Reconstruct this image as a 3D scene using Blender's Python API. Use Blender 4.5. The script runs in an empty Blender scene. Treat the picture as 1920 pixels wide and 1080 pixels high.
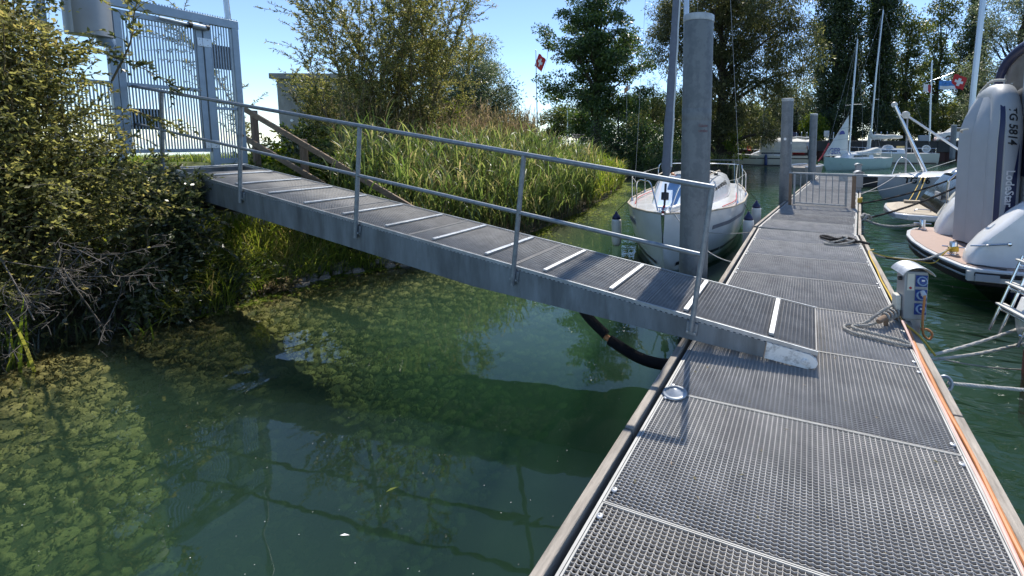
import bpy, bmesh, math, random
import numpy as np
from mathutils import Vector, Matrix
R = math.radians
sc = bpy.context.scene
rng = np.random.default_rng(7)
random.seed(7)

# ------------------------------------------------------------ camera, sky, sun, exposure
cd = bpy.data.cameras.new('camera'); cam = bpy.data.objects.new('camera', cd)
sc.collection.objects.link(cam); sc.camera = cam
cd.sensor_width = 36.0; cd.lens = 815 / 1920 * 36
cd.shift_x = -0.125; cd.shift_y = -0.10885
cd.clip_start = 0.05; cd.clip_end = 20000
cam.location = (0, 0, 2.15)
cam.rotation_euler = (R(90 - 4.839), 0, R(21.307))

SUN_DIR = Vector((-0.075, 1.03, 1.298)).normalized()      # towards the sun
w = bpy.data.worlds.new('World'); sc.world = w; w.use_nodes = True
nt = w.node_tree; bg = nt.nodes['Background']
sky = nt.nodes.new('ShaderNodeTexSky'); sky.sky_type = 'NISHITA'; sky.sun_disc = False
sky.sun_elevation = math.asin(SUN_DIR.z); sky.sun_rotation = math.atan2(SUN_DIR.x, SUN_DIR.y)
sky.altitude = 300; sky.air_density = 0.82; sky.dust_density = 0.05; sky.ozone_density = 3.3
nt.links.new(sky.outputs[0], bg.inputs[0]); bg.inputs[1].default_value = 0.145
sl = bpy.data.lights.new('sun', 'SUN'); sl.energy = 4.3; sl.angle = R(0.53); sl.color = (1.0, 0.94, 0.85)
so = bpy.data.objects.new('sun', sl); sc.collection.objects.link(so)
so.rotation_euler = (-SUN_DIR).to_track_quat('-Z', 'Y').to_euler(); so.location = (0, 20, 30)
sc.view_settings.view_transform = 'Standard'; sc.view_settings.look = 'None'
sc.view_settings.exposure = 0.58; sc.view_settings.gamma = 1.0
sc.render.engine = 'CYCLES'
cy = sc.cycles
cy.use_denoising = True
try: cy.denoiser = 'OPENIMAGEDENOISE'
except Exception: pass
cy.max_bounces = 10; cy.diffuse_bounces = 5; cy.glossy_bounces = 4; cy.transmission_bounces = 6
cy.transparent_max_bounces = 12; cy.volume_bounces = 0
cy.caustics_reflective = False; cy.caustics_refractive = False
cy.sample_clamp_indirect = 6.0

# ------------------------------------------------------------ helpers
C = sc.collection
WM = {}
def wm(o): return WM.get(o.name, Matrix.Identity(4))
def tag(o, label=None, cat=None, group=None, kind=None):
    if label: o['label'] = label
    if cat: o['category'] = cat
    if group: o['group'] = group
    if kind: o['kind'] = kind
    return o
def thing(name, label, cat, loc=(0, 0, 0), rz=0.0, group=None):
    o = bpy.data.objects.new(name, None); C.objects.link(o)
    o.empty_display_size = 0.2
    o.location = loc; o.rotation_euler = (0, 0, rz)
    WM[o.name] = Matrix.Translation(Vector(loc)) @ Matrix.Rotation(rz, 4, 'Z')
    return tag(o, label, cat, group)
def link(name, me, m=None, parent=None):
    o = bpy.data.objects.new(name, me); C.objects.link(o)
    if m is not None and not me.materials: me.materials.append(m)
    if parent is not None:
        o.parent = parent; WM[o.name] = wm(parent)
    return o
def copy_tree(o, parent=None):
    c = o.copy(); C.objects.link(c); c.parent = parent
    for ch in list(o.children): copy_tree(ch, c)
    return c
def dup(o, loc, rz=None, label=None):
    c = copy_tree(o); c.location = loc
    if rz is not None: c.rotation_euler = (0, 0, rz)
    if label: c['label'] = label
    return c

class MB:
    def __init__(s): s.v = []; s.f = []
    def add(s, vs, fs):
        n = len(s.v); s.v += [tuple(map(float, q)) for q in vs]; s.f += [tuple(i + n for i in q) for q in fs]; return s
    def box(s, a, b):
        (x0, y0, z0), (x1, y1, z1) = a, b
        x0, x1 = min(x0, x1), max(x0, x1); y0, y1 = min(y0, y1), max(y0, y1); z0, z1 = min(z0, z1), max(z0, z1)
        return s.add([(x0,y0,z0),(x1,y0,z0),(x1,y1,z0),(x0,y1,z0),(x0,y0,z1),(x1,y0,z1),(x1,y1,z1),(x0,y1,z1)],
                     [(0,3,2,1),(4,5,6,7),(0,1,5,4),(1,2,6,5),(2,3,7,6),(3,0,4,7)])
    def bar(s, p, q, wy, wz, up=(0, 0, 1)):
        """a rectangular bar from p to q, wy wide across, wz deep along up"""
        p, q = Vector(p), Vector(q); d = (q - p).normalized(); u = Vector(up)
        sd = d.cross(u); sd = sd.normalized() if sd.length > 1e-5 else Vector((1, 0, 0)); u = sd.cross(d).normalized()
        a = sd * wy / 2; b = u * wz / 2
        return s.add([p-a-b, p+a-b, p+a+b, p-a+b, q-a-b, q+a-b, q+a+b, q-a+b],
                     [(0,1,2,3),(7,6,5,4),(0,4,5,1),(1,5,6,2),(2,6,7,3),(3,7,4,0)])
    def tube(s, pts, r, n=10, cap=True):
        P = [Vector(p) for p in pts]; m = len(P)
        rr = r if isinstance(r, (list, tuple)) else [r] * m
        t0 = (P[1] - P[0]).normalized()
        u = t0.orthogonal().normalized(); vs = []
        for i in range(m):
            t = (P[min(i+1, m-1)] - P[max(i-1, 0)]); t = t.normalized() if t.length > 1e-9 else t0
            u = (u - t * u.dot(t)); u = u.normalized() if u.length > 1e-6 else t.orthogonal().normalized()
            wv = t.cross(u)
            for k in range(n):
                a = 2 * math.pi * k / n
                vs.append(P[i] + (u * math.cos(a) + wv * math.sin(a)) * rr[i])
        fs = [(i*n+k, i*n+(k+1) % n, (i+1)*n+(k+1) % n, (i+1)*n+k) for i in range(m-1) for k in range(n)]
        if cap: fs += [tuple(range(n-1, -1, -1)), tuple((m-1)*n+k for k in range(n))]
        return s.add(vs, fs)
    def lathe(s, prof, n=24, o=(0, 0, 0), M=None, a0=0, a1=2*math.pi):
        full = abs(a1 - a0 - 2*math.pi) < 1e-6
        o = Vector(o); vs = []; m = len(prof); nn = n if full else n + 1
        for r, z in prof:
            for k in range(nn):
                a = a0 + (a1 - a0) * k / n
                p = Vector((r*math.cos(a), r*math.sin(a), z))
                vs.append(o + (M @ p if M is not None else p))
        fs = [(i*nn+k, i*nn+(k+1) % nn, (i+1)*nn+(k+1) % nn, (i+1)*nn+k) for i in range(m-1) for k in range(n if full else n)]
        if full and prof[0][0] > 1e-4: fs.append(tuple(range(nn-1, -1, -1)))
        if full and prof[-1][0] > 1e-4: fs.append(tuple((m-1)*nn+k for k in range(nn)))
        return s.add(vs, fs)
    def prism(s, poly, d, M):
        """poly: 2-D outline (x,y); extruded by d along local z; M places it"""
        n = len(poly)
        vs = [M @ Vector((x, y, 0)) for x, y in poly] + [M @ Vector((x, y, d)) for x, y in poly]
        fs = [tuple(range(n-1, -1, -1)), tuple(range(n, 2*n))] + [(i, (i+1) % n, n+(i+1) % n, n+i) for i in range(n)]
        return s.add(vs, fs)
    def loft(s, rings, closed=False, cap0=False, cap1=False):
        n = len(rings[0]); vs = [p for r in rings for p in r]
        fs = [(i*n+k, i*n+(k+1) % n, (i+1)*n+(k+1) % n, (i+1)*n+k) for i in range(len(rings)-1) for k in range(n if closed else n-1)]
        if cap0: fs.append(tuple(range(n-1, -1, -1)))
        if cap1: fs.append(tuple((len(rings)-1)*n+k for k in range(n)))
        return s.add(vs, fs)
    def mesh(s, name, M=None):
        me = bpy.data.meshes.new(name)
        vs = [tuple(M @ Vector(q)) for q in s.v] if M is not None else s.v
        me.from_pydata(vs, [], s.f); me.update(); return me
    def build(s, name, m, parent=None, local=False, smooth=35, bevel=0.0, recalc=True):
        """vertices are world coordinates (or the thing's own with local=True)"""
        M = None if (parent is None or local) else wm(parent).inverted()
        me = s.mesh(name, M)
        if recalc:
            bm = bmesh.new(); bm.from_mesh(me); bmesh.ops.recalc_face_normals(bm, faces=bm.faces[:]); bm.to_mesh(me); bm.free()
        if smooth:
            me.polygons.foreach_set('use_smooth', [True] * len(me.polygons)); me.set_sharp_from_angle(angle=R(smooth))
        o = link(name, me, m, parent)
        if bevel:
            b = o.modifiers.new('bevel', 'BEVEL'); b.width = bevel; b.segments = 2; b.limit_method = 'ANGLE'; b.angle_limit = R(40)
        return o

def np_mesh(name, V, F, m=None, smooth=False):
    V = np.ascontiguousarray(V.reshape(-1, 3), dtype=np.float32); F = np.ascontiguousarray(F, dtype=np.int32)
    k = F.shape[1]; me = bpy.data.meshes.new(name)
    me.vertices.add(len(V)); me.vertices.foreach_set('co', V.ravel())
    me.loops.add(F.size); me.loops.foreach_set('vertex_index', F.ravel())
    me.polygons.add(len(F)); me.polygons.foreach_set('loop_start', np.arange(0, F.size, k, dtype=np.int32))
    me.polygons.foreach_set('loop_total', np.full(len(F), k, dtype=np.int32))
    if smooth: me.polygons.foreach_set('use_smooth', np.ones(len(F), dtype=bool))
    me.update(calc_edges=True); me.validate()
    if m is not None: me.materials.append(m)
    return me

def rot_to(d):
    """matrix whose z axis is d"""
    return Vector(d).to_track_quat('Z', 'Y').to_matrix().to_4x4()
def frame(o, x, y):
    """matrix from an origin and two in-plane axes"""
    x = Vector(x).normalized(); y = Vector(y).normalized(); z = x.cross(y).normalized(); y = z.cross(x)
    return Matrix(((x.x, y.x, z.x, o[0]), (x.y, y.y, z.y, o[1]), (x.z, y.z, z.z, o[2]), (0, 0, 0, 1)))
def curve(pts, n=12):
    """Catmull-Rom through pts"""
    P = [Vector(p) for p in pts]; P = [P[0]*2 - P[1]] + P + [P[-1]*2 - P[-2]]; out = []
    for i in range(1, len(P)-2):
        for k in range(n):
            t = k / n; a, b, c, d = P[i-1], P[i], P[i+1], P[i+2]
            out.append(0.5*((2*b) + (c-a)*t + (2*a-5*b+4*c-d)*t*t + (3*b-a-3*c+d)*t**3))
    out.append(P[-2]); return out
def sag(p, q, s, n=16):
    p, q = Vector(p), Vector(q)
    return [p.lerp(q, i/n) - Vector((0, 0, 4*s*(i/n)*(1-i/n))) for i in range(n+1)]
def strands(mb, pts, r, pitch, k=3, n=5):
    """twisted rope: k strands wound round the path"""
    P = [Vector(p) for p in pts]; L = [0.0]
    for a, b in zip(P, P[1:]): L.append(L[-1] + (b-a).length)
    N = max(8, int(L[-1] / pitch * 7)); Q = []; j = 0
    for i in range(N+1):
        t = L[-1]*i/N
        while j < len(P)-2 and L[j+1] < t: j += 1
        Q.append(P[j].lerp(P[j+1], (t-L[j])/max(1e-9, L[j+1]-L[j])))
    u = (Q[1]-Q[0]).orthogonal().normalized(); F = []
    for i in range(N+1):
        t = (Q[min(i+1, N)]-Q[max(i-1, 0)]).normalized(); u = (u - t*u.dot(t)).normalized(); F.append((u.copy(), t.cross(u)))
    for q in range(k):
        pts2 = []
        for i in range(N+1):
            a = 2*math.pi*(L[-1]*i/N/pitch + q/k); pts2.append(Q[i] + (F[i][0]*math.cos(a)+F[i][1]*math.sin(a))*r*0.52)
        mb.tube(pts2, r*0.56, n)
    return mb

# text turned into a mesh laid on a plane (M: x right, y up)
def text_mb(txt, size, M, shear=0.0, depth=0.0015, bold=0.0):
    cu = bpy.data.curves.new('lettering', 'FONT'); cu.body = txt; cu.size = size; cu.shear = shear; cu.extrude = depth; cu.offset = bold
    cu.align_x = 'CENTER'; cu.align_y = 'CENTER'; cu.resolution_u = 3
    o = bpy.data.objects.new('lettering', cu); C.objects.link(o)
    bpy.context.view_layer.update()
    me = bpy.data.meshes.new_from_object(o.evaluated_get(bpy.context.evaluated_depsgraph_get()))
    mb = MB(); mb.add([M @ v.co for v in me.vertices], [tuple(p.vertices) for p in me.polygons])
    bpy.data.objects.remove(o); bpy.data.curves.remove(cu); bpy.data.meshes.remove(me)
    return mb

# ------------------------------------------------------------ materials
def newmat(name):
    m = bpy.data.materials.new(name); m.use_nodes = True
    return m, m.node_tree, m.node_tree.nodes['Principled BSDF']
def node(nt, t, **k):
    n = nt.nodes.new(t)
    for a, b in k.items():
        if a.startswith('i_'): n.inputs[a[2:].replace('_', ' ')].default_value = b
        else: setattr(n, a, b)
    return n
def ramp(nt, fac, stops):
    r = nt.nodes.new('ShaderNodeValToRGB'); e = r.color_ramp.elements
    while len(e) < len(stops): e.new(0.5)
    for el, (p, c) in zip(e, stops): el.position = p; el.color = (*c, 1)
    nt.links.new(fac, r.inputs[0]); return r.outputs[0]
def mat(name, col, rough=0.5, metal=0.0, vary=0.12, scale=6.0, bump=0.0, bscale=60.0, stretch=None, dirt=None, dscale=2.0, damt=0.5, coat=0.0, spec=0.5, objvar=0.0):
    """painted or bare surface: colour varied by two noises, worn gloss, fine relief"""
    m, nt, p = newmat(name)
    tc = node(nt, 'ShaderNodeTexCoord'); mp = node(nt, 'ShaderNodeMapping')
    if stretch: mp.inputs['Scale'].default_value = stretch
    nt.links.new(tc.outputs['Object'], mp.inputs[0])
    n1 = node(nt, 'ShaderNodeTexNoise', i_Scale=scale, i_Detail=6.0, i_Roughness=0.62); nt.links.new(mp.outputs[0], n1.inputs[0])
    lo = tuple(c*(1-vary) for c in col); hi = tuple(min(1, c*(1+vary)) for c in col)
    c = ramp(nt, n1.outputs[0], [(0.3, lo), (0.72, hi)])
    if dirt:
        n2 = node(nt, 'ShaderNodeTexNoise', i_Scale=dscale, i_Detail=8.0, i_Roughness=0.7); nt.links.new(mp.outputs[0], n2.inputs[0])
        f = node(nt, 'ShaderNodeMapRange'); f.inputs[1].default_value = 0.5; f.inputs[2].default_value = 0.75; f.inputs[4].default_value = damt
        nt.links.new(n2.outputs[0], f.inputs[0])
        mx = node(nt, 'ShaderNodeMix', data_type='RGBA'); nt.links.new(f.outputs[0], mx.inputs[0]); nt.links.new(c, mx.inputs[6]); mx.inputs[7].default_value = (*dirt, 1); c = mx.outputs[2]
    if objvar:
        oi = node(nt, 'ShaderNodeObjectInfo'); mr = node(nt, 'ShaderNodeMapRange'); mr.inputs[3].default_value = 1-objvar; mr.inputs[4].default_value = 1+objvar*0.6
        hv = node(nt, 'ShaderNodeHueSaturation'); nt.links.new(oi.outputs['Random'], mr.inputs[0]); nt.links.new(mr.outputs[0], hv.inputs['Value']); nt.links.new(c, hv.inputs['Color']); c = hv.outputs[0]
    nt.links.new(c, p.inputs['Base Color'])
    rr = node(nt, 'ShaderNodeMapRange'); rr.inputs[3].default_value = max(0.02, rough-0.1); rr.inputs[4].default_value = min(1, rough+0.1)
    nt.links.new(n1.outputs[0], rr.inputs[0]); nt.links.new(rr.outputs[0], p.inputs['Roughness'])
    p.inputs['Metallic'].default_value = metal; p.inputs['Coat Weight'].default_value = coat; p.inputs['Specular IOR Level'].default_value = spec
    if bump:
        nb = node(nt, 'ShaderNodeTexNoise', i_Scale=bscale, i_Detail=4.0); nt.links.new(mp.outputs[0], nb.inputs[0])
        b = node(nt, 'ShaderNodeBump', i_Strength=bump, i_Distance=0.01); nt.links.new(nb.outputs[0], b.inputs['Height']); nt.links.new(b.outputs[0], p.inputs['Normal'])
    return m
def leafmat(name, stops, trans=0.45, gloss=0.5, rough=0.45, tcol=None):
    """foliage: each leaf its own shade, light passes through the blade"""
    m, nt, p = newmat(name)
    g = node(nt, 'ShaderNodeNewGeometry'); tc = node(nt, 'ShaderNodeTexCoord')
    nz = node(nt, 'ShaderNodeTexNoise', i_Scale=1.1, i_Detail=3.0); nt.links.new(tc.outputs['Object'], nz.inputs[0])
    ad = node(nt, 'ShaderNodeMath', operation='MULTIPLY_ADD'); nt.links.new(nz.outputs[0], ad.inputs[0]); ad.inputs[1].default_value = 0.9
    sub = node(nt, 'ShaderNodeMath', operation='MULTIPLY_ADD'); nt.links.new(g.outputs['Random Per Island'], sub.inputs[0]); sub.inputs[1].default_value = 0.75; sub.inputs[2].default_value = -0.32
    nt.links.new(sub.outputs[0], ad.inputs[2])
    c = ramp(nt, ad.outputs[0], stops)
    nt.links.new(c, p.inputs['Base Color']); p.inputs['Roughness'].default_value = rough; p.inputs['Specular IOR Level'].default_value = gloss
    t = node(nt, 'ShaderNodeBsdfTranslucent')
    hs = node(nt, 'ShaderNodeHueSaturation', i_Hue=0.49, i_Saturation=1.15, i_Value=2.3); nt.links.new(c, hs.inputs['Color']); nt.links.new(hs.outputs[0], t.inputs[0])
    mx = node(nt, 'ShaderNodeMixShader'); mx.inputs[0].default_value = trans
    nt.links.new(p.outputs[0], mx.inputs[1]); nt.links.new(t.outputs[0], mx.inputs[2]); nt.links.new(mx.outputs[0], nt.nodes['Material Output'].inputs[0])
    return m

M = {}
M['galv'] = mat('galvanised steel', (0.40, 0.43, 0.46), 0.48, 0.55, 0.28, 9, 0.08, 40, dirt=(0.22, 0.24, 0.26), dscale=3, damt=0.45)
M['grate'] = mat('galvanised grating', (0.425, 0.412, 0.39), 0.55, 0.22, 0.22, 5, dirt=(0.22, 0.215, 0.20), dscale=1.3, damt=0.7, objvar=0.22)
M['gratedark'] = mat('galvanised gangway grating', (0.315, 0.31, 0.30), 0.68, 0.2, 0.22, 6, objvar=0.2)
M['rail'] = mat('weathered galvanised tube', (0.26, 0.29, 0.32), 0.5, 0.5, 0.25, 18, 0.05, 80)
M['beam'] = mat('weathered galvanised beam', (0.20, 0.225, 0.245), 0.62, 0.25, 0.4, 2.2, 0.05, 50, stretch=(2.2, 2.2, 0.5), dirt=(0.09, 0.10, 0.10), dscale=2.6, damt=0.8)
M['edge'] = mat('dull edge angle', (0.40, 0.40, 0.385), 0.65, 0.2, 0.25, 6)
M['cleat'] = mat('aluminium cleat bar', (0.46, 0.47, 0.48), 0.5, 0.5, 0.15, 20)
M['wood'] = mat('grey weathered timber', (0.36, 0.32, 0.27), 0.85, 0, 0.4, 5, 0.5, 60, stretch=(7, 0.7, 7), dirt=(0.16, 0.13, 0.10), dscale=4, damt=0.6)
M['woodx'] = mat('brown weathered timber', (0.26, 0.19, 0.13), 0.85, 0, 0.35, 5, 0.5, 60, stretch=(2, 6, 6))
M['woodz'] = mat('brown weathered post timber', (0.23, 0.16, 0.11), 0.85, 0, 0.35, 5, 0.5, 60, stretch=(6, 6, 1))
M['dark'] = mat('dark steel and float', (0.030, 0.034, 0.038), 0.7, 0, 0.2)
M['black'] = mat('black rubber', (0.016, 0.016, 0.018), 0.42, 0, 0.2, 20)
M['blackp'] = mat('black plastic', (0.02, 0.02, 0.022), 0.35)
M['chip'] = mat('chipped white paint', (0.82, 0.82, 0.80), 0.5, 0, 0.06, 8, 0.1, 40, dirt=(0.07, 0.065, 0.055), dscale=13, damt=1.0)
M['gatealu'] = mat('brushed grey gate metal', (0.30, 0.37, 0.44), 0.42, 0.35, 0.15, 4)
M['white'] = mat('white gelcoat', (0.74, 0.75, 0.75), 0.22, 0, 0.05, 3, 0, 40, dirt=(0.58, 0.57, 0.52), dscale=2.5, damt=0.45, coat=0.3)
M['cream'] = mat('cream gelcoat', (0.66, 0.64, 0.55), 0.3, 0, 0.06, 2, dirt=(0.5, 0.48, 0.4), dscale=2, damt=0.4)
M['mint'] = mat('pale mint gelcoat', (0.42, 0.54, 0.50), 0.3, 0, 0.06, 2, dirt=(0.36, 0.46, 0.42), dscale=2, damt=0.4)
M['greyhull'] = mat('silver grey gelcoat', (0.56, 0.58, 0.60), 0.25, 0, 0.06, 2, coat=0.3)
M['navy'] = mat('navy blue vinyl', (0.018, 0.026, 0.085), 0.38, 0, 0.15, 10)
M['blue'] = mat('blue fender vinyl', (0.012, 0.04, 0.16), 0.35, 0, 0.15, 10)
M['bluedeck'] = mat('pale blue nonslip deck', (0.25, 0.40, 0.60), 0.6, 0, 0.1, 10, 0.2, 200)
M['fender'] = mat('white fender vinyl', (0.72, 0.71, 0.67), 0.42, 0, 0.08, 8, dirt=(0.45, 0.43, 0.36), dscale=5, damt=0.5)
M['hypalon'] = mat('light grey inflatable fabric', (0.40, 0.425, 0.445), 0.5, 0, 0.06, 3, 0.04, 300)
M['stainless'] = mat('polished stainless steel', (0.70, 0.71, 0.73), 0.16, 1.0, 0.06, 6)
M['alu'] = mat('anodised aluminium spar', (0.52, 0.57, 0.62), 0.35, 0.7, 0.08, 4)
M['spar'] = mat('grey painted spar', (0.34, 0.35, 0.37), 0.4, 0.3, 0.1, 4)
M['glassdark'] = mat('dark tinted window', (0.012, 0.013, 0.015), 0.08, 0, 0.1)
M['teak'] = mat('rosy teak platform', (0.35, 0.245, 0.20), 0.7, 0, 0.15, 4, 0.2, 100, stretch=(2, 10, 2))
M['tan'] = mat('tan synthetic teak', (0.42, 0.36, 0.27), 0.7, 0, 0.12, 4, 0.2, 100, stretch=(10, 2, 2))
M['canvas'] = mat('off white boat canvas', (0.62, 0.61, 0.56), 0.85, 0, 0.1, 3, 0.15, 120, dirt=(0.45, 0.44, 0.40), dscale=2, damt=0.5)
M['sail'] = mat('white sailcloth', (0.70, 0.70, 0.66), 0.7, 0, 0.06, 1.5, 0.3, 3)
M['sailgrey'] = mat('grey sail cover', (0.17, 0.18, 0.21), 0.8, 0, 0.15, 10, 0.2, 60)
M['rope'] = mat('off white rope', (0.55, 0.53, 0.48), 0.9, 0, 0.2, 60, 0.4, 400)
M['ropegrey'] = mat('dirty grey rope', (0.36, 0.35, 0.32), 0.9, 0, 0.3, 60, 0.4, 400)
M['ropeblack'] = mat('black rope', (0.022, 0.021, 0.022), 0.85, 0, 0.3, 60, 0.4, 400)
M['ropeyellow'] = mat('yellow cable', (0.62, 0.42, 0.05), 0.5, 0, 0.12, 20)
M['orange'] = mat('orange power cable', (0.52, 0.21, 0.07), 0.45, 0, 0.1, 20)
M['pink'] = mat('faded pink cable', (0.62, 0.40, 0.34), 0.5, 0, 0.1, 20)
M['red'] = mat('red cloth', (0.55, 0.03, 0.03), 0.7)
M['maroon'] = mat('dark red canvas', (0.16, 0.008, 0.016), 0.8)
M['redpaint'] = mat('red paint', (0.45, 0.04, 0.05), 0.5)
M['antifoul'] = mat('brown red antifouling', (0.11, 0.028, 0.022), 0.7, 0, 0.25, 6)
M['flagwhite'] = mat('white cloth', (0.80, 0.80, 0.80), 0.8)
M['flagblue'] = mat('blue cloth', (0.08, 0.26, 0.62), 0.8, 0, 0.5, 5)
M['yellowcloth'] = mat('yellow canvas', (0.66, 0.46, 0.16), 0.8)
M['gold'] = mat('straw yellow towel', (0.58, 0.45, 0.20), 0.9, 0, 0.3, 12)
M['concrete'] = mat('weathered concrete', (0.30, 0.29, 0.27), 0.9, 0, 0.25, 3, 0.4, 30, stretch=(1, 1, 0.5), dirt=(0.16, 0.155, 0.14), dscale=2, damt=0.6)
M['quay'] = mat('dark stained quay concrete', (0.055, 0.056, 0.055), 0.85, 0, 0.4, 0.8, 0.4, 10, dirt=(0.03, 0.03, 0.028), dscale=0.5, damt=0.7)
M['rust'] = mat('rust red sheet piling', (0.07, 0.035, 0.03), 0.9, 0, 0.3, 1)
M['pedgrey'] = mat('grey pedestal enamel', (0.33, 0.345, 0.36), 0.4, 0.3, 0.08, 6, dirt=(0.22, 0.22, 0.22), dscale=6, damt=0.3)
M['socket'] = mat('blue socket plastic', (0.015, 0.05, 0.24), 0.35)
M['socketlid'] = mat('pale blue socket lid', (0.25, 0.36, 0.52), 0.3)
M['zinc'] = mat('bright zinc sheet', (0.50, 0.52, 0.54), 0.42, 0.6, 0.18, 25)
M['bark'] = mat('dark bark', (0.060, 0.048, 0.036), 0.95, 0, 0.4, 6, 0.8, 25, stretch=(3, 3, 0.6))
M['twig'] = mat('olive brown shoots', (0.13, 0.10, 0.045), 0.8, 0, 0.3, 4)
M['deadtwig'] = mat('grey dead twigs', (0.13, 0.115, 0.10), 0.85, 0, 0.3, 4)
M['stone'] = mat('wet bank stone', (0.17, 0.155, 0.13), 0.85, 0, 0.35, 8, 0.5, 30)
M['olive'] = mat('dull olive board', (0.10, 0.095, 0.055), 0.7)
M['clearvinyl'] = mat('clear vinyl window', (0.30, 0.27, 0.24), 0.06, 0, 0.3, 2, coat=1.0)
M['skin'] = mat('skin', (0.42, 0.24, 0.17), 0.6)
M['shirt'] = mat('pale blue shirt', (0.55, 0.60, 0.70), 0.85)
M['trousers'] = mat('dark trousers', (0.03, 0.03, 0.04), 0.85)
M['text_dark'] = mat('black lettering', (0.012, 0.013, 0.018), 0.4)
M['text_white'] = mat('white lettering', (0.8, 0.8, 0.8), 0.4)
M['text_red'] = mat('faded red lettering', (0.20, 0.09, 0.10), 0.7)
M['text_blue'] = mat('blue lettering', (0.03, 0.05, 0.28), 0.5)
# ------------------------------------------------------------ lake bed and land: one sheet
SH = [(-60,-6.4),(-6,-6.6),(0,-6.75),(1.4,-6.9),(1.9,-7.15),(2.4,-7.2),(2.95,-6.85),(3.6,-7.05),(4.65,-7.0),(5.3,-6.5),(8.2,-5.9),(11.6,-6.3),
      (15,-7.1),(18.2,-8.0),(21,-9.3),(23.8,-9.9),(27.5,-8.0),(31,-5.6),(33,-5.8),(36,-7.2),(41,-9.0),(52,-10.5),(60,-12),(400,-12)]
SHY = np.array([a for a, b in SH]); SHX = np.array([b for a, b in SH])
def sst(t): t = np.clip(t, 0, 1); return t*t*(3-2*t)
def wob(x, y, s=1.0): return np.sin(x*1.3*s+1.1)*np.cos(y*1.7*s+0.4) + 0.5*np.sin(x*2.9*s+y*2.3*s)
def gz(x, y):
    x = np.asarray(x, float); y = np.asarray(y, float)
    sd = np.interp(y, SHY, SHX) + 0.10*wob(x, y, 1.6) - x
    near = np.exp(-((y-3.6)/2.6)**2)
    hi = 1.15 + 0.60*near
    wid = 4.2 - 1.9*near
    land = hi*sst(sd/wid)**0.8 + 0.05*wob(x, y) * sst(sd/1.5)
    west = sst((x+44)/8.0)
    land = land*west - 1.5*(1-west)
    d = np.maximum(0, -sd)
    bed = -np.minimum(3.2, 0.03 + 0.11*d + 0.085*d*d)
    return np.where(sd > 0, land, bed)
def axis(lo, hi, dense0, dense1, fine, grow=1.18):
    a = list(np.arange(dense0, dense1+1e-6, fine)); s = fine
    while a[-1] < hi: s = min(s*grow, 60); a.append(a[-1]+s)
    s = fine
    while a[0] > lo: s = min(s*grow, 60); a.insert(0, a[0]-s)
    return np.array(a)
gx = axis(-420, 420, -10, -2, 0.1); gy = axis(-80, 420, 0, 12, 0.1)
XX, YY = np.meshgrid(gx, gy, indexing='ij'); ZZ = gz(XX, YY)
nx, ny = XX.shape
idx = np.arange(nx*ny).reshape(nx, ny)
F = np.stack([idx[:-1,:-1], idx[1:,:-1], idx[1:,1:], idx[:-1,1:]], -1).reshape(-1, 4)
m, nt, p = newmat('bank earth and lake bed')
tc = node(nt, 'ShaderNodeNewGeometry'); sp = node(nt, 'ShaderNodeSeparateXYZ'); nt.links.new(tc.outputs['Position'], sp.inputs[0])
n1 = node(nt, 'ShaderNodeTexNoise', i_Scale=1.4, i_Detail=8.0, i_Roughness=0.65); nt.links.new(tc.outputs['Position'], n1.inputs[0])
n2 = node(nt, 'ShaderNodeTexNoise', i_Scale=14.0, i_Detail=6.0); nt.links.new(tc.outputs['Position'], n2.inputs[0])
soil = ramp(nt, n2.outputs[0], [(0.3, (0.035, 0.028, 0.018)), (0.7, (0.11, 0.09, 0.055))])
gr = ramp(nt, n1.outputs[0], [(0.3, (0.035, 0.06, 0.015)), (0.7, (0.12, 0.13, 0.035))])
bd = ramp(nt, n2.outputs[0], [(0.25, (0.035, 0.032, 0.011)), (0.75, (0.09, 0.08, 0.026))])
f1 = node(nt, 'ShaderNodeMapRange'); f1.inputs[1].default_value = 0.35; f1.inputs[2].default_value = 0.9; nt.links.new(sp.outputs[2], f1.inputs[0])
mx = node(nt, 'ShaderNodeMix', data_type='RGBA'); nt.links.new(f1.outputs[0], mx.inputs[0]); nt.links.new(soil, mx.inputs[6]); nt.links.new(gr, mx.inputs[7])
f2 = node(nt, 'ShaderNodeMapRange'); f2.inputs[1].default_value = 0.04; f2.inputs[2].default_value = -0.06; nt.links.new(sp.outputs[2], f2.inputs[0])
m2 = node(nt, 'ShaderNodeMix', data_type='RGBA'); nt.links.new(f2.outputs[0], m2.inputs[0]); nt.links.new(mx.outputs[2], m2.inputs[6]); nt.links.new(bd, m2.inputs[7])
nt.links.new(m2.outputs[2], p.inputs['Base Color']); p.inputs['Roughness'].default_value = 0.95
b = node(nt, 'ShaderNodeBump', i_Strength=0.6, i_Distance=0.03); nt.links.new(n2.outputs[0], b.inputs['Height']); nt.links.new(b.outputs[0], p.inputs['Normal'])
ground = link('ground', np_mesh('ground', np.stack([XX, YY, ZZ], -1), F, m, True)); tag(ground, 'grassy bank and lake bed sheet', kind='structure')

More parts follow.
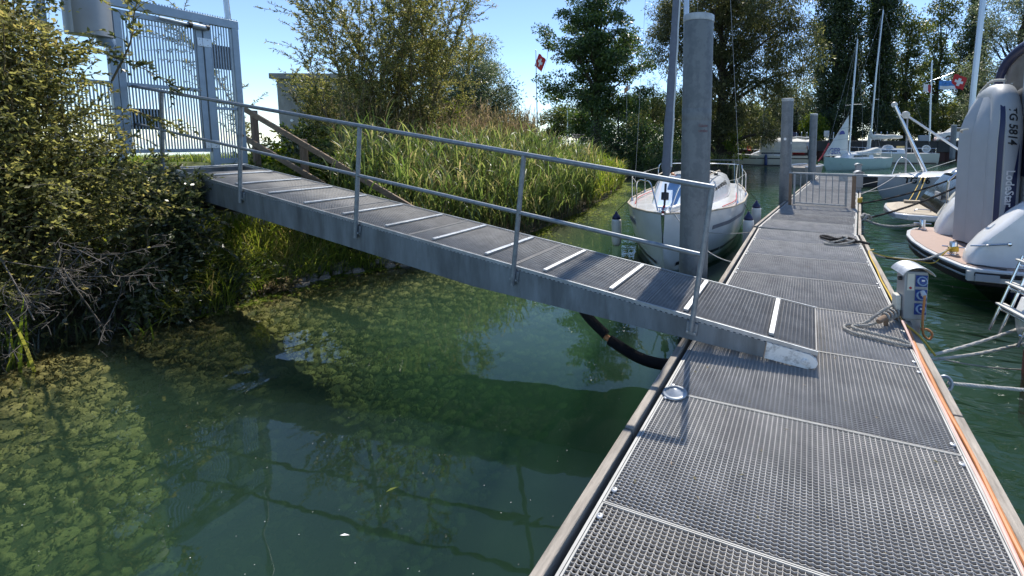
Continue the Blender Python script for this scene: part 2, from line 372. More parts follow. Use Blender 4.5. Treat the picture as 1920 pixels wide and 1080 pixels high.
# ------------------------------------------------------------ lake water: a closed body, clear at the skin and murky inside
m = bpy.data.materials.new('lake water'); m.use_nodes = True; nt = m.node_tree; nt.nodes.remove(nt.nodes['Principled BSDF'])
out = nt.nodes['Material Output']
ge = node(nt, 'ShaderNodeNewGeometry'); sp = node(nt, 'ShaderNodeSeparateXYZ'); nt.links.new(ge.outputs['Position'], sp.inputs[0])
def wavetex(scale, sx, sy, det, rz=0.0):
    mp = node(nt, 'ShaderNodeMapping'); mp.inputs['Scale'].default_value = (sx, sy, 1); mp.inputs['Rotation'].default_value = (0, 0, rz); nt.links.new(ge.outputs['Position'], mp.inputs[0])
    n = node(nt, 'ShaderNodeTexNoise', i_Scale=scale, i_Detail=det, i_Roughness=0.5, i_Distortion=0.6); nt.links.new(mp.outputs[0], n.inputs[0]); return n.outputs[0]
calm = wavetex(2.2, 1, 1, 2.0); rip = wavetex(2.6, 0.7, 1.7, 2.0, R(24)); big = wavetex(0.8, 1, 1.4, 2.0)
fx = node(nt, 'ShaderNodeMapRange', interpolation_type='SMOOTHSTEP'); fx.inputs[1].default_value = -0.9; fx.inputs[2].default_value = 1.0; fx.inputs[3].default_value = 0.0; fx.inputs[4].default_value = 0.055; nt.links.new(sp.outputs[0], fx.inputs[0])
fy = node(nt, 'ShaderNodeMapRange', interpolation_type='SMOOTHSTEP'); fy.inputs[1].default_value = 6.0; fy.inputs[2].default_value = 14.0; fy.inputs[3].default_value = 0.0; fy.inputs[4].default_value = 0.020; nt.links.new(sp.outputs[1], fy.inputs[0])
mxx = node(nt, 'ShaderNodeMath', operation='MAXIMUM'); nt.links.new(fx.outputs[0], mxx.inputs[0]); nt.links.new(fy.outputs[0], mxx.inputs[1])
def mul(a, b):
    n = node(nt, 'ShaderNodeMath', operation='MULTIPLY'); nt.links.new(a, n.inputs[0])
    if isinstance(b, float): n.inputs[1].default_value = b
    else: nt.links.new(b, n.inputs[1])
    return n.outputs[0]
def addn(a, b):
    n = node(nt, 'ShaderNodeMath', operation='ADD'); nt.links.new(a, n.inputs[0]); nt.links.new(b, n.inputs[1]); return n.outputs[0]
h = addn(addn(mul(calm, 0.0028), mul(rip, mxx.outputs[0])), mul(mul(big, mxx.outputs[0]), 1.5))
bp = node(nt, 'ShaderNodeBump', i_Strength=1.0, i_Distance=1.0); nt.links.new(h, bp.inputs['Height'])
fr = node(nt, 'ShaderNodeFresnel', i_IOR=1.36); nt.links.new(bp.outputs[0], fr.inputs['Normal'])
gl = node(nt, 'ShaderNodeBsdfGlossy', i_Roughness=0.015); gl.inputs['Color'].default_value = (1, 1, 1, 1); nt.links.new(bp.outputs[0], gl.inputs['Normal'])
tr = node(nt, 'ShaderNodeBsdfTransparent'); tr.inputs[0].default_value = (0.97, 1.0, 0.98, 1)
ms = node(nt, 'ShaderNodeMixShader'); nt.links.new(fr.outputs[0], ms.inputs[0]); nt.links.new(tr.outputs[0], ms.inputs[1]); nt.links.new(gl.outputs[0], ms.inputs[2])
nt.links.new(ms.outputs[0], out.inputs['Surface'])
va = node(nt, 'ShaderNodeVolumeAbsorption', i_Density=1.0); va.inputs[0].default_value = (0.34, 0.60, 0.46, 1); va.inputs['Density'].default_value = 1.25
vs = node(nt, 'ShaderNodeVolumeScatter'); vs.inputs[0].default_value = (0.32, 0.56, 0.40, 1); vs.inputs['Density'].default_value = 0.30; vs.inputs['Anisotropy'].default_value = 0.0
av = node(nt, 'ShaderNodeAddShader'); nt.links.new(va.outputs[0], av.inputs[0]); nt.links.new(vs.outputs[0], av.inputs[1]); nt.links.new(av.outputs[0], out.inputs['Volume'])
mb = MB(); mb.box((-6000, -300, -6.0), (6000, 9000, 0.0)); water = mb.build('lake_water', m, smooth=0); tag(water, 'still green lake water of the marina basin', kind='structure')

# algae covered lumps on the shallow bed
pts = []
yy = np.arange(0.2, 7.2, 0.078)
for j, y in enumerate(yy):
    for x in np.arange(-7.3, -2.2, 0.100): pts.append((x + (j % 2)*0.05, y))
pts = np.array(pts) + rng.normal(0, 0.038, (len(pts), 2))
z = gz(pts[:,0], pts[:,1]); keep = (z < -0.03) & (z > -1.75) & (rng.random(len(pts)) > 0.03); pts = pts[keep]; z = z[keep]
ringN, rings = 8, [(1.0, 0.0), (0.86, 0.5), (0.5, 0.86)]
tv = [(r*math.cos(2*math.pi*k/ringN), r*math.sin(2*math.pi*k/ringN), h) for r, h in rings for k in range(ringN)] + [(0, 0, 1.0)]*ringN
tv = np.array(tv); tf = np.array([(i*ringN+k, i*ringN+(k+1) % ringN, (i+1)*ringN+(k+1) % ringN, (i+1)*ringN+k) for i in range(3) for k in range(ringN)])
n = len(pts); sx = rng.uniform(0.055, 0.085, n)*rng.choice([0.8, 1.0, 1.35], n); sy = sx*rng.uniform(0.65, 1.0, n); sz = rng.uniform(0.018, 0.060, n); an = rng.uniform(0, 6.28, n)
V = tv[None]*(1+rng.normal(0, 0.07, (n, len(tv), 1)))
X = V[:,:,0]*sx[:,None]; Y = V[:,:,1]*sy[:,None]
V = np.stack([X*np.cos(an)[:,None]-Y*np.sin(an)[:,None]+pts[:,0:1], X*np.sin(an)[:,None]+Y*np.cos(an)[:,None]+pts[:,1:2], V[:,:,2]*sz[:,None]+z[:,None]-0.012], -1)
F = (tf[None]+(np.arange(n)*len(tv))[:,None,None]).reshape(-1, 4)
m, nt, p = newmat('algae covered bed lump')
g = node(nt, 'ShaderNodeNewGeometry'); n2 = node(nt, 'ShaderNodeTexNoise', i_Scale=30.0, i_Detail=6.0); nt.links.new(g.outputs['Position'], n2.inputs[0])
n3 = node(nt, 'ShaderNodeTexNoise', i_Scale=0.9, i_Detail=3.0); nt.links.new(g.outputs['Position'], n3.inputs[0])
sm = node(nt, 'ShaderNodeMath', operation='MULTIPLY_ADD'); nt.links.new(g.outputs['Random Per Island'], sm.inputs[0]); sm.inputs[1].default_value = 0.35
sm2 = node(nt, 'ShaderNodeMath', operation='MULTIPLY_ADD'); nt.links.new(n2.outputs[0], sm2.inputs[0]); sm2.inputs[1].default_value = 0.5; nt.links.new(n3.outputs[0], sm2.inputs[2]); nt.links.new(sm2.outputs[0], sm.inputs[2])
nt.links.new(ramp(nt, sm.outputs[0], [(0.35, (0.05, 0.045, 0.013)), (0.75, (0.14, 0.115, 0.034)), (1.1, (0.26, 0.21, 0.075))]), p.inputs['Base Color']); p.inputs['Roughness'].default_value = 1.0
b = node(nt, 'ShaderNodeBump', i_Strength=0.8, i_Distance=0.02); nt.links.new(n2.outputs[0], b.inputs['Height']); nt.links.new(b.outputs[0], p.inputs['Normal'])
k_ = 70000; pi = rng.integers(0, n, k_); o_ = rng.normal(0, 0.55, (k_, 2))*sx[pi][:, None]
bp_ = np.stack([pts[pi, 0]+o_[:, 0], pts[pi, 1]+o_[:, 1], z[pi]+sz[pi]*np.clip(1-(o_**2).sum(1)/sx[pi]**2, 0, 1)-0.012], -1)
dd = rng.normal(0, 0.6, (k_, 3))+np.array([0.1, -0.2, 0.7]); dd /= np.linalg.norm(dd, axis=1, keepdims=True); ss = np.cross(dd, rng.normal(size=(k_, 3))); ss /= np.linalg.norm(ss, axis=1, keepdims=True)
ln = rng.uniform(0.012, 0.042, k_)[:, None]; FV = np.stack([bp_-ss*0.004, bp_+ss*0.004, bp_+dd*ln+ss*0.006, bp_+dd*ln-ss*0.006], 1)
nv = V.shape[0]*V.shape[1]; V = np.concatenate([V.reshape(-1, 3), FV.reshape(-1, 3)]); F = np.concatenate([F, nv+np.arange(k_*4).reshape(-1, 4)])
algae = link('algae_lumps', np_mesh('algae_lumps', V, F, m, True)); tag(algae, 'olive algae lumps on the shallow lake bed', 'algae', kind='stuff')

# ------------------------------------------------------------ gratings
def grating_mesh(name, W, L, pm, pc, m, amp=0.006, depth=0.028):
    """straight bars along y every pm, scalloped bars along x every pc; top at z=0"""
    vs, fs = [], []
    nb = int(round(W/pm)); pm = W/nb
    Vl, Fl, off = [], [], 0
    q = np.array([(0,3,2,1),(4,5,6,7),(0,1,5,4),(1,2,6,5),(2,3,7,6),(3,0,4,7)])
    for i in range(1, nb):
        x = i*pm; t = 0.0012
        Vl.append(np.array([(x-t,0.004,-depth),(x+t,0.004,-depth),(x+t,L-0.004,-depth),(x-t,L-0.004,-depth),(x-t,0.004,-0.0015),(x+t,0.004,-0.0015),(x+t,L-0.004,-0.0015),(x-t,L-0.004,-0.0015)]))
        Fl.append(q+off); off += 8
    ncb = int(round(L/pc)); pc = L/ncb
    seg = 4; xs = np.linspace(0, W, nb*seg+1); ph = np.arange(nb*seg+1) % seg
    zt = np.where(ph == 0, 0.0, np.where(ph == 2, -amp, -amp*0.55)); yo = np.where(ph == 0, 0.0, np.where(ph == 2, 0.0, 0.0))
    k = len(xs)
    for j in range(1, ncb):
        y = j*pc; t = 0.0014
        a = np.stack([xs, np.full(k, y-t), zt-0.012], -1); b2 = np.stack([xs, np.full(k, y-t), zt], -1)
        c = np.stack([xs, np.full(k, y+t), zt], -1); d = np.stack([xs, np.full(k, y+t), zt-0.012], -1)
        Vl.append(np.concatenate([a, b2, c, d])); i = np.arange(k-1)
        for r0, r1 in ((0, 1), (1, 2), (2, 3)):
            Fl.append(np.stack([r0*k+i, r0*k+i+1, r1*k+i+1, r1*k+i], -1)+off)
        off += 4*k
    return np_mesh(name, np.concatenate(Vl), np.concatenate(Fl), m)
def panel_frame_mesh(name, W, L, m):
    mb = MB(); t = 0.0042
    mb.box((0, 0, -0.034), (W, t, 0.0015)); mb.box((0, L-t, -0.034), (W, L, 0.0015))
    mb.box((0, t, -0.034), (0.009, L-t, 0.001)); mb.box((W-0.009, t, -0.034), (W, L-t, 0.001))
    me = mb.mesh(name); me.materials.append(m); return me

# ------------------------------------------------------------ floating docks
DW, DL = 1.63, 0.941
dock_bars = grating_mesh('grating_bars', DW, DL, 0.0272, 0.0186, M['grate'])
dock_frame = panel_frame_mesh('grating_panel', DW, DL, M['edge'])
bm_ = MB(); bm_.lathe([(0.015, 0), (0.015, 0.004), (0.010, 0.008), (0.006, 0.008), (0.006, 0.004), (0.0, 0.004)], 14)
bolt_me = bm_.mesh('bolt'); bolt_me.materials.append(M['zinc']); bolt_me.polygons.foreach_set('use_smooth', [True]*len(bolt_me.polygons)); bolt_me.set_sharp_from_angle(angle=R(40))
def dock(name, label, origin, rz, n, boards, left_side=True):
    t = thing(name, label, 'dock', origin, rz)
    L = n*0.945
    for i in range(n):
        o = link('grating_panel', dock_frame, None, t); o.location = (-DW/2, i*0.945, 0)
        g = link('grating_bars', dock_bars, None, o); tag(g, kind='stuff')
        for sx in (-1, 1):
            for yy_ in (0.075, 0.866):
                b = link('bolt', bolt_me, None, t); b.location = (sx*(DW/2-0.024), i*0.945+yy_, 0.002)
    y0 = 0.0
    mbx = MB(); mbx.box((-0.80, 0.02, -0.20), (0.80, L-0.02, -0.085)); mbx.build('gap_shade_slab', M['dark'], t, local=True)  # solid dark slab standing in for the shaded gap seen through the grating
    for sx in (-1, 1):
        s = MB(); s.box((sx*0.838, 0.0, -0.24), (sx*0.846, L, -0.03)); s.build('side_plate', M['beam'], t, local=True)
        s = MB(); s.bar((sx*0.827, 0, -0.006), (sx*0.827, L, -0.006), 0.014, 0.008); s.build('edge_angle', M['edge'], t, local=True)
    nf = max(1, int(L/2.4))
    for i in range(nf):
        fb = MB(); fb.box((-0.78, i*L/nf+0.15, -0.78), (0.78, (i+1)*L/nf-0.15, -0.21)); fb.build('float', M['dark'], t, local=True, bevel=0.04)
    for sx, cuts in boards:
        for a, b in zip(cuts, cuts[1:]):
            w0 = sx*0.868; bb = MB(); bb.box((w0, a+0.006, -0.16), (w0+sx*0.052, b-0.006, 0.012))
            # break the sawn box up so that its edge can wander a little
            o = bb.build('edge_board', M['wood'], t, local=True, bevel=0.006)
    return t
dk = dock('floating_dock', 'near floating dock with grey metal grating deck and timber edge boards', (-0.02, -0.22, 0.5), 0.0, 9,
          [(-1, [0.0, 1.25, 2.38, 5.0, 8.5]), (1, [0.0, 3.2, 4.72]), (1, [5.1, 8.5])])
far_rz = -math.atan(0.096)
dk2 = dock('floating_dock', 'far floating dock beyond the barrier gate, angled slightly right', (-0.04, 8.36, 0.497), far_rz, 14,
           [(-1, [0.0, 3.0, 6.0, 9.0, 13.2]), (1, [0.0, 4.0, 8.0, 13.2])])
# crosswise pontoon at the far end
t = thing('cross_pontoon', 'white topped crosswise pontoon at the far end of the docks', 'pontoon', (2, 23.6, 0.46))
mb = MB(); mb.box((-0.3, 22.6, 0.42), (9, 23.6, 0.48)); mb.build('deck', M['galv'], t, bevel=0.01)
for i in range(4):
    mb = MB(); mb.box((-0.1+i*2.3, 22.7, -0.4), (1.6+i*2.3, 23.5, 0.415)); mb.build('float', M['dark'], t, bevel=0.03)

# ------------------------------------------------------------ gangway
TH = math.atan(0.134); gu = Vector((-math.cos(TH), 0, math.sin(TH))); gn = Vector((math.sin(TH), 0, math.cos(TH)))
GO = Vector((0.10, 3.26, 0.632)); GWID = 0.885; GL = 8.75
def G(u, y, h=0.0): return GO + gu*u + Vector((0, y, 0)) + gn*h
gw = thing('gangway', 'sloping grey steel gangway with grating deck and tube handrail', 'gangway', (0.1, 3.7, 0.5))
gb_me = grating_mesh('grating_bars', 1.325, GWID-0.04, 0.0300, 0.0186, M['gratedark'])
gf_me = panel_frame_mesh('grating_panel', 1.325, GWID-0.04, M['gratedark'])
Mg = Matrix(((gu.x, 0, gn.x, 0), (0, 1, 0, 0), (gu.z, 0, gn.z, 0), (0, 0, 0, 1)))
for i in range(6):
    # local x runs down the slope so that the faces keep their winding
    o = link('grating_panel', gf_me, None, gw)
    Ml = Matrix.Translation(G((i+1)*1.336-0.005+0.0, 0.02)) @ Matrix(((-gu.x, 0, gn.x, 0), (0, 1, 0, 0), (-gu.z, 0, gn.z, 0), (0, 0, 0, 1)))
    o.matrix_local = wm(gw).inverted() @ Ml
    g = link('grating_bars', gb_me, None, o); tag(g, kind='stuff')
for i in range(13):
    u = (0.33 + 0.667*i)/math.cos(TH)
    c = MB(); c.bar(G(u, 0.05, 0.013), G(u, 0.82, 0.013), 0.040, 0.020, gn); c.build('cleat_bar', M['cleat'] if i < 4 else M['galv'], gw, bevel=0.003)
    for yb in (0.13, 0.43, 0.73):
        c = MB(); c.lathe([(0.010, 0), (0.009, 0.004), (0.0, 0.006)], 8, G(u, yb, 0.023), Mg.to_3x3().to_4x4()); c.build('screw', M['zinc'], gw)
def depth_at(u): return 0.115 + (0.285-0.115)*min(1, max(0, (u-0.2)/2.9))
for name, y0, y1 in (('stringer', -0.012, 0.006), ('stringer', GWID-0.006, GWID+0.012)):
    us = [0.36, 1.0, 2.0, 3.1, 5.0, 7.0, GL]
    rings = [[G(u, y0, -0.030), G(u, y1, -0.030), G(u, y1, -0.03-depth_at(u)), G(u, y0, -0.03-depth_at(u))] for u in us]
    s = MB(); s.loft(rings, True, True, True); s.build(name, M['beam'], gw, smooth=0)
    # rounded painted end
    pr = [G(0.36, y0, -0.030)]; ring = []
    prof = [(0.352, -0.030), (0.05, -0.030), (0.004, -0.055), (-0.012, -0.085), (0.0, -0.118), (0.05, -0.142), (0.352, -0.03-depth_at(0.36))]
    s = MB(); s.add([G(u, y0-0.003, h) for u, h in prof]+[G(u, y1+0.003, h) for u, h in prof],
                    [tuple(range(6, -1, -1)), tuple(range(7, 14))]+[(i, (i+1) % 7, 7+(i+1) % 7, 7+i) for i in range(7)])
    e = s.build('painted_end', M['chip'], gw, smooth=30); tag(e, 'white painted beam end with chipped spots')
    yb = y0-0.003 if y0 < 0.1 else y1+0.003
    s = MB(); s.lathe([(0.024, 0), (0.024, 0.012), (0.017, 0.016), (0.0, 0.016)], 6, G(0.075, yb, -0.09), rot_to((0, -1 if y0 < 0.1 else 1, 0))); s.build('hinge_bolt', M['chip'], e)
# deck edge angles with a drip gap
for y in (-0.002, GWID+0.002):
    s = MB(); s.bar(G(0.0, y, -0.010), G(GL, y, -0.010), 0.010, 0.030, gn); s.build('deck_edge', M['galv'], gw)
tabs = MB()
for i in range(188):
    u = 0.1 + i*0.046; tabs.bar(G(u, -0.008, -0.0285), G(u+0.024, -0.008, -0.0285), 0.006, 0.008, gn)
o = tabs.build('edge_tabs', M['cleat'], gw); tag(o, kind='stuff')
for i in range(9):
    u = 0.6 + i*1.0; s = MB(); s.bar(G(u, 0.02, -0.075), G(u, GWID-0.02, -0.075), 0.05, 0.07, gn); s.build('cross_member', M['beam'], gw)
s = MB(); s.box((-0.02, 3.29, 0.512), (0.05, 4.10, 0.52)); s.build('landing_plate', M['galv'], gw)
# handrail on the near side
YR = -0.045; RH = 1.05
us = [0.92, 2.62, 4.70, 6.78, 8.56]
for i, u in enumerate(us):
    s = MB(); s.tube([G(u, YR, -0.17 if i else -0.10), G(u, YR, RH-0.01)], 0.0215, 14); s.build('post', M['rail'], gw)
    s = MB(); s.bar(G(u, -0.028, -0.09), G(u, -0.012, -0.09), 0.09, 0.10, gn); br = s.build('post_bracket', M['rail'], gw, bevel=0.003)
    for du in (-0.03, 0.03):
        s = MB(); s.lathe([(0.010, 0), (0.010, 0.008), (0, 0.010)], 6, G(u+du, -0.036, -0.115), rot_to((0, -1, 0))); s.build('bracket_bolt', M['galv'], br)
s = MB(); s.tube([G(0.905, YR, RH)] + [G(0.92+k*0.5, YR, RH) for k in range(1, 19)], 0.0225, 14); s.build('top_rail', M['rail'], gw)
s = MB(); s.tube([G(0.92, YR, 0.52)] + [G(0.92+k*0.5, YR, 0.52) for k in range(1, 19)], 0.0185, 14); s.build('lower_rail', M['rail'], gw)
# abutment under the upper end
t = thing('gangway_abutment', 'concrete abutment under the upper end of the gangway', 'abutment', (-8.4, 3.7, 0.9))
mb = MB(); mb.box((-9.0, 3.1, 0.2), (-8.05, 4.35, 1.37)); mb.build('block', M['concrete'], t, bevel=0.02)
mb = MB(); mb.tube([(-8.3, 2.9, 1.30), (-7.75, 3.3, 1.27), (-7.2, 3.5, 1.20)], 0.05, 14); mb.build('pipe', M['blackp'], t)
mb = MB(); mb.tube([(-7.86, 3.18, 1.29), (-7.80, 3.26, 1.285)], 0.056, 14); mb.build('pipe_clamp', M['stainless'], t)
mb = MB(); mb.tube([(-7.76, 3.28, 1.25), (-7.70, 3.30, 0.95), (-7.62, 3.3, 0.8)], 0.012, 8); mb.build('drain_tube', M['stainless'], t)
# support post under the middle of the gangway
mb = MB(); mb.tube([(-7.05, 5.15, -0.3), (-7.05, 5.15, 1.0)], 0.045, 12); tag(mb.build('support_post', M['woodz']), 'short brown post under the gangway at the stony waterline', 'post')

# ------------------------------------------------------------ cable conduits under the gangway
def ribbed(path, r, pitch=0.011, n=14):
    P = curve(path, 14); L = [0]
    for a, b in zip(P, P[1:]): L.append(L[-1]+(b-a).length)
    N = int(L[-1]/pitch*2); Q = []; rr = []; j = 0
    for i in range(N+1):
        tt = L[-1]*i/N
        while j < len(P)-2 and L[j+1] < tt: j += 1
        Q.append(P[j].lerp(P[j+1], (tt-L[j])/max(1e-9, L[j+1]-L[j]))); rr.append(r if i % 2 else r*0.90)
    mb = MB(); mb.tube(Q, rr, n); return mb
t = thing('cable_conduit', 'thick black corrugated conduit curving from gangway down to dock', 'conduit', (-1.5, 3.6, 0.2))
ribbed([(-2.25, 3.72, 0.72), (-1.98, 3.62, 0.47), (-1.74, 3.58, 0.31)], 0.048).build('upper_sleeve', M['black'], t)
ribbed([(-1.70, 3.57, 0.275), (-1.42, 3.55, 0.175), (-1.18, 3.52, 0.165), (-0.93, 3.50, 0.22)], 0.050).build('lower_sleeve', M['black'], t)
mb = MB(); mb.tube(curve([(-1.80, 3.59, 0.33), (-1.72, 3.575, 0.285), (-1.64, 3.565, 0.255)], 6), 0.028, 12); mb.build('cable_bundle', M['orange'], t)
mb = MB(); mb.tube(curve([(-1.38, 4.02, 0.66), (-1.30, 4.0, 0.42), (-1.1, 3.95, 0.24), (-0.9, 3.9, 0.22)], 10), 0.022, 10)
tag(mb.build('hose', M['blackp']), 'thin black hose looping behind the thick conduit', 'hose')

# ------------------------------------------------------------ mooring piles
def pile(label, x, y, r, top, lean=(0, 0), seam=None, group='steel mooring piles'):
    t = thing('mooring_pile', label, 'pile', (x, y, 0), 0, group)
    ax = Vector((lean[0], lean[1], 1)).normalized(); Mr = rot_to(ax); o = (x, y, 0)
    s = MB(); s.lathe([(r, -4), (r, top-0.09), (r, top-0.004)], 48, o, Mr); s.build('shaft', M['pile'], t)
    s = MB(); s.lathe([(r+0.004, top-0.075), (r+0.006, top-0.07), (r+0.006, top), (r-0.02, top+0.005), (0.0, top+0.006)], 48, o, Mr); s.build('top_band', M['galv'], t)
    if seam:
        s = MB(); s.lathe([(r+0.0005, seam-0.07), (r+0.002, seam-0.065), (r+0.002, seam+0.06), (r+0.0005, seam+0.065)], 48, o, Mr); s.build('weld_band', M['pile'], t)
    return t, Mr
m, nt, p = newmat('galvanised pile')
tc = node(nt, 'ShaderNodeTexCoord')
vo = node(nt, 'ShaderNodeTexVoronoi', i_Scale=26.0); nt.links.new(tc.outputs['Object'], vo.inputs[0])
mp = node(nt, 'ShaderNodeMapping'); mp.inputs['Scale'].default_value = (5, 5, 0.35); nt.links.new(tc.outputs['Object'], mp.inputs[0])
st = node(nt, 'ShaderNodeTexNoise', i_Scale=2.2, i_Detail=6.0); nt.links.new(mp.outputs[0], st.inputs[0])
n1 = node(nt, 'ShaderNodeTexNoise', i_Scale=5.0, i_Detail=8.0, i_Roughness=0.7); nt.links.new(tc.outputs['Object'], n1.inputs[0])
sp_ = node(nt, 'ShaderNodeSeparateColor'); nt.links.new(vo.outputs['Color'], sp_.inputs[0])
a1 = node(nt, 'ShaderNodeMath', operation='MULTIPLY_ADD'); nt.links.new(sp_.outputs[0], a1.inputs[0]); a1.inputs[1].default_value = 0.16; nt.links.new(n1.outputs[0], a1.inputs[2])
a2 = node(nt, 'ShaderNodeMath', operation='MULTIPLY_ADD'); nt.links.new(st.outputs[0], a2.inputs[0]); a2.inputs[1].default_value = 0.7; nt.links.new(a1.outputs[0], a2.inputs[2])
nt.links.new(ramp(nt, a2.outputs[0], [(0.5, (0.125, 0.138, 0.150)), (0.85, (0.155, 0.172, 0.186)), (1.2, (0.20, 0.218, 0.23))]), p.inputs['Base Color'])
pz = node(nt, 'ShaderNodeNewGeometry'); sz_ = node(nt, 'ShaderNodeSeparateXYZ'); nt.links.new(pz.outputs['Position'], sz_.inputs[0])
ad_ = node(nt, 'ShaderNodeMath', operation='MULTIPLY_ADD'); nt.links.new(st.outputs[0], ad_.inputs[0]); ad_.inputs[1].default_value = -0.5; nt.links.new(sz_.outputs[2], ad_.inputs[2])
mr_ = node(nt, 'ShaderNodeMapRange'); mr_.inputs[1].default_value = 0.28; mr_.inputs[2].default_value = 0.0; nt.links.new(ad_.outputs[0], mr_.inputs[0])
mx_ = node(nt, 'ShaderNodeMix', data_type='RGBA'); nt.links.new(mr_.outputs[0], mx_.inputs[0]); nt.links.new(p.inputs['Base Color'].links[0].from_socket, mx_.inputs[6]); mx_.inputs[7].default_value = (0.035, 0.042, 0.02, 1); nt.links.new(mx_.outputs[2], p.inputs['Base Color'])
p.inputs['Metallic'].default_value = 0.3; p.inputs['Roughness'].default_value = 0.58; M['pile'] = m
px, py_, pr_ = -1.31, 5.16, 0.176
pl, Mr = pile('tall thick grey mooring pile beside the gangway and white sailboat', px, py_, pr_, 3.60, (0.012, 0), 2.45)
s = MB(); s.lathe([(0.028, 0), (0.026, 0.006), (0.012, 0.004), (0.011, -0.002), (0, -0.002)], 14, Vector((px, py_, 2.46)) + Vector((0.10, -0.1455, 0)), rot_to((0.57, -0.82, 0))); s.build('bolt_hole', M['woodz'], pl)
def wrapped(txt, size, zc, ang, m, name):
    mb = text_mb(txt, size, Matrix.Identity(4), depth=0.0008); q = MB()
    q.add([(px + (pr_+0.0025+v[2])*math.sin(ang+v[0]/pr_)+0.012*zc, py_ - (pr_+0.0025+v[2])*math.cos(ang+v[0]/pr_), zc+v[1]) for v in mb.v], mb.f); return q.build(name, m, pl, smooth=0)
wrapped('Gäste', 0.052, 2.315, 0.72, M['text_red'], 'lettering'); wrapped('umbo', 0.052, 2.255, 0.72, M['text_red'], 'lettering')
p2, _ = pile('thick grey mooring pile left of the barrier gate', -0.60, 12.35, 0.150, 3.24, (0.004, 0), 2.30)
for dx, dz in ((-0.02, 2.17), (0.115, 2.06)):
    s = MB(); y = 12.35 - math.sqrt(0.150**2-dx*dx); s.lathe([(0.036, 0), (0.034, 0.004), (0, 0.004)], 14, (-0.60+dx, y-0.001, dz), rot_to((dx, -0.14, 0))); s.build('white_sticker', M['text_white'], p2)
pile('slimmer grey mooring pile behind the barrier gate', 0.10, 19.4, 0.150, 3.22, (0.004, 0), 2.30)
pile('distant grey mooring pile against the dark quay wall', 12.2, 47.6, 0.22, 3.5, (0, 0))
# ------------------------------------------------------------ boats
class Hull:
    """stations bow to stern: (x, half beam at deck, sheer height, half beam at water, keel height); local +x is forward"""
    def __init__(s, st, n=6): s.st = st; s.n = n
    def at(s, x):
        st = s.st; xs = [q[0] for q in st][::-1]
        return [float(np.interp(x, xs, [q[i] for q in st][::-1])) for i in range(1, 5)]
    def side(s, x, f):
        """point on the port side (y>0), f from 0 at the keel to 1 at the sheer"""
        b, sh, w, k = s.at(x)
        zw = 0.02 if k < 0 else k + (sh-k)*0.3
        P = [(0, k), (w*0.72, k+(zw-k)*0.40), (w, zw), ((w*0.42+b*0.58)*1.015, zw+(sh-zw)*0.5), (b, sh)]
        Q = curve([Vector((p[0], p[1], 0)) for p in P], 8); i = f*(len(Q)-1); a = int(min(i, len(Q)-2)); q = Q[a].lerp(Q[a+1], i-a)
        return Vector((x, max(0.0, q.x), q.y))
    def xs(s, n=26):
        a, b = s.st[0][0], s.st[-1][0]; return [a+(b-a)*((i/n)**1.35) for i in range(n+1)]
    def shell(s, mb=None):
        mb = mb or MB(); rings = []
        fs = [i/16 for i in range(17)]
        for x in s.xs():
            p = [s.side(x, f) for f in fs]
            rings.append([Vector((q.x, q.y, q.z)) for q in p[::-1]] + [Vector((q.x, -q.y, q.z)) for q in p[1:]])
        return mb.loft(rings, False, False, True)
    def deck(s, drop=0.01, camber=0.04):
        rings = []
        for x in s.xs():
            b, sh, w, k = s.at(x); b = max(0.0, b-0.004)
            rings.append([Vector((x, b*q, sh-drop+camber*(1-q*q)*min(1, b))) for q in (1, 0.6, 0.2, -0.2, -0.6, -1)])
        return MB().loft(rings)
    def strip(s, x0, x1, z0, z1, off=0.004, n=22, side=1):
        rings = []
        for i in range(n+1):
            x = x0+(x1-x0)*i/n; r = []
            for q in (0, 0.5, 1):
                zz = z0+(z1-z0)*q
                lo, hi = 0.0, 1.0
                for _ in range(18):
                    mid = (lo+hi)/2
                    if s.side(x, mid).z < zz: lo = mid
                    else: hi = mid
                p = s.side(x, lo); r.append(Vector((p.x, side*(p.y+off), p.z)))
            rings.append(r)
        return MB().loft(rings)
    def sheerline(s, off=0.0, up=0.0, x0=None, x1=None, side=1, n=24):
        a = s.st[0][0] if x0 is None else x0; b = s.st[-1][0] if x1 is None else x1
        return [Vector((x, side*(s.at(x)[0]+off), s.at(x)[1]+up)) for x in [a+(b-a)*i/n for i in range(n+1)]]
def cabin(x0, x1, w0, w1, z0, h, slope=0.5, crown=0.06):
    """rounded trunk from x0 (front) to x1 (aft)"""
    rings = []; L = x0-x1
    for i in range(15):
        t = i/14; x = x0 - L*t; wv = w0+(w1-w0)*min(1, t*1.6); hh = h*min(1, (t*L/slope))**0.8*(1-0.10*max(0, t-0.6)) + 0.002
        wt = wv*0.82
        rings.append([Vector((x, wv, z0)), Vector((x, wv*0.97, z0+hh*0.45)), Vector((x, wt*1.04, z0+hh*0.86)), Vector((x, wt*0.9, z0+hh*0.97)), Vector((x, wt*0.45, z0+hh+crown*0.7*min(1, hh/h))), Vector((x, 0, z0+hh+crown*min(1, hh/h))),
                      Vector((x, -wt*0.45, z0+hh+crown*0.7*min(1, hh/h))), Vector((x, -wt*0.9, z0+hh*0.97)), Vector((x, -wt*1.04, z0+hh*0.86)), Vector((x, -wv*0.97, z0+hh*0.45)), Vector((x, -wv, z0))])
    return MB().loft(rings, False, True, True)
def aim(bow, stern):
    d = Vector(bow)-Vector(stern); return math.atan2(d.y, d.x)

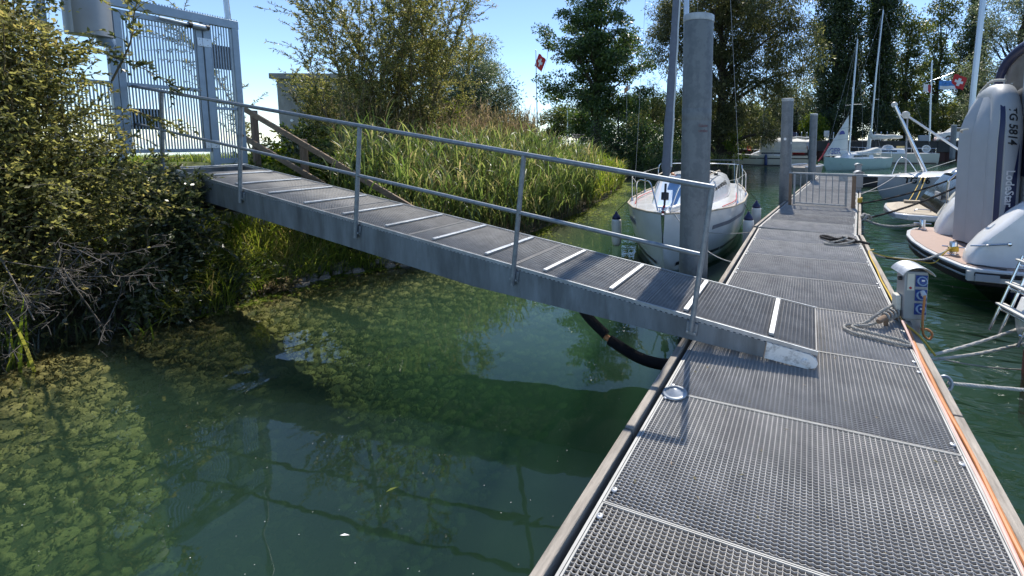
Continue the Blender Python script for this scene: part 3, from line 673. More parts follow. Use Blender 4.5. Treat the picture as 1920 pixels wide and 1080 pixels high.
fend = MB(); fend.lathe([(0.0, -0.36), (0.05, -0.355), (0.09, -0.31), (0.105, -0.25), (0.105, 0.20), (0.095, 0.24)], 18)
fcap = MB(); fcap.lathe([(0.0955, 0.241), (0.085, 0.29), (0.05, 0.34), (0.026, 0.37), (0.024, 0.40), (0.0, 0.40)], 18)
fend_me = fend.mesh('fender_body'); fcap_me = fcap.mesh('fender_cap')
for q in (fend_me, fcap_me): q.polygons.foreach_set('use_smooth', [True]*len(q.polygons))
fend_me.materials.append(M['fender']); fcap_me.materials.append(M['navy'])
def fender(label, loc, line_to, s=1.0, body=None, cap=None, group='boat fenders', lean=0.0):
    t = thing('fender', label, 'fender', loc, 0, group)
    b = link('body', fend_me if body is None else body, None, t); c = link('end_cap', fcap_me if cap is None else cap, None, t)
    for q in (b, c): q.scale = (s, s, s); q.rotation_euler = (0, lean, 0)
    mb = MB(); mb.tube([Vector(loc)+Vector((0.4*s*math.sin(lean), 0, 0.40*s)), Vector(line_to)], 0.006*max(1, s), 6); mb.build('line', M['ropeblack'], t)
    return t

# ---- white sailboat moored bow-on beside the gangway
bow, stern = (-2.12, 6.42, 0), (-2.93, 12.75, 0); rz = aim(bow, stern)
sb = thing('sailboat', 'white sailboat moored bow-on beside the dock, furled grey headsail', 'sailboat', bow, rz)
H = Hull([(0.0, 0.03, 0.98, 0.012, 0.46), (-0.12, 0.19, 0.97, 0.05, 0.12), (-0.3, 0.36, 0.96, 0.14, -0.10), (-0.8, 0.70, 0.93, 0.42, -0.28), (-1.6, 1.02, 0.89, 0.78, -0.38), (-2.6, 1.22, 0.85, 1.02, -0.42),
          (-4.0, 1.29, 0.83, 1.12, -0.40), (-5.4, 1.18, 0.84, 1.0, -0.3), (-6.4, 1.0, 0.87, 0.78, -0.1)])
h = H.shell().build('hull', M['white'], sb, local=True, smooth=60)
d = H.deck().build('deck', M['white'], sb, local=True, smooth=60)
for sd in (1, -1):
    H.strip(-0.28, -6.3, 0.09, 0.15, 0.005, side=sd).build('boot_stripe', M['text_dark'], h, local=True)
    H.strip(-0.95, -5.6, 0.58, 0.655, 0.005, side=sd).build('hull_stripe', M['sailgrey'], h, local=True)
    mb = MB(); mb.tube(H.sheerline(-0.004, 0.012, side=sd), 0.017, 8); mb.build('toe_rail', M['tan'], sb, local=True)
mb = MB(); mb.bar((0.018, 0, 0.955), (-0.055, 0, 0.55), 0.05, 0.008, (1, 0, 0.2)); mb.build('stem_plate', M['stainless'], sb, local=True)
cb = cabin(-1.35, -4.9, 0.50, 0.86, 0.86, 0.46, 1.1).build('cabin', M['white'], sb, local=True, smooth=50)
mb = MB(); mb.loft([[(-1.28+dx, y*wd, 0.925+dz) for y in (1, 0.5, -0.5, -1)] for dx, dz, wd in ((0.55, -0.012, 0.16), (0.25, -0.005, 0.27), (-0.02, 0.0, 0.36), (-0.24, 0.075, 0.38), (-0.62, 0.275, 0.40), (-1.05, 0.470, 0.42))])
mb.build('nonslip_panel', M['bluedeck'], sb, local=True, smooth=60)
mb = MB(); mb.box((-2.55, -0.26, 1.375), (-2.02, 0.26, 1.425)); mb.build('hatch', M['white'], cb, local=True, bevel=0.02)
for sd in (1, -1):
    mb = MB(); P = [(-2.25, 0.10), (-2.5, 0.27), (-3.55, 0.33), (-3.75, 0.10)]
    def cw(x): t = (-1.35-x)/3.55; return 0.50+(0.86-0.50)*min(1, t*1.6)
    fr_ = [Vector((x, sd*(cw(x)*(0.985-0.10*(zz/0.46))+0.008), 0.88+zz)) for x, zz in P]
    bk = [v - Vector((0, sd*0.03, 0)) for v in fr_]
    mb.add(fr_+bk, [(0, 1, 2, 3), (7, 6, 5, 4)]+[(i, (i+1) % 4, 4+(i+1) % 4, 4+i) for i in range(4)]); wn = mb.build('window', M['glassdark'], cb, local=True)
    for q in range(4):
        x = -2.55-q*0.27; mb = MB(); mb.bar((x, sd*(cw(x)*0.93+0.016), 1.16), (x-0.10, sd*(cw(x)*0.965+0.014), 1.00), 0.006, 0.028, (1, 0, 0)); mb.build('curtain_fold', M['hypalon'], wn, local=True)
    mb = MB(); mb.tube([(-2.0, sd*0.50, 1.40), (-2.2, sd*0.51, 1.43), (-3.8, sd*0.62, 1.43), (-4.0, sd*0.63, 1.39)], 0.013, 8); mb.build('grab_rail', M['tan'], cb, local=True)
    # pulpit, stanchions, lifelines
    b0 = H.at(-0.75)[0]
    mb = MB(); mb.tube(curve([(-0.75, sd*(b0-0.06), 0.94), (-0.68, sd*(b0-0.07), 1.40), (-0.45, sd*0.40, 1.46), (-0.22, sd*0.24, 1.42), (-0.10, sd*0.10, 1.02)], 6), 0.0125, 8); mb.build('pulpit', M['stainless'], sb, local=True)
    for x in (-2.2, -4.0):
        b0 = H.at(x)[0]; mb = MB(); mb.tube([(x, sd*(b0-0.05), H.at(x)[1]), (x, sd*(b0-0.05), H.at(x)[1]+0.52)], 0.012, 8); mb.build('stanchion', M['stainless'], sb, local=True)
        mb = MB(); mb.lathe([(0.035, 0), (0.03, 0.02), (0.018, 0.07)], 10, (x, sd*(b0-0.05), H.at(x)[1])); mb.build('stanchion_foot', M['stainless'], sb, local=True)
    mb = MB(); mb.tube([(-0.72, sd*(H.at(-0.75)[0]-0.07), 1.38), (-2.2, sd*(H.at(-2.2)[0]-0.05), 1.37), (-4.0, sd*(H.at(-4)[0]-0.05), 1.35), (-5.3, sd*1.13, 1.38)], 0.004, 6); mb.build('lifeline', M['rope'], sb, local=True)
    mb = MB(); mb.tube(curve([(-5.2, sd*1.14, 0.84), (-5.25, sd*1.13, 1.42), (-5.9, sd*1.02, 1.45), (-6.3, sd*0.55, 1.45), (-6.3, sd*0.0, 1.45)], 6), 0.0125, 8); mb.build('pushpit', M['stainless'], sb, local=True)
    mb = MB(); mb.tube([(-6.0, sd*0.95, 0.86), (-6.0, sd*0.99, 1.45)], 0.012, 8); mb.build('pushpit', M['stainless'], sb, local=True)
    mb = MB(); mb.tube(curve([(-1.5, sd*(H.at(-1.5)[0]-0.14), 0.915), (-2.6, sd*(H.at(-2.6)[0]-0.18), 0.89), (-4.0, sd*1.02, 0.88)], 6), 0.010, 6); mb.build('side_line', M['redpaint'], sb, local=True)
# bow roller, cleat, rolled fender on the foredeck, furler
mb = MB(); mb.lathe([(0.05, -0.03), (0.05, -0.01), (0.022, -0.006), (0.022, 0.006), (0.05, 0.01), (0.05, 0.03)], 16, (-0.06, 0, 1.035), rot_to((0, 1, 0))); mb.build('bow_roller', M['stainless'], sb, local=True)
mb = MB(); mb.tube([(-0.02, 0, 1.0), (-0.10, 0, 1.10)], 0.022, 8); mb.build('roller_cheek', M['redpaint'], sb, local=True)
mb = MB(); mb.tube(curve([(-0.28, 0.05, 1.0), (-0.42, 0.16, 1.03), (-0.60, 0.27, 1.04)], 5), [0.02]+[0.055]*9+[0.03], 12); mb.build('rolled_mat', M['fender'], sb, local=True)
mb = MB(); mb.tube([(-0.55, -0.22, 1.0), (-0.55, -0.02, 1.0)], 0.012, 8); mb.tube([(-0.55, -0.16, 0.95), (-0.55, -0.16, 1.0)], 0.010, 6); mb.tube([(-0.55, -0.08, 0.95), (-0.55, -0.08, 1.0)], 0.010, 6); mb.build('deck_cleat', M['stainless'], sb, local=True)
# stay with furled headsail: from the stem to the mast
mfoot = Vector((-2.35, 0, 1.40)); mtop = Vector((-2.55, 0, 9.6)); st0 = Vector((-0.12, 0, 1.05)); st1 = Vector((-2.50, 0, 8.9))
ax = (st1-st0)
mb = MB(); mb.tube([st0, st0+ax*0.02, st0+ax*0.05], [0.016, 0.020, 0.020], 10); mb.tube([st0+ax*0.018, st0+ax*0.032], 0.062, 14); mb.build('furling_drum', M['blackp'], sb, local=True)
rad = []; P = []
for i in range(31):
    t = i/30; P.append(st0+ax*(0.055+0.90*t)); rad.append((0.066*(1-t)**0.6+0.02)*(1 if i not in (0, 30) else 0.35)*(1+0.08*math.sin(i*2.1)))
mb = MB(); mb.tube(P, rad, 14); fs_ = mb.build('furled_headsail', M['sailgrey'], sb, local=True)
for off, wd in ((0.15, 0.010), (0.55, 0.016)):
    mb = MB(); mb.tube([p+Vector((0.55, math.sin(off+1.0)*0.95, 0)).normalized()*r*1.02 for p, r in zip(P[1:-1], rad[1:-1])], wd, 6); mb.build('sail_stripe', M['sail'], fs_, local=True)
mb = MB(); mb.tube([mfoot, mtop], 0.055, 14); ms_ = mb.build('mast', M['alu'], sb, local=True)
mb = MB(); mb.tube([(-2.45, -0.85, 5.3), (-2.45, 0.85, 5.3)], 0.018, 8); mb.build('spreader', M['alu'], ms_, local=True)
mb = MB(); mb.tube([(-2.42, 0, 2.15), (-5.2, 0, 2.3)], 0.05, 12); mb.build('boom', M['alu'], sb, local=True)
rad2 = [0.05, 0.13, 0.16, 0.16, 0.15, 0.13, 0.11, 0.07]
mb = MB(); mb.tube([(-2.5-i*0.37, 0, 2.30+0.02*math.sin(i)) for i in range(8)], rad2, 12); mb.build('sail_cover', M['sailgrey'], sb, local=True)
for sd in (1, -1):
    mb = MB(); mb.tube([(-2.6, sd*1.15, 0.88), (-2.45, sd*0.85, 5.3), (-2.52, 0, 8.9)], 0.0035, 6); mb.build('shroud', M['spar'], sb, local=True)
mb = MB(); mb.tube([(-6.25, 0, 0.9), mtop], 0.0035, 6); mb.build('backstay', M['spar'], sb, local=True)
# gear on the cabin top
for (x, y, z, r, mm) in ((-3.0, 0.42, 1.45, 0.055, 'red'), (-2.85, 0.30, 1.44, 0.06, 'rope'), (-2.9, 0.52, 1.43, 0.045, 'blackp'), (-2.75, 0.62, 1.41, 0.05, 'blackp'), (-2.2, -0.22, 1.43, 0.05, 'orange'), (-2.1, -0.14, 1.40, 0.045, 'red')):
    mb = MB(); mb.lathe([(r*1.0, 0), (r*0.75, r*0.5), (r*0.8, r*1.0), (r*0.4, r*1.3), (0, r*1.35)], 12, (x, y, z-0.02)); mb.build('winch', M[mm], sb, local=True)
q = H.side(-1.05, 0.86); fx_ = (H.side(-1.25, 0.86)-H.side(-0.85, 0.86)).normalized(); fx_ = Vector((-fx_.x, fx_.y, -fx_.z))
q = Vector((q.x, -q.y-0.006, q.z)); upv = H.side(-1.05, 0.95)-H.side(-1.05, 0.80); upv = Vector((upv.x, -upv.y, upv.z))
mt_ = text_mb('TG 4004', 0.125, frame(q, fx_, upv)); mt_.build('lettering', M['sailgrey'], sb, local=True, smooth=0)
fender('white fender with navy cap at the far side of the white sailboat', (-3.66, 8.05, 0.30), (-3.42, 8.12, 0.92), 0.95)
fender('white fender with navy cap between white sailboat and dock, nearer one', (-1.07, 8.55, 0.36), (-1.16, 8.6, 0.9), 1.0)
fender('white fender with navy cap between white sailboat and dock, farther one', (-1.07, 9.9, 0.40), (-1.2, 9.9, 0.95), 1.0)
mb = MB(); strands(mb, sag((-1.97, 6.55, 0.98), (-0.95, 6.1, 0.42), 0.16), 0.009, 0.05); tag(mb.build('mooring_line', M['rope']), 'white mooring line from white sailboat bow down to the dock', 'rope')
mb = MB(); mb.tube(sag((-1.95, 6.75, 0.72), (-0.93, 8.3, 0.42), 0.06), 0.007, 6); tag(mb.build('mooring_line', M['ropegrey']), 'thin grey mooring line along the white sailboat hull side', 'rope')

# ---- distant sailboats
def sailboat(name, label, bow, stern, beam, fb, hm, mast_x, mast_h, wl='text_dark', stripe=None, mastm='alu', spread=(0.5,), parts=True):
    L = (Vector(bow)-Vector(stern)).length; t = thing(name, label, 'sailboat', bow, aim(bow, stern))
    b = beam/2
    Hh = Hull([(0, 0.03, fb*1.18, 0.01, fb*0.45), (-L*0.03, b*0.2, fb*1.16, b*0.08, 0.0), (-L*0.12, b*0.52, fb*1.10, b*0.34, -0.2), (-L*0.3, b*0.85, fb*1.02, b*0.7, -0.35), (-L*0.55, b, fb*0.96, b*0.88, -0.4), (-L*0.8, b*0.92, fb*0.97, b*0.78, -0.3), (-L, b*0.72, fb, b*0.55, -0.02)])
    h = Hh.shell().build('hull', M[hm], t, local=True, smooth=60); Hh.deck().build('deck', M['white'], t, local=True, smooth=60)
    for sd in (1, -1):
        Hh.strip(-L*0.06, -L*0.98, 0.02, 0.10, 0.006, side=sd).build('boot_stripe', M[wl], h, local=True)
        if stripe: Hh.strip(-L*0.03, -L*0.98, fb*0.68, fb*0.78, 0.006, side=sd).build('hull_stripe', M[stripe], h, local=True)
        mb = MB(); mb.tube(Hh.sheerline(-0.03, 0.45, -L*0.05, -L*0.97, sd, 12), 0.010, 6); mb.build('lifeline', M['stainless'], t, local=True)
        for q in (0.05, 0.28, 0.5, 0.72, 0.96):
            x = -L*q; mb = MB(); mb.tube([(x, sd*(Hh.at(x)[0]-0.03), Hh.at(x)[1]), (x, sd*(Hh.at(x)[0]-0.03), Hh.at(x)[1]+0.47)], 0.014, 6); mb.build('stanchion', M['stainless'], t, local=True)
    c = cabin(-L*0.22, -L*0.68, b*0.42, b*0.62, fb*0.97, 0.38, L*0.14).build('cabin', M['white'], t, local=True, smooth=50)
    for sd in (1, -1):
        mb = MB(); x0, x1 = -L*0.36, -L*0.60; y = sd*(b*0.605); mb.add([(x0, y, fb+0.10), (x0-0.1, y*0.99, fb+0.24), (x1, y*1.0, fb+0.24), (x1, y*1.03, fb+0.10), (x0, y*0.9, fb+0.10), (x0-0.1, y*0.9, fb+0.24), (x1, y*0.9, fb+0.24), (x1, y*0.9, fb+0.10)],
            [(0, 1, 2, 3), (0, 4, 5, 1), (1, 5, 6, 2), (2, 6, 7, 3), (3, 7, 4, 0)]); mb.build('window', M['glassdark'], c, local=True)
    mx_ = -L*mast_x; mb = MB(); mb.tube([(mx_, 0, fb+0.2), (mx_-0.02*mast_h, 0, mast_h*0.6), (mx_-0.045*mast_h, 0, mast_h)], [0.07, 0.065, 0.045], 12); mm = mb.build('mast', M[mastm], t, local=True)
    for q in spread:
        mb = MB(); xq = mx_-0.045*mast_h*q; mb.tube([(xq-0.08, -b*0.62, mast_h*q-0.02), (xq, 0, mast_h*q+0.02), (xq-0.08, b*0.62, mast_h*q-0.02)], 0.022, 6); mb.build('spreader', M[mastm], mm, local=True)
    tp = Vector((mx_-0.045*mast_h, 0, mast_h))
    mb = MB(); mb.tube([(-0.1, 0, fb*1.15), tp*0.97+Vector((0, 0, 0))], 0.007, 5); mb.build('forestay', M['spar'], t, local=True)
    mb = MB(); mb.tube([(-L*0.98, 0, fb), tp], 0.006, 5); mb.build('backstay', M['spar'], t, local=True)
    for sd in (1, -1):
        mb = MB(); mb.tube([(mx_-0.15, sd*b*0.9, fb), (mx_-0.045*mast_h*spread[0]-0.08, sd*b*0.62, mast_h*spread[0]), tp*0.95], 0.006, 5); mb.build('shroud', M['spar'], t, local=True)
    mb = MB(); mb.tube([tp, tp+Vector((0.05, 0, 0.35))], 0.012, 5); mb.tube(curve([tp, tp+Vector((0.3, 0.1, 0.05)), tp+Vector((0.5, 0.15, -0.2))], 4), 0.012, 5); mb.build('wind_vane', M['spar'], mm, local=True)
    return t, Hh, L, mx_
# mint boat with its headsail half hoisted
gs, Hg, L, mx_ = sailboat('sailboat', 'mint green hulled sailboat with white triangular sail half hoisted', (0.95, 33.6, 0), (5.3, 38.2, 0), 2.3, 0.80, 'mint', 0.40, 9.4, wl='mint')
tack = Vector((0.05, 0.0, 0.98)); head = Vector((mx_+0.14, 0, 3.95)); clew = Vector((mx_+0.12, 0, 0.98))
rings = []
for i in range(13):
    t_ = i/12; a = tack.lerp(head, t_); b2 = clew.lerp(head, t_); rings.append([a.lerp(b2, k/8)+Vector((0, 0.10*math.sin(math.pi*k/8)*math.sin(math.pi*t_), 0)) for k in range(9)])
sa = MB().loft(rings).build('headsail', M['sail'], gs, local=True, smooth=60); md = sa.modifiers.new('cloth', 'SOLIDIFY'); md.thickness = 0.012
for f in (0.12, 0.38, 0.66):
    a = tack.lerp(head, f); b2 = clew.lerp(head, f+0.05)
    for yy_ in (0.115, -0.02):
        mb = MB(); mb.tube([a.lerp(b2, k/8)+Vector((0, yy_*math.sin(math.pi*k/8)*math.sin(math.pi*f)+ (0.012 if yy_ > 0 else -0.012), 0)) for k in range(9)], 0.010, 5); mb.build('sail_seam', M['spar'], sa, local=True)
# which side faces the camera: local -y or +y
sgn = 1 if (wm(gs).to_3x3() @ Vector((0, 1, 0))).y < 0 else -1
def on_sail(txt, size, p, m, z=0.16):
    xax = Vector((-sgn*-1 if False else 0, 0, 0)); cam_r = Vector((1, 0, 0)); v = wm(gs).to_3x3() @ Vector((1, 0, 0)); xa = Vector((1, 0, 0)) if v.x > 0 else Vector((-1, 0, 0))
    return text_mb(txt, size, frame(p + Vector((0, sgn*z, 0)), xa, (0, 0, 1))).build('lettering', m, sa, local=True, smooth=0)
on_sail('GER', 0.62, Vector((mx_*0.36, 0, 1.32)), M['text_blue'])
mb = MB(); mb.lathe([(0.26, 0), (0.26, 0.01), (0, 0.01)], 24, Vector((mx_*0.62, sgn*0.16, 2.55)), rot_to((0, sgn, 0)) , 0, math.pi*1.05); mb.build('sail_emblem', M['text_blue'], sa, local=True)
mb = MB(); mb.tube([(0.55, 0, 0.62), (0.15, 0.0, 1.0), (-0.45, 0, 1.9)], 0.05, 8); mb.build('bow_pole', M['redpaint'], gs, local=True)
mb = MB(); mb.tube(curve([(mx_-0.2, 0.3, 1.05), (mx_-1.2, 0.5, 1.15), (mx_-2.3, 0.45, 1.35), (mx_-2.9, 0.3, 1.2)], 6), [0.12]+[0.24]*17+[0.14], 10); mb.build('flaked_sail', M['canvas'], gs, local=True)
fender('small black fender hanging on the mint green sailboat', (2.35, 35.0, 0.48), (2.40, 35.05, 1.0), 0.9, body=None)
fb_me = fend_me.copy(); fb_me.materials.clear(); fb_me.materials.append(M['blackp']); C.objects[-1]
o = [q for q in C.objects if q.name.startswith('fender') and q.get('label', '').startswith('small black')][0]
for ch in o.children:
    if ch.name.startswith('body'): ch.data = fb_me
# cream sailboat behind it
cs, Hc, L, mx_ = sailboat('sailboat', 'cream sailboat with sail cover on its boom and yellow towel', (2.2, 45.4, 0), (10.6, 46.6, 0), 2.9, 0.95, 'cream', 0.36, 13.9, wl='rust', stripe=None, spread=(0.42,))
mb = MB(); mb.tube([(mx_, 0, 2.2), (mx_-2.7, 0, 2.35)], 0.06, 10); mb.build('boom', M['alu'], cs, local=True)
mb = MB(); mb.tube([(mx_+0.02, 0, 3.1), (mx_-0.05, 0, 2.6)]+[(mx_-0.2-i*0.36, 0, 2.42+0.03*math.sin(i*1.7)) for i in range(8)], [0.05, 0.20, 0.24, 0.25, 0.23, 0.22, 0.20, 0.19, 0.17, 0.10], 10); mb.build('sail_cover', M['canvas'], cs, local=True)
mb = MB(); mb.tube([(mx_+0.12, 0, 1.3), (mx_+0.10, 0, 2.7)], [0.16, 0.10], 10); mb.build('mast_boot', M['canvas'], cs, local=True)
mb = MB(); mb.box((-6.45, -1.44, 0.95), (-5.75, -1.38, 1.55)); mb.build('towel', M['gold'], cs, local=True, bevel=0.01)
mb = MB(); mb.lathe([(0.30, -0.05), (0.36, 0.0), (0.30, 0.05), (0.24, 0.0), (0.30, -0.05)], 20, (-8.1, -0.9, 1.3), rot_to((0.2, 1, 0))); mb.build('life_ring', M['fender'], cs, local=True)
mb = MB(); mb.lathe([(0.0, 0.35), (0.35, 0.28), (0.55, 0.0)], 12, (-4.6, 0, 1.35)); mb.build('spray_hood', M['greyhull'], cs, local=True)
# boat with boom tent on the left
ls, Hl, L, mx_ = sailboat('sailboat', 'cream sailboat under a canvas boom tent with blue fenders', (-6.3, 37.6, 0), (0.4, 38.6, 0), 2.4, 0.86, 'cream', 0.37, 10.9, stripe='text_dark', mastm='spar', spread=(0.56,))
rings = []
for i in range(11):
    x = mx_+0.1-i*0.40; tz = 2.32+0.05*math.sin(i*1.9)-0.012*i
    rings.append([(x, 0.92, 1.12), (x, 0.95, 1.6), (x, 0.80, 2.0), (x, 0.06, tz), (x, -0.06, tz), (x, -0.80, 2.0), (x, -0.95, 1.6), (x, -0.92, 1.12)])
tn = MB().loft(rings, False, True, True).build('boom_tent', M['canvas'], ls, local=True, smooth=50)
mb = MB(); mb.tube([(mx_+0.15-i*0.3, 0.10*math.sin(i*2.3), 2.36+0.03*math.cos(i*1.8)) for i in range(14)], 0.05, 8); mb.build('lacing', M['fender'], tn, local=True)
mb = MB(); mb.loft([[(mx_-3.75, -0.99, 1.10), (mx_-3.95, -0.92, 1.85)], [(mx_-4.55, -0.99, 1.10), (mx_-4.35, -0.92, 1.85)]]); o = mb.build('yellow_panel', M['yellowcloth'], tn, local=True); md = o.modifiers.new('t', 'SOLIDIFY'); md.thickness = 0.02
mb = MB(); mb.box((mx_-3.6, -1.12, 0.90), (mx_-2.6, -1.0, 1.25)); mb.build('stern_cloth', M['maroon'], ls, local=True, bevel=0.02)
mb = MB(); mb.box((-1.7, -0.65, 1.25), (-1.35, -0.4, 1.62)); mb.build('red_bag', M['red'], ls, local=True, bevel=0.04)
fb2 = fend_me.copy(); fb2.materials.clear(); fb2.materials.append(M['blue']); fc2 = fcap_me.copy(); fc2.materials.clear(); fc2.materials.append(M['blue'])
fender('blue fender below the mast of the cream tented sailboat', (-3.32, 36.75, 0.5), (-3.32, 36.85, 1.0), 1.25, fb2, fc2)
fender('blue fender hidden partly by the thick pile, on the cream tented sailboat', (-1.72, 36.85, 0.48), (-1.72, 36.95, 1.0), 1.25, fb2, fc2)
# small planked boat stern by the far dock
pk = thing('planked_boat', 'small grey planked boat lying left of the far dock', 'boat', (-0.15, 23.9, 0), R(78))
for i in range(5):
    rings = []
    for x in np.linspace(-1.5, 1.5, 13):
        q = 0.60*(1-(abs(x)/1.7)**2.6)+0.12; f0 = 0.78+0.05*i; z0 = -0.05+i*0.17
        rings.append([Vector((x, -q*f0-0.012, z0)), Vector((x, -q*(f0+0.05), z0+0.175)), Vector((x, -q*(f0+0.05)+0.03, z0+0.175)), Vector((x, q*(f0+0.05)-0.03, z0+0.175)), Vector((x, q*(f0+0.05), z0+0.175)), Vector((x, q*f0+0.012, z0))])
    MB().loft(rings, False, True, True).build('plank', M['wood'], pk, local=True)
mb = MB(); mb.tube([(x, -(0.60*(1-(abs(x)/1.7)**2.6)+0.12)*1.04, 0.84) for x in np.linspace(-1.5, 1.5, 13)], 0.035, 8); mb.build('gunwale', M['white'], pk, local=True)
mb = MB(); mb.tube([(x, (0.60*(1-(abs(x)/1.7)**2.6)+0.12)*1.04, 0.84) for x in np.linspace(-1.5, 1.5, 13)], 0.035, 8); mb.build('gunwale', M['white'], pk, local=True)

# ---- silver sailboat TG 16, bow towards the dock
tg = thing('sailboat', 'silver grey sailboat with lowered mast and red side stripe', 'sailboat', (2.35, 17.9, 0), aim((2.35, 17.9, 0), (8.5, 17.0, 0)))
Ht = Hull([(0.0, 0.03, 0.80, 0.01, 0.36), (-0.15, 0.24, 0.82, 0.08, -0.02), (-0.6, 0.58, 0.86, 0.34, -0.2), (-1.6, 0.98, 0.92, 0.76, -0.35), (-3.2, 1.2, 0.95, 1.02, -0.4), (-6.0, 1.1, 0.9, 0.9, -0.2)])
h = Ht.shell().build('hull', M['greyhull'], tg, local=True, smooth=60); Ht.deck(0.0, 0.14).build('deck', M['white'], tg, local=True, smooth=60)
for sd in (1, -1):
    Ht.strip(-1.5, -5.9, 0.42, 0.48, 0.006, side=sd).build('side_stripe', M['redpaint'], h, local=True)
    mb = MB(); mb.tube(Ht.sheerline(0.0, 0.01, side=sd), 0.022, 8); mb.build('rub_rail', M['white'], tg, local=True)
sgn = 1 if (wm(tg).to_3x3() @ Vector((0, 1, 0))).y < 0 else -1
q = Ht.side(-1.15, 0.93); q = Vector((q.x, sgn*(q.y+0.012), q.z)); a = Ht.side(-1.5, 0.93)-Ht.side(-0.8, 0.93); a = Vector((a.x, sgn*a.y, a.z)); u_ = Ht.side(-1.15, 1.0)-Ht.side(-1.15, 0.86); u_ = Vector((u_.x, sgn*u_.y, u_.z))
if (wm(tg).to_3x3() @ a).x < 0: a = -a
text_mb('TG 16', 0.30, frame(q, a, u_), shear=0.2, bold=0.008).build('lettering', M['text_dark'], tg, local=True, smooth=0)
cabin(-1.7, -4.2, 0.5, 0.8, 0.92, 0.30, 0.8).build('cabin', M['white'], tg, local=True, smooth=50)
# polished pole standing aslant on the bow, wheel at its head
mb = MB(); mb.tube([(3.86, 18.0, 0.96), (2.80, 18.0, 3.36)], 0.066, 16); po = mb.build('slanted_pole', M['stainless'], tg)
mb = MB(); mb.lathe([(0.04, -0.05), (0.09, -0.04), (0.105, 0), (0.09, 0.04), (0.04, 0.05)], 20, (2.78, 18.0, 3.40), rot_to((0.3, 1, 0.2))); mb.build('pole_wheel', M['fender'], po)
mb = MB(); mb.box((3.55, 17.9, 0.93), (4.55, 18.1, 1.0)); mb.build('pole_foot', M['blackp'], tg, bevel=0.02)
mb = MB(); mb.tube([(3.13, 17.9, 3.03), (4.68, 17.9, 1.87), (6.2, 17.9, 0.8)], 0.038, 12); mb.build('lowered_mast', M['white'], tg)
mb = MB(); mb.lathe([(0.04, -0.05), (0.12, -0.04), (0.135, 0), (0.12, 0.04), (0.04, 0.05)], 20, (3.13, 17.9, 3.03), rot_to((0.2, 1, 0.35))); mb.build('mast_wheel', M['fender'], tg)
mb = MB(); mb.tube([(3.22, 18.1, 3.0), (3.25, 18.1, 0.95)], 0.03, 10); mb.build('crutch_post', M['spar'], tg)
mb = MB(); mb.tube(curve([(2.75, 17.7, 0.9), (2.95, 17.7, 1.45), (3.2, 17.7, 1.47), (3.55, 17.7, 0.98)], 5), 0.014, 8); mb.build('pulpit', M['stainless'], tg)
# white dinghy-like boat behind it
wb = thing('sailboat', 'low white boat with pink deck line behind the silver sailboat', 'boat', (2.9, 20.8, 0), aim((2.9, 20.8, 0), (8.5, 20.4, 0)))
Hw = Hull([(0.0, 0.05, 0.62, 0.02, 0.2), (-0.2, 0.35, 0.63, 0.12, -0.02), (-0.9, 0.72, 0.64, 0.5, -0.15), (-2.5, 0.95, 0.64, 0.8, -0.2), (-5.5, 0.85, 0.62, 0.7, -0.1)])
Hw.shell().build('hull', M['white'], wb, local=True, smooth=60); Hw.deck().build('deck', M['greyhull'], wb, local=True, smooth=60)
for sd in (1, -1):
    mb = MB(); mb.tube(Hw.sheerline(0.0, 0.012, side=sd), 0.022, 6); mb.build('deck_line', M['pink'], wb, local=True)
mb = MB(); mb.tube([(4.33, 15, 3.1), (4.45, 15.0, 6.3), (4.55, 15.0, 9.0)], 0.065, 12)
# ---- boat with tan bathing platform
tb = thing('motor_boat', 'dark hulled motor boat with tan bathing platform and stainless handrail', 'motor boat', (3.2, 13.0, 0), R(180))
out_ = [(2.85, 11.72), (2.2, 11.75), (1.98, 11.95), (1.90, 12.4), (1.90, 13.2), (2.02, 13.8), (2.4, 14.2), (3.4, 14.2), (3.2, 11.72)]
I4 = Matrix.Identity(4)
def slab(outline, z0, z1): mb = MB(); mb.prism(outline, z1-z0, Matrix.Translation((0, 0, z0))); return mb
pf = slab(out_, 0.24, 0.385).build('platform', M['white'], tb, bevel=0.03)
ins = [(2.55+(x-2.55)*0.92, 12.95+(y-12.95)*0.92) for x, y in out_]
slab(ins, 0.386, 0.395).build('platform_tread', M['tan'], pf)
for i in range(9):
    y = 12.0+i*0.23; mb = MB(); mb.box((2.05+0.25*abs(i-4)/4, y, 0.3955), (3.1, y+0.012, 0.3975)); mb.build('seam', M['text_dark'], pf)
mb = MB(); mb.box((2.5, 13.85, 0.40), (2.95, 14.0, 0.47)); mb.build('hinge_block', M['tan'], pf, bevel=0.01)
mb = MB(); mb.tube(curve([(2.45, 12.35, 0.40), (2.5, 12.35, 0.44), (2.75, 12.35, 0.44), (2.8, 12.35, 0.40)], 4), 0.012, 8); mb.build('hand_grip', M['stainless'], pf)
prof = [(2.85, 0.05), (2.85, 0.42), (3.05, 0.75), (3.45, 1.25), (6.5, 1.5), (6.5, 0.0)]
mb = MB(); mb.prism([(x, z) for x, z in prof], 2.3, frame((0, 14.1, 0), (1, 0, 0), (0, 0, 1))); mb.build('hull', M['glassdark'], tb, bevel=0.05)
mb = MB(); mb.prism([(2.80, 0.38), (2.86, 0.5), (3.1, 0.9), (3.5, 1.4), (3.9, 1.5), (3.9, 0.38)], 0.22, frame((0, 11.96, 0), (1, 0, 0), (0, 0, 1))); mb.build('near_quarter', M['cream'], tb, bevel=0.04)
mb = MB(); mb.box((2.98, 12.5, 0.70), (3.02, 12.9, 0.86)); mb.build('name_plate', M['white'], tb)
mb = MB(); mb.tube(curve([(3.00, 11.85, 0.39), (2.99, 11.85, 1.1), (3.06, 11.85, 1.3), (3.5, 11.85, 1.75)], 6), 0.024, 10); mb.build('handrail', M['stainless'], tb)
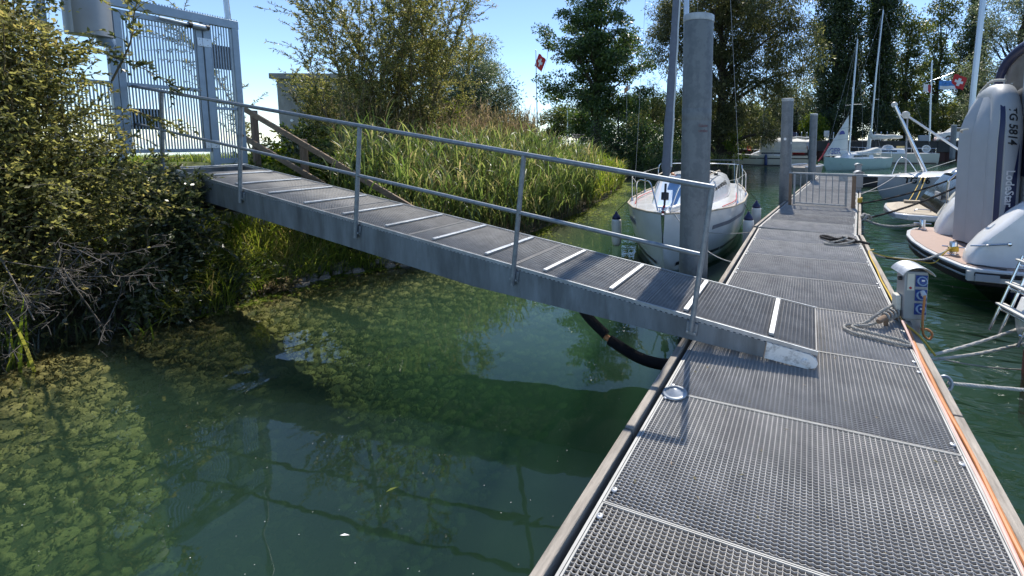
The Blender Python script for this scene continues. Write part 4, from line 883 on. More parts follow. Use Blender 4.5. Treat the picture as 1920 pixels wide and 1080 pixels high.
# blue spray cover seen behind
mb = MB(); mb.add([(4.4, 15.8, 1.2), (7.0, 15.8, 0.9), (7.0, 15.8, 2.0), (5.1, 15.8, 1.9), (4.6, 16.8, 1.2), (7.0, 16.8, 0.9), (7.0, 16.8, 2.0), (5.3, 16.8, 1.9)], [(0, 1, 2, 3), (7, 6, 5, 4), (0, 3, 7, 4), (3, 2, 6, 7), (0, 4, 5, 1)])
cvb = thing('motor_boat', 'boat under a pale blue grey cover behind the dark motor boat', 'motor boat', (5.5, 16.2, 0))
mb.build('cover', M['hypalon'], cvb, bevel=0.05)
hb = Hull([(0, 0.03, 0.9, 0.01, 0.3), (-0.6, 0.5, 0.85, 0.3, -0.1), (-2, 0.9, 0.8, 0.7, -0.2), (-4.5, 0.9, 0.8, 0.8, -0.1)])
q = hb.shell(); q.v = [(4.1-x*1.0, 16.1+y*0.7, z) for x, y, z in q.v]; q.build('hull', M['greyhull'], cvb, smooth=60)
q = MB(); q.tube([(4.30, 15.4, 0.9), (4.36, 15.4, 3.6), (4.47, 15.4, 6.6), (4.55, 15.4, 9.0)], 0.075, 12); q.build('mast', M['alu'], cvb)

# ---- motor yacht with teak platform, dinghy stored upright on it
my = thing('motor_yacht', 'white motor yacht with rosy teak swim platform and navy canopy', 'motor yacht', (3.2, 8.3, 0))
out_ = [(3.3, 6.88), (2.10, 6.88), (1.97, 7.02), (1.84, 7.4), (1.72, 7.95), (1.665, 8.5), (1.68, 9.0), (1.76, 9.4), (1.92, 9.72), (2.15, 9.92), (3.3, 9.95)]
def scaled(o, k, c=(2.9, 8.4)): return [(c[0]+(x-c[0])*k, c[1]+(y-c[1])*k) for x, y in o]
pf = slab(out_, 0.395, 0.44).build('platform', M['white'], my, bevel=0.012)
slab(scaled(out_, 0.955), 0.4405, 0.449).build('platform_tread', M['teak'], pf)
slab(scaled(out_, 0.995), 0.335, 0.394).build('rub_rail', M['black'], my, bevel=0.015)
slab(scaled(out_, 0.985), 0.30, 0.334).build('platform_trim', M['greyhull'], my, bevel=0.01)
slab(scaled(out_, 0.965), 0.20, 0.298).build('platform_underside', M['black'], my, bevel=0.02)
mb = MB(); mb.box((2.02, 6.90, 0.265), (3.6, 6.98, 0.40)); mb.build('platform_side', M['canvas'], my, bevel=0.006)
mb = MB(); mb.box((2.10, 6.86, 0.285), (2.36, 6.885, 0.375)); mb.build('side_light', M['hypalon'], my)
for bx, by in ((2.04, 9.56), (2.03, 7.60)):
    mb = MB(); mb.lathe([(0.075, 0), (0.075, 0.012), (0.052, 0.016), (0.052, 0.185), (0.047, 0.195), (0, 0.195)], 24, (bx, by, 0.449)); bo = mb.build('bollard', M['stainless'], my)
    mb = MB(); mb.tube([(bx-0.14, by+0.02, 0.565), (bx+0.14, by-0.02, 0.565)], 0.010, 8); mb.build('cross_pin', M['stainless'], bo)
mb = MB(); mb.box((2.60, 7.15, -0.3), (6.5, 9.7, 0.30)); mb.build('hull_bottom', M['navy'], my, bevel=0.06)
for z in (0.10, 0.19):
    mb = MB(); mb.box((2.58, 7.13, z), (6.5, 7.145, z+0.03)); mb.build('waterline_stripe', M['white'], my)
prof = [(2.07, 0.452), (2.075, 0.54), (2.12, 0.64), (2.24, 0.82), (2.43, 1.02), (2.58, 1.19), (2.74, 1.33), (3.3, 1.65), (4.3, 1.95), (6.5, 2.1), (6.5, 0.30), (2.9, 0.452)]
def quarter(y0, y1, prof, bulge):
    rings = []; c = Vector((3.4, 0, 1.0))
    for t_, k in ((0.0, 0.90), (0.10, 0.965), (0.3, 0.995), (0.5, 1.0), (0.7, 0.995), (0.9, 0.965), (1.0, 0.90)):
        rings.append([Vector((c.x+(x-c.x)*(1-(1-k)*0.55), y0+(y1-y0)*t_, c.z+(z-c.z)*k if z > 0.6 else z)) for x, z in prof])
    return MB().loft(rings, True, True, True)
nq = quarter(7.05, 7.46, prof, 0.1).build('near_quarter', M['white'], my, smooth=50)
mb = MB(); mb.tube(curve([(2.10, 7.12, 0.70), (2.22, 7.02, 0.735), (2.42, 7.02, 0.765), (2.52, 7.06, 0.775)], 5), 0.011, 8); mb.lathe([(0.03, 0), (0.022, 0.02), (0, 0.025)], 12, (2.50, 7.045, 0.77), rot_to((0, -1, 0))); mb.build('grab_rail', M['stainless'], nq)
mb = MB(); mb.box((2.62, 7.02, 1.32), (3.0, 7.05, 1.37)); mb.build('vent', M['blackp'], nq)
mb = MB(); mb.lathe([(0.09, -0.03), (0.13, 0.0), (0.09, 0.03), (0.05, 0.0), (0.09, -0.03)], 16, (2.80, 7.0, 1.60), rot_to((0, 1, 0))); mb.build('life_ring', M['orange'], my)
mb = MB(); mb.bar((2.06, 7.10, 0.456), (2.45, 6.93, 0.456), 0.05, 0.008); mb.build('step_mat', M['black'], pf)
prof2 = [(2.20, 0.452), (2.22, 0.58), (2.31, 0.80), (2.46, 1.06), (2.8, 1.35), (4.3, 1.7), (4.3, 0.452)]
quarter(9.15, 9.62, prof2, 0.1).build('far_quarter', M['white'], my, smooth=50)
mb = MB(); mb.box((3.0, 7.62, 0.452), (3.2, 9.2, 1.75)); mb.build('transom', M['white'], my, bevel=0.04)
# canopy: navy hoop with clear panel
hoop = [(9.30, 1.6), (9.30, 2.6), (9.26, 3.05), (9.05, 3.36), (8.6, 3.52), (8.1, 3.56), (7.6, 3.48), (7.3, 3.2), (7.25, 2.6), (7.25, 1.6)]
P = curve([(2.98, y, z) for y, z in hoop], 6); mb = MB(); mb.tube(P, 0.075, 12); cn = mb.build('canopy_hoop', M['navy'], my)
rings = [[(2.99, y, z) for y, z in hoop], [(3.0+1.6, y, z+0.10 if z > 2.9 else z) for y, z in hoop], [(3.0+3.6, y, z) for y, z in hoop]]
mb = MB(); mb.loft([r[1:-1] for r in rings]); mb.build('canopy_roof', M['navy'], cn, smooth=50)
mb = MB(); mb.add([(3.01, y, z) for y, z in hoop], [tuple(range(10))]); pn = mb.build('clear_panel', M['clearvinyl'], cn)
for y in (9.12, 8.35):
    mb = MB(); mb.box((3.0, y-0.035, 1.7), (3.006, y+0.035, 3.33 if y > 9 else 3.50)); mb.build('panel_seam', M['greyhull'], pn)
mb = MB(); mb.box((2.985, 7.3, 1.6), (3.003, 8.2, 2.15)); mb.build('panel_flap', M['navy'], pn)

# ---- inflatable dinghy standing on its stern
dg = thing('inflatable_dinghy', 'grey inflatable dinghy with navy trim stored upright on the yacht platform', 'dinghy', (2.7, 8.65, 0.45))
def sec(z):
    """half beam of tube centres, tube radius, tube x, keel x, chine x at height z above the stern"""
    t_ = min(1, max(0, (z-1.70)/0.80)); hb = 0.50*(1-t_**2.6)**0.5 if t_ < 1 else 0.0
    return hb, 0.21-0.05*t_, 2.74+0.02*t_, 2.29+0.30*t_**1.8, 2.44+0.20*t_**1.5
path = []; rad = []
zs = [0.03, 0.08, 0.4, 0.8, 1.2, 1.5, 1.75, 1.98, 2.16, 2.29, 2.38]
for z in zs: hb, r, tx, kx, chx = sec(z); path.append((tx, 8.65-hb, 0.46+z)); rad.append(r*(0.55 if z == zs[0] else 1))
hb, r, tx, kx, chx = sec(2.42)
path.append((tx, 8.65, 0.46+2.415)); rad.append(r)
for z in zs[::-1]: hb, r, tx, kx, chx = sec(z); path.append((tx, 8.65+hb, 0.46+z)); rad.append(r*(0.55 if z == zs[0] else 1))
mb = MB(); mb.tube(path, rad, 22); tb_ = mb.build('tube', M['hypalon'], dg, smooth=60)
rings = []
for z in np.linspace(0.02, 2.36, 16):
    hb, r, tx, kx, chx = sec(z)
    rings.append([Vector((tx+0.02, 8.65-hb-0.02, 0.46+z)), Vector((chx+0.10, 8.65-hb*0.98, 0.46+z)), Vector((chx, 8.65-hb*0.72, 0.46+z)), Vector((chx-0.035, 8.65-hb*0.40, 0.46+z)), Vector((chx-0.02, 8.65-hb*0.37, 0.46+z)), Vector((kx+0.02, 8.65-0.05, 0.46+z)), Vector((kx, 8.65, 0.46+z)), Vector((kx+0.02, 8.65+0.05, 0.46+z)),
                  Vector((chx-0.02, 8.65+hb*0.37, 0.46+z)), Vector((chx-0.035, 8.65+hb*0.40, 0.46+z)), Vector((chx, 8.65+hb*0.72, 0.46+z)), Vector((chx+0.10, 8.65+hb*0.98, 0.46+z)), Vector((tx+0.02, 8.65+hb+0.02, 0.46+z))])
MB().loft(rings, True, True, True).build('hull', M['hypalon'], dg, smooth=40)
def on_tube(v, z0, a0, off=0.004):
    """v: (along downwards, round the tube, out)"""
    z = z0 - v[0]; hb, r, tx, kx, chx = sec(z); a = a0 + v[1]/0.21
    return (tx + (r+off+v[2])*math.sin(a), 8.65-hb-(r+off+v[2])*math.cos(a), 0.46+z)
def tube_patch(z0, z1, a0, a1, name, m, off=0.004, taper=None):
    rings = []
    for i in range(25):
        t_ = i/24; z = z0+(z1-z0)*t_; w = (taper(t_) if taper else 1.0); am = a1
        rings.append([Vector(on_tube((0, 0, 0), z, am-(am-a0)*w*(1-k/4), off)) for k in range(5)])
    return MB().loft(rings).build(name, m, dg, smooth=60)
tube_patch(0.10, 2.30, -0.66, -0.36, 'navy_strake', M['navy'], 0.012)
tube_patch(0.10, 1.62, -0.28, 0.62, 'navy_wedge', M['navy'], 0.004, lambda t_: 1-0.98*max(0, t_*1.15-0.15))
tube_patch(0.06, 2.30, -0.31, -0.29, 'seam', M['cream'], 0.003); tube_patch(0.06, 2.30, -0.73, -0.70, 'seam', M['cream'], 0.003)
q = text_mb('TG 5814', 0.155, Matrix.Identity(4), shear=0.15, depth=0.001, bold=0.004); q.v = [on_tube(v, 1.90, 0.10, 0.006) for v in q.v]; q.build('lettering', M['text_dark'], dg, smooth=0)
q = text_mb('LodeStar', 0.15, Matrix.Identity(4), depth=0.001, bold=0.003); q.v = [on_tube(v, 0.97, 0.12, 0.008) for v in q.v]; q.build('lettering', M['text_white'], dg, smooth=0)
mb = MB(); mb.tube(curve([(2.30, 8.52, 2.27), (2.26, 8.45, 2.29), (2.27, 8.36, 2.31), (2.33, 8.33, 2.32)], 4), 0.014, 8); mb.build('hull_grip', M['cream'], dg)
mb = MB(); mb.tube(curve([(2.62, 8.9, 2.93), (2.68, 8.75, 3.06), (2.72, 8.6, 3.09), (2.8, 8.45, 3.07)], 5), 0.022, 8); mb.build('bow_line', M['rope'], dg)
rings = [[Vector(( -0.215*math.cos(a)*k+2.755, 8.65+y, 0.46+z+0.0)) for a in (-0.2, 0.15, 0.5, 0.9, 1.3)] for y, z, k in ()]
mb = MB(); mb.loft([[(2.64-0.03*k, 8.65+y, 2.86-0.09*k-abs(y)*0.35) for k in range(4)] for y in (-0.22, -0.1, 0.02, 0.14, 0.26)]); o = mb.build('bow_patch', M['navy'], dg, smooth=60); md = o.modifiers.new('t', 'SOLIDIFY'); md.thickness = 0.02

# ---- boat with a boarding ladder at the right edge
lb = thing('sailboat', 'white boat stern with brown red underbody at the right edge', 'boat', (2.6, 4.5, 0), 0)
rings = []
for x, b_, zt in ((1.84, 0.46, 0.52), (1.92, 0.55, 0.66), (2.3, 0.62, 0.70), (4.0, 0.75, 0.78), (6.0, 0.75, 0.85)):
    rings.append([Vector((x, 4.52+b_, zt)), Vector((x+0.02, 4.52+b_*0.97, 0.36)), Vector((x+0.06, 4.52+b_*0.85, 0.24)), Vector((x+0.20, 4.52, 0.18)), Vector((x+0.06, 4.52-b_*0.85, 0.24)), Vector((x+0.02, 4.52-b_*0.97, 0.36)), Vector((x, 4.52-b_, zt))])
MB().loft(rings, True, True, True).build('hull', M['white'], lb, smooth=40)
mb = MB(); mb.box((1.90, 4.1, -0.5), (5.5, 4.94, 0.23)); mb.build('underbody', M['antifoul'], lb, bevel=0.03)
ladder = thing('boarding_ladder', 'folding stainless boarding ladder with white steps at the right edge', 'ladder', (1.8, 5.0, 0.5))
d_ = Vector((-0.20, -0.02, -0.66)).normalized()
for k, (ox, oy) in enumerate(((0, 0), (0.055, -0.07), (0.10, -0.34), (0.155, -0.41))):
    p0 = Vector((1.90+ox, 5.05+oy, 1.06)); mb = MB(); mb.tube([p0, p0+d_*0.78], 0.0125, 10); mb.build('rail', M['stainless'], ladder)
for k, s_ in enumerate((0.30, 0.52, 0.06)):
    p0 = Vector((1.90, 5.05, 1.06))+d_*s_
    mb = MB(); mb.loft([[p0+Vector((-0.03, 0.03, 0.0)), p0+Vector((0.05, 0.03, 0)), p0+Vector((0.05, 0.03, 0.022)), p0+Vector((-0.03, 0.03, 0.022))], [p0+Vector((0.07, -0.38, 0.0)), p0+Vector((0.15, -0.38, 0)), p0+Vector((0.15, -0.38, 0.022)), p0+Vector((0.07, -0.38, 0.022))]], True, True, True)
    st_ = mb.build('step', M['canvas'], ladder, bevel=0.006)
    mb = MB(); mb.tube([p0+Vector((0.0, 0.02, -0.03)), p0+Vector((0.12, -0.40, -0.03))], 0.012, 8); mb.build('step_rod', M['stainless'], st_)
mb = MB(); mb.tube([(1.78, 4.70, 0.42), (2.3, 4.55, 0.30)], 0.014, 8); mb.build('stand_off', M['stainless'], ladder)
# ------------------------------------------------------------ foliage builders (numpy)
def unit(v): return v/np.maximum(1e-9, np.linalg.norm(v, axis=-1, keepdims=True))
def rand_dir(n): return unit(rng.normal(size=(n, 3)))
def leaf_quads(P, D, N, L, W):
    D = unit(D); S = unit(np.cross(D, N)); N = np.cross(S, D); L = L[:, None]; W = W[:, None]
    mid = P + D*L*0.42
    return np.stack([P, mid+S*W/2+N*W*0.12, P+D*L-N*L*0.10, mid-S*W/2+N*W*0.12], 1)
def quads_mesh(name, V, m):
    n = V.shape[0]; return np_mesh(name, V, np.arange(n*4).reshape(n, 4), m)
def np_tubes(PL, RR, k=3):
    """PL (n,m,3) polylines, RR (n,m) radii -> verts, quads"""
    n, mm, _ = PL.shape
    T = np.gradient(PL, axis=1); T = unit(T); ref = np.where(np.abs(T[..., 2:3]) > 0.9, np.array([1.0, 0, 0]), np.array([0, 0, 1.0]))
    U = unit(np.cross(T, ref)); Wv = np.cross(T, U)
    a = 2*np.pi*np.arange(k)/k
    V = PL[:, :, None]+RR[:, :, None, None]*(U[:, :, None]*np.cos(a)[:, None]+Wv[:, :, None]*np.sin(a)[:, None])
    i = np.arange(mm-1)[:, None]; j = np.arange(k)[None]
    f = np.stack([i*k+j, i*k+(j+1) % k, (i+1)*k+(j+1) % k, (i+1)*k+j], -1).reshape(-1, 4)
    F = (f[None]+(np.arange(n)*mm*k)[:, None, None]).reshape(-1, 4)
    return V.reshape(-1, 3), F
def bend(S, D, L, m=6, droop=0.3, wig=0.05):
    """shoots from S along D, drooping"""
    t = np.linspace(0, 1, m)[None, :, None]; D = unit(D); L = np.asarray(L)[:, None, None]
    n = len(S); W_ = rng.normal(0, wig, (n, 1, 3))*np.sin(t*np.pi*1.3)
    return S[:, None]+D[:, None]*L*t + np.array([0, 0, -1.0])*L*droop*t**2 + W_*L
def along(PL, per, t0=0.12, t1=1.0):
    """points, tangents along polylines"""
    n, m, _ = PL.shape; t = rng.uniform(t0, t1, (n, per))*(m-1); i = np.minimum(t.astype(int), m-2); f = (t-i)[..., None]; r = np.arange(n)[:, None]
    return (PL[r, i]*(1-f)+PL[r, i+1]*f).reshape(-1, 3), unit(PL[r, i+1]-PL[r, i]).reshape(-1, 3)
def shoot_leaves(PL, per, L, W, spread=0.8, t0=0.12, down=0.0):
    P, T = along(PL, per, t0); n = len(P); D = unit(T*1.0+rand_dir(n)*spread+np.array([0, 0, -down])); N = unit(rand_dir(n)+np.array([0, 0, 0.5]))
    return leaf_quads(P, D, N, L*rng.uniform(0.6, 1.25, n), W*rng.uniform(0.7, 1.2, n))
def in_ball(n, p=0.45):
    return rand_dir(n)*rng.random((n, 1))**p
def clump_leaves(Cn, rad, per, L, W, droop=0.2, up=0.5, flat=0.75, p=0.5):
    n = len(Cn)*per; o = in_ball(n, p)*np.repeat(rad, per)[:, None]; o[:, 2] *= flat
    P = np.repeat(Cn, per, 0)+o; D = unit(unit(o)*0.6+rand_dir(n)*0.8+np.array([0, 0, -droop])); N = unit(rand_dir(n)*0.8+np.array([0, 0, up]))
    return leaf_quads(P, D, N, L*rng.uniform(0.45, 1.45, n), W*rng.uniform(0.55, 1.35, n))
def parts(root, stem_VF, V, leafm, stemm=None, stem='trunk', crown='crown'):
    off = np.array(root.location)
    if stem_VF is not None:
        vv, ff = stem_VF; o = link(stem, np_mesh(stem, vv-off, ff, stemm or M['bark'], True), None, root)
    c = link(crown, quads_mesh(crown, V-off, leafm), None, root); tag(c, kind=None)
    return root
def join_VF(*a):
    Vs, Fs, o = [], [], 0
    for v, f in a: Vs.append(v); Fs.append(f+o); o += len(v)
    return np.concatenate(Vs), np.concatenate(Fs)
def PX(x, d):
    """ground place at image column x and depth d from the camera"""
    k = (x-1200)/818.0; return (-0.3634+0.9316*k)*d, (0.9316+0.3634*k)*d
def tree(name, label, loc, h, tr, ells, ncl, per, L, W, leafm, cr=(0.5, 0.9), limbs=22, droop=0.2, wob_=0.03, group='trees along the marina', surf=0.42, flat=0.75, ph=0.85, cat='tree', lean=(0, 0), fork=0.35):
    """tapered trunk, limbs reaching into the crown, leaves in clumps"""
    loc = np.array(loc, float); root = thing(name, label, cat, tuple(loc), 0, group)
    k = 10; t = np.linspace(0, 1, k)
    tp = loc+np.stack([lean[0]*t*h+rng.normal(0, wob_*h*0.3, k)*t, lean[1]*t*h+rng.normal(0, wob_*h*0.3, k)*t, t*h*ph-0.2*(1-t)], -1)
    cs = []
    tot = sum(e[1][0]*e[1][1]*e[1][2] for e in ells)
    for c, r in ells:
        m_ = max(3, int(ncl*r[0]*r[1]*r[2]/tot)); cs.append(loc+np.array(c)+in_ball(m_, surf)*np.array(r))
    cs = np.concatenate(cs); rad = rng.uniform(cr[0], cr[1], len(cs))
    sel = cs[rng.permutation(len(cs))[:limbs]]
    hz = np.clip((sel[:, 2]-loc[2])/(h*ph)*0.75-0.08, fork*0.5, 0.95); s0 = np.stack([np.interp(hz, t, tp[:, i]) for i in range(3)], -1)
    u = np.linspace(0, 1, 7)[None, :, None]; PL = s0[:, None]*(1-u)+sel[:, None]*u; PL[..., 2] += (np.sin(u[..., 0]*np.pi)*0.10*np.linalg.norm(sel-s0, axis=1)[:, None])*(-1 if droop < 0 else 1)
    PL += rng.normal(0, 0.02*h*0.3, PL.shape)*np.sin(u*np.pi)
    r0 = tr*(1-hz*0.85)*0.55; RR = r0[:, None]*(1-0.85*u[..., 0])
    # twigs from limb ends to neighbouring clumps
    near = cs[rng.integers(0, len(cs), len(cs))]; src = sel[np.argmin(((cs[:, None]-sel[None])**2).sum(-1), 1)] if len(cs)*len(sel) < 4e6 else near
    TW = src[:, None]*(1-u)+cs[:, None]*u + rng.normal(0, 0.03, (len(cs), 7, 3))
    TR = np.full((len(cs), 7), tr*0.06)*(1-0.7*u[..., 0])
    flare = tr*(1-0.86*t); flare[0] *= 1.35
    VF = join_VF(np_tubes(tp[None], flare[None], 10), np_tubes(PL, RR, 6), np_tubes(TW, TR, 3))
    V = clump_leaves(cs, rad, per, L, W, droop, flat=flat)
    return parts(root, VF, V, leafm)

Lf = {}
Lf['willow'] = leafmat('willow leaves', [(0.15, (0.060, 0.078, 0.024)), (0.5, (0.150, 0.165, 0.055)), (0.85, (0.28, 0.26, 0.10))], 0.45, 0.5, 0.4)
Lf['willowgrey'] = leafmat('grey willow leaves', [(0.15, (0.045, 0.072, 0.033)), (0.5, (0.102, 0.135, 0.068)), (0.85, (0.195, 0.217, 0.128))], 0.35, 0.6, 0.45)
Lf['alder'] = leafmat('alder leaves', [(0.15, (0.022, 0.048, 0.016)), (0.5, (0.051, 0.093, 0.029)), (0.85, (0.120, 0.168, 0.042))], 0.30, 0.5, 0.4)
Lf['crack'] = leafmat('crack willow leaves', [(0.15, (0.034, 0.045, 0.018)), (0.5, (0.077, 0.090, 0.033)), (0.85, (0.172, 0.173, 0.068))], 0.38, 0.5, 0.45)
Lf['poplar'] = leafmat('poplar leaves', [(0.15, (0.016, 0.034, 0.016)), (0.5, (0.034, 0.058, 0.022)), (0.88, (0.088, 0.120, 0.035))], 0.22, 0.5, 0.4)
Lf['mixed'] = leafmat('broadleaf foliage', [(0.15, (0.027, 0.051, 0.015)), (0.5, (0.068, 0.098, 0.027)), (0.88, (0.173, 0.180, 0.045))], 0.38, 0.5, 0.45)
Lf['bright'] = leafmat('bright green foliage', [(0.15, (0.055, 0.094, 0.013)), (0.5, (0.110, 0.165, 0.024)), (0.88, (0.220, 0.242, 0.044))], 0.45, 0.4, 0.5)
Lf['bush'] = leafmat('bush leaves', [(0.12, (0.055, 0.062, 0.026)), (0.42, (0.135, 0.145, 0.055)), (0.72, (0.23, 0.232, 0.085)), (0.95, (0.31, 0.27, 0.11))], 0.52, 0.35, 0.5)
Lf['dark'] = leafmat('dark shrub leaves', [(0.15, (0.027, 0.042, 0.018)), (0.5, (0.063, 0.084, 0.033)), (0.88, (0.150, 0.165, 0.075))], 0.25, 0.8, 0.35)
Lf['reed'] = leafmat('reed leaves', [(0.12, (0.041, 0.071, 0.021)), (0.45, (0.109, 0.161, 0.048)), (0.72, (0.207, 0.247, 0.086)), (0.95, (0.380, 0.322, 0.172))], 0.42, 0.6, 0.4)
Lf['grass'] = leafmat('bank grass', [(0.12, (0.061, 0.099, 0.020)), (0.5, (0.132, 0.187, 0.035)), (0.8, (0.242, 0.259, 0.066)), (0.97, (0.352, 0.286, 0.132))], 0.45, 0.5, 0.45)
Lf['weed'] = leafmat('dry weeds', [(0.12, (0.070, 0.075, 0.030)), (0.45, (0.160, 0.145, 0.070)), (0.75, (0.270, 0.215, 0.130)), (0.95, (0.360, 0.270, 0.190))], 0.40, 0.3, 0.7)

def blades(B, H, W_, lean, curl, m=4):
    """arching strips: bases B (n,3), lengths H, lean directions"""
    n = len(B); t = np.linspace(0, 1, m)[None, :, None]; H = np.asarray(H)[:, None, None]; lean = unit(lean)
    up = np.array([0, 0, 1.0]); c = np.asarray(curl)[:, None, None]
    P = B[:, None]+up*H*(t-0.42*c*t**2.2)+lean[:, None]*H*(0.12*t+0.75*c*t**2)
    S = unit(np.cross(lean, up)+rng.normal(0, 0.35, (n, 3)))[:, None]; w_ = np.asarray(W_)[:, None, None]*(0.7+0.9*t-1.55*t**2).clip(0.04)
    V = np.stack([P-S*w_/2, P+S*w_/2], 2).reshape(n, m*2, 3)
    i = np.arange(m-1); f = np.stack([i*2, i*2+1, i*2+3, i*2+2], -1); F = (f[None]+(np.arange(n)*m*2)[:, None, None]).reshape(-1, 4)
    return V.reshape(-1, 3), F
def hdir(n): a = rng.uniform(0, 2*np.pi, n); return np.stack([np.cos(a), np.sin(a), np.zeros(n)], -1)
def ground_pts(x, y, dz=-0.02): return np.stack([x, y, gz(x, y)+dz], -1)

# ------------------------------------------------------------ near bank: bush, twigs, grass
def shrub(name, label, loc, stems, height, spread, sub, per, L, W, leafm, sl=(0.35, 0.7), droop=0.25, stemr=0.018, cat='shrub', group=None, tilt=(0, 0), t0=0.15, sp=0.8, ellips=None, out=0.6):
    loc = np.array(loc, float); root = thing(name, label, cat, tuple(loc), 0, group)
    S = loc+np.stack([rng.normal(0, spread*0.22, stems), rng.normal(0, spread*0.22, stems), np.full(stems, -0.15)], -1)
    D = np.stack([rng.normal(tilt[0], spread/height*0.62, stems), rng.normal(tilt[1], spread/height*0.62, stems), np.ones(stems)], -1)
    PL = bend(S, D, height*rng.uniform(0.65, 1.05, stems), 8, droop*0.35, 0.06)
    P, T = along(PL, sub, 0.18); n = len(P)
    SH_ = bend(P, unit(T*0.8+rand_dir(n)*out), rng.uniform(sl[0], sl[1], n), 5, droop, 0.06)
    VF = join_VF(np_tubes(PL, stemr*(1-0.8*np.linspace(0, 1, 8))[None].repeat(stems, 0), 5), np_tubes(SH_, np.full((n, 5), stemr*0.22), 3))
    V = np.concatenate([shoot_leaves(SH_, per, L, W, sp, t0), shoot_leaves(PL[:, 3:], max(4, per), L, W, sp, 0.2)])
    return parts(root, VF, V, leafm, M['twig'], 'stems', 'foliage')
# big bush on the left: dense clumps carried by many stems
def bush(name, label, loc, ells, ncl, per, L, W, leafm, cr, cat='bush', group=None, stems=26, stemr=0.016):
    loc = np.array(loc, float); root = thing(name, label, cat, tuple(loc), 0, group); cs = []
    tot = sum((e[1][0]*e[1][1]*e[1][2]) for e in ells)
    for c, r in ells: cs.append(np.array(c)+in_ball(max(4, int(ncl*r[0]*r[1]*r[2]/tot)), 0.38)*np.array(r))
    cs = np.concatenate(cs); rad = rng.uniform(cr[0], cr[1], len(cs)); sel = cs[rng.permutation(len(cs))]
    u = np.linspace(0, 1, 7)[None, :, None]; s0 = loc+np.stack([rng.normal(0, 0.22, len(sel)), rng.normal(0, 0.22, len(sel)), np.zeros(len(sel))], -1)
    PL = s0[:, None]*(1-u)+sel[:, None]*u; PL[..., 2] += np.sin(u[..., 0]*np.pi)*0.12; PL += rng.normal(0, 0.05, PL.shape)*np.sin(u*np.pi)
    RR = stemr*(1-0.85*u[..., 0])*np.ones((len(sel), 1))*rng.uniform(0.3, 1, (len(sel), 1))
    V = clump_leaves(cs, rad, per, L, W, 0.25, 0.4, 0.8, 0.62)
    q_ = cs[rng.integers(0, len(cs), int(len(cs)*1.6))]; D_ = unit(unit(q_-loc)+rand_dir(len(q_))*0.8); B2 = bend(q_, D_, rng.uniform(0.2, 0.55, len(q_)), 5, 0.3, 0.1)
    root = parts(root, np_tubes(PL, RR, 4), np.concatenate([V, shoot_leaves(B2, 20, L*1.1, W, 0.8)]), leafm, M['twig'], 'stems', 'foliage')
    vv, ff = np_tubes(B2, np.full((len(q_), 5), 0.0026), 3); tag(link('bare_shoots', np_mesh('bare_shoots', vv-loc, ff, M['deadtwig'], True), None, root), kind='stuff')
    return root
bush('large_bush', 'large yellow green bush filling the left edge beside the gate', (-8.1, 1.75, 0.9), [((-8.0, 1.40, 2.9), (0.85, 0.95, 2.0)), ((-7.65, 1.55, 1.25), (0.75, 0.85, 0.95)), ((-7.55, 2.35, 1.40), (0.42, 0.55, 1.0)), ((-7.75, 2.15, 2.5), (0.45, 0.42, 0.95))], 700, 85, 0.048, 0.025, Lf['bush'], (0.12, 0.32))
bush('dark_shrub', 'dark large-leaved shrub at the upper end of the gangway', (-7.75, 2.75, 0.75), [((-7.62, 2.92, 1.45), (0.30, 0.32, 0.34)), ((-7.48, 2.86, 0.95), (0.32, 0.36, 0.42)), ((-7.35, 2.60, 0.45), (0.28, 0.36, 0.28))], 130, 46, 0.062, 0.034, Lf['dark'], (0.10, 0.2))
# leafy sprays hanging in front of the gate
def spray(label, pts, per, L, W):
    root = thing('leafy_spray', label, 'branch', pts[0], 0, 'leafy branches in front of the gate')
    c = np.array([tuple(p) for p in curve(pts, 8)]); m_ = len(c); PL = c[None]; RR = (0.011*(1-0.75*np.linspace(0, 1, m_)))[None]
    P, T = along(PL, 15, 0.15); D = unit(T*0.9+rand_dir(15)*0.7+np.array([0, 0, 0.1])); S2 = bend(P, D, rng.uniform(0.14, 0.34, 15), 5, 0.15, 0.08)
    V = np.concatenate([shoot_leaves(S2, per, L, W, 0.9), shoot_leaves(PL[:, m_//3:], 16, L, W, 0.9)])
    parts(root, join_VF(np_tubes(PL, RR, 5), np_tubes(S2, np.full((15, 5), 0.003), 3)), V, Lf['bush'] if per < 12 else Lf['dark'], M['twig'], 'branch', 'leaves')
spray('leafy branch reaching right across the lower half of the gate', [(-8.0, 2.1, 3.05), (-7.8, 2.45, 3.20), (-7.8, 2.72, 3.10), (-7.8, 2.98, 2.99), (-7.8, 3.2, 2.76)], 13, 0.062, 0.036)
spray('thin twig standing up before the top of the gate', [(-7.8, 2.62, 2.85), (-7.8, 2.80, 3.32), (-7.8, 2.86, 3.68), (-7.8, 2.93, 3.98)], 7, 0.07, 0.04)
spray('leafy branch hanging over the grey lamp housing', [(-8.1, 1.9, 3.7), (-7.8, 2.30, 3.82), (-7.8, 2.63, 3.92), (-7.8, 2.8, 3.86)], 9, 0.075, 0.045)
spray('yellowing leafy branch crossing the dull board on the gate', [(-7.9, 2.2, 2.35), (-7.8, 2.62, 2.52), (-7.8, 2.95, 2.44), (-7.8, 3.12, 2.36)], 10, 0.055, 0.034)
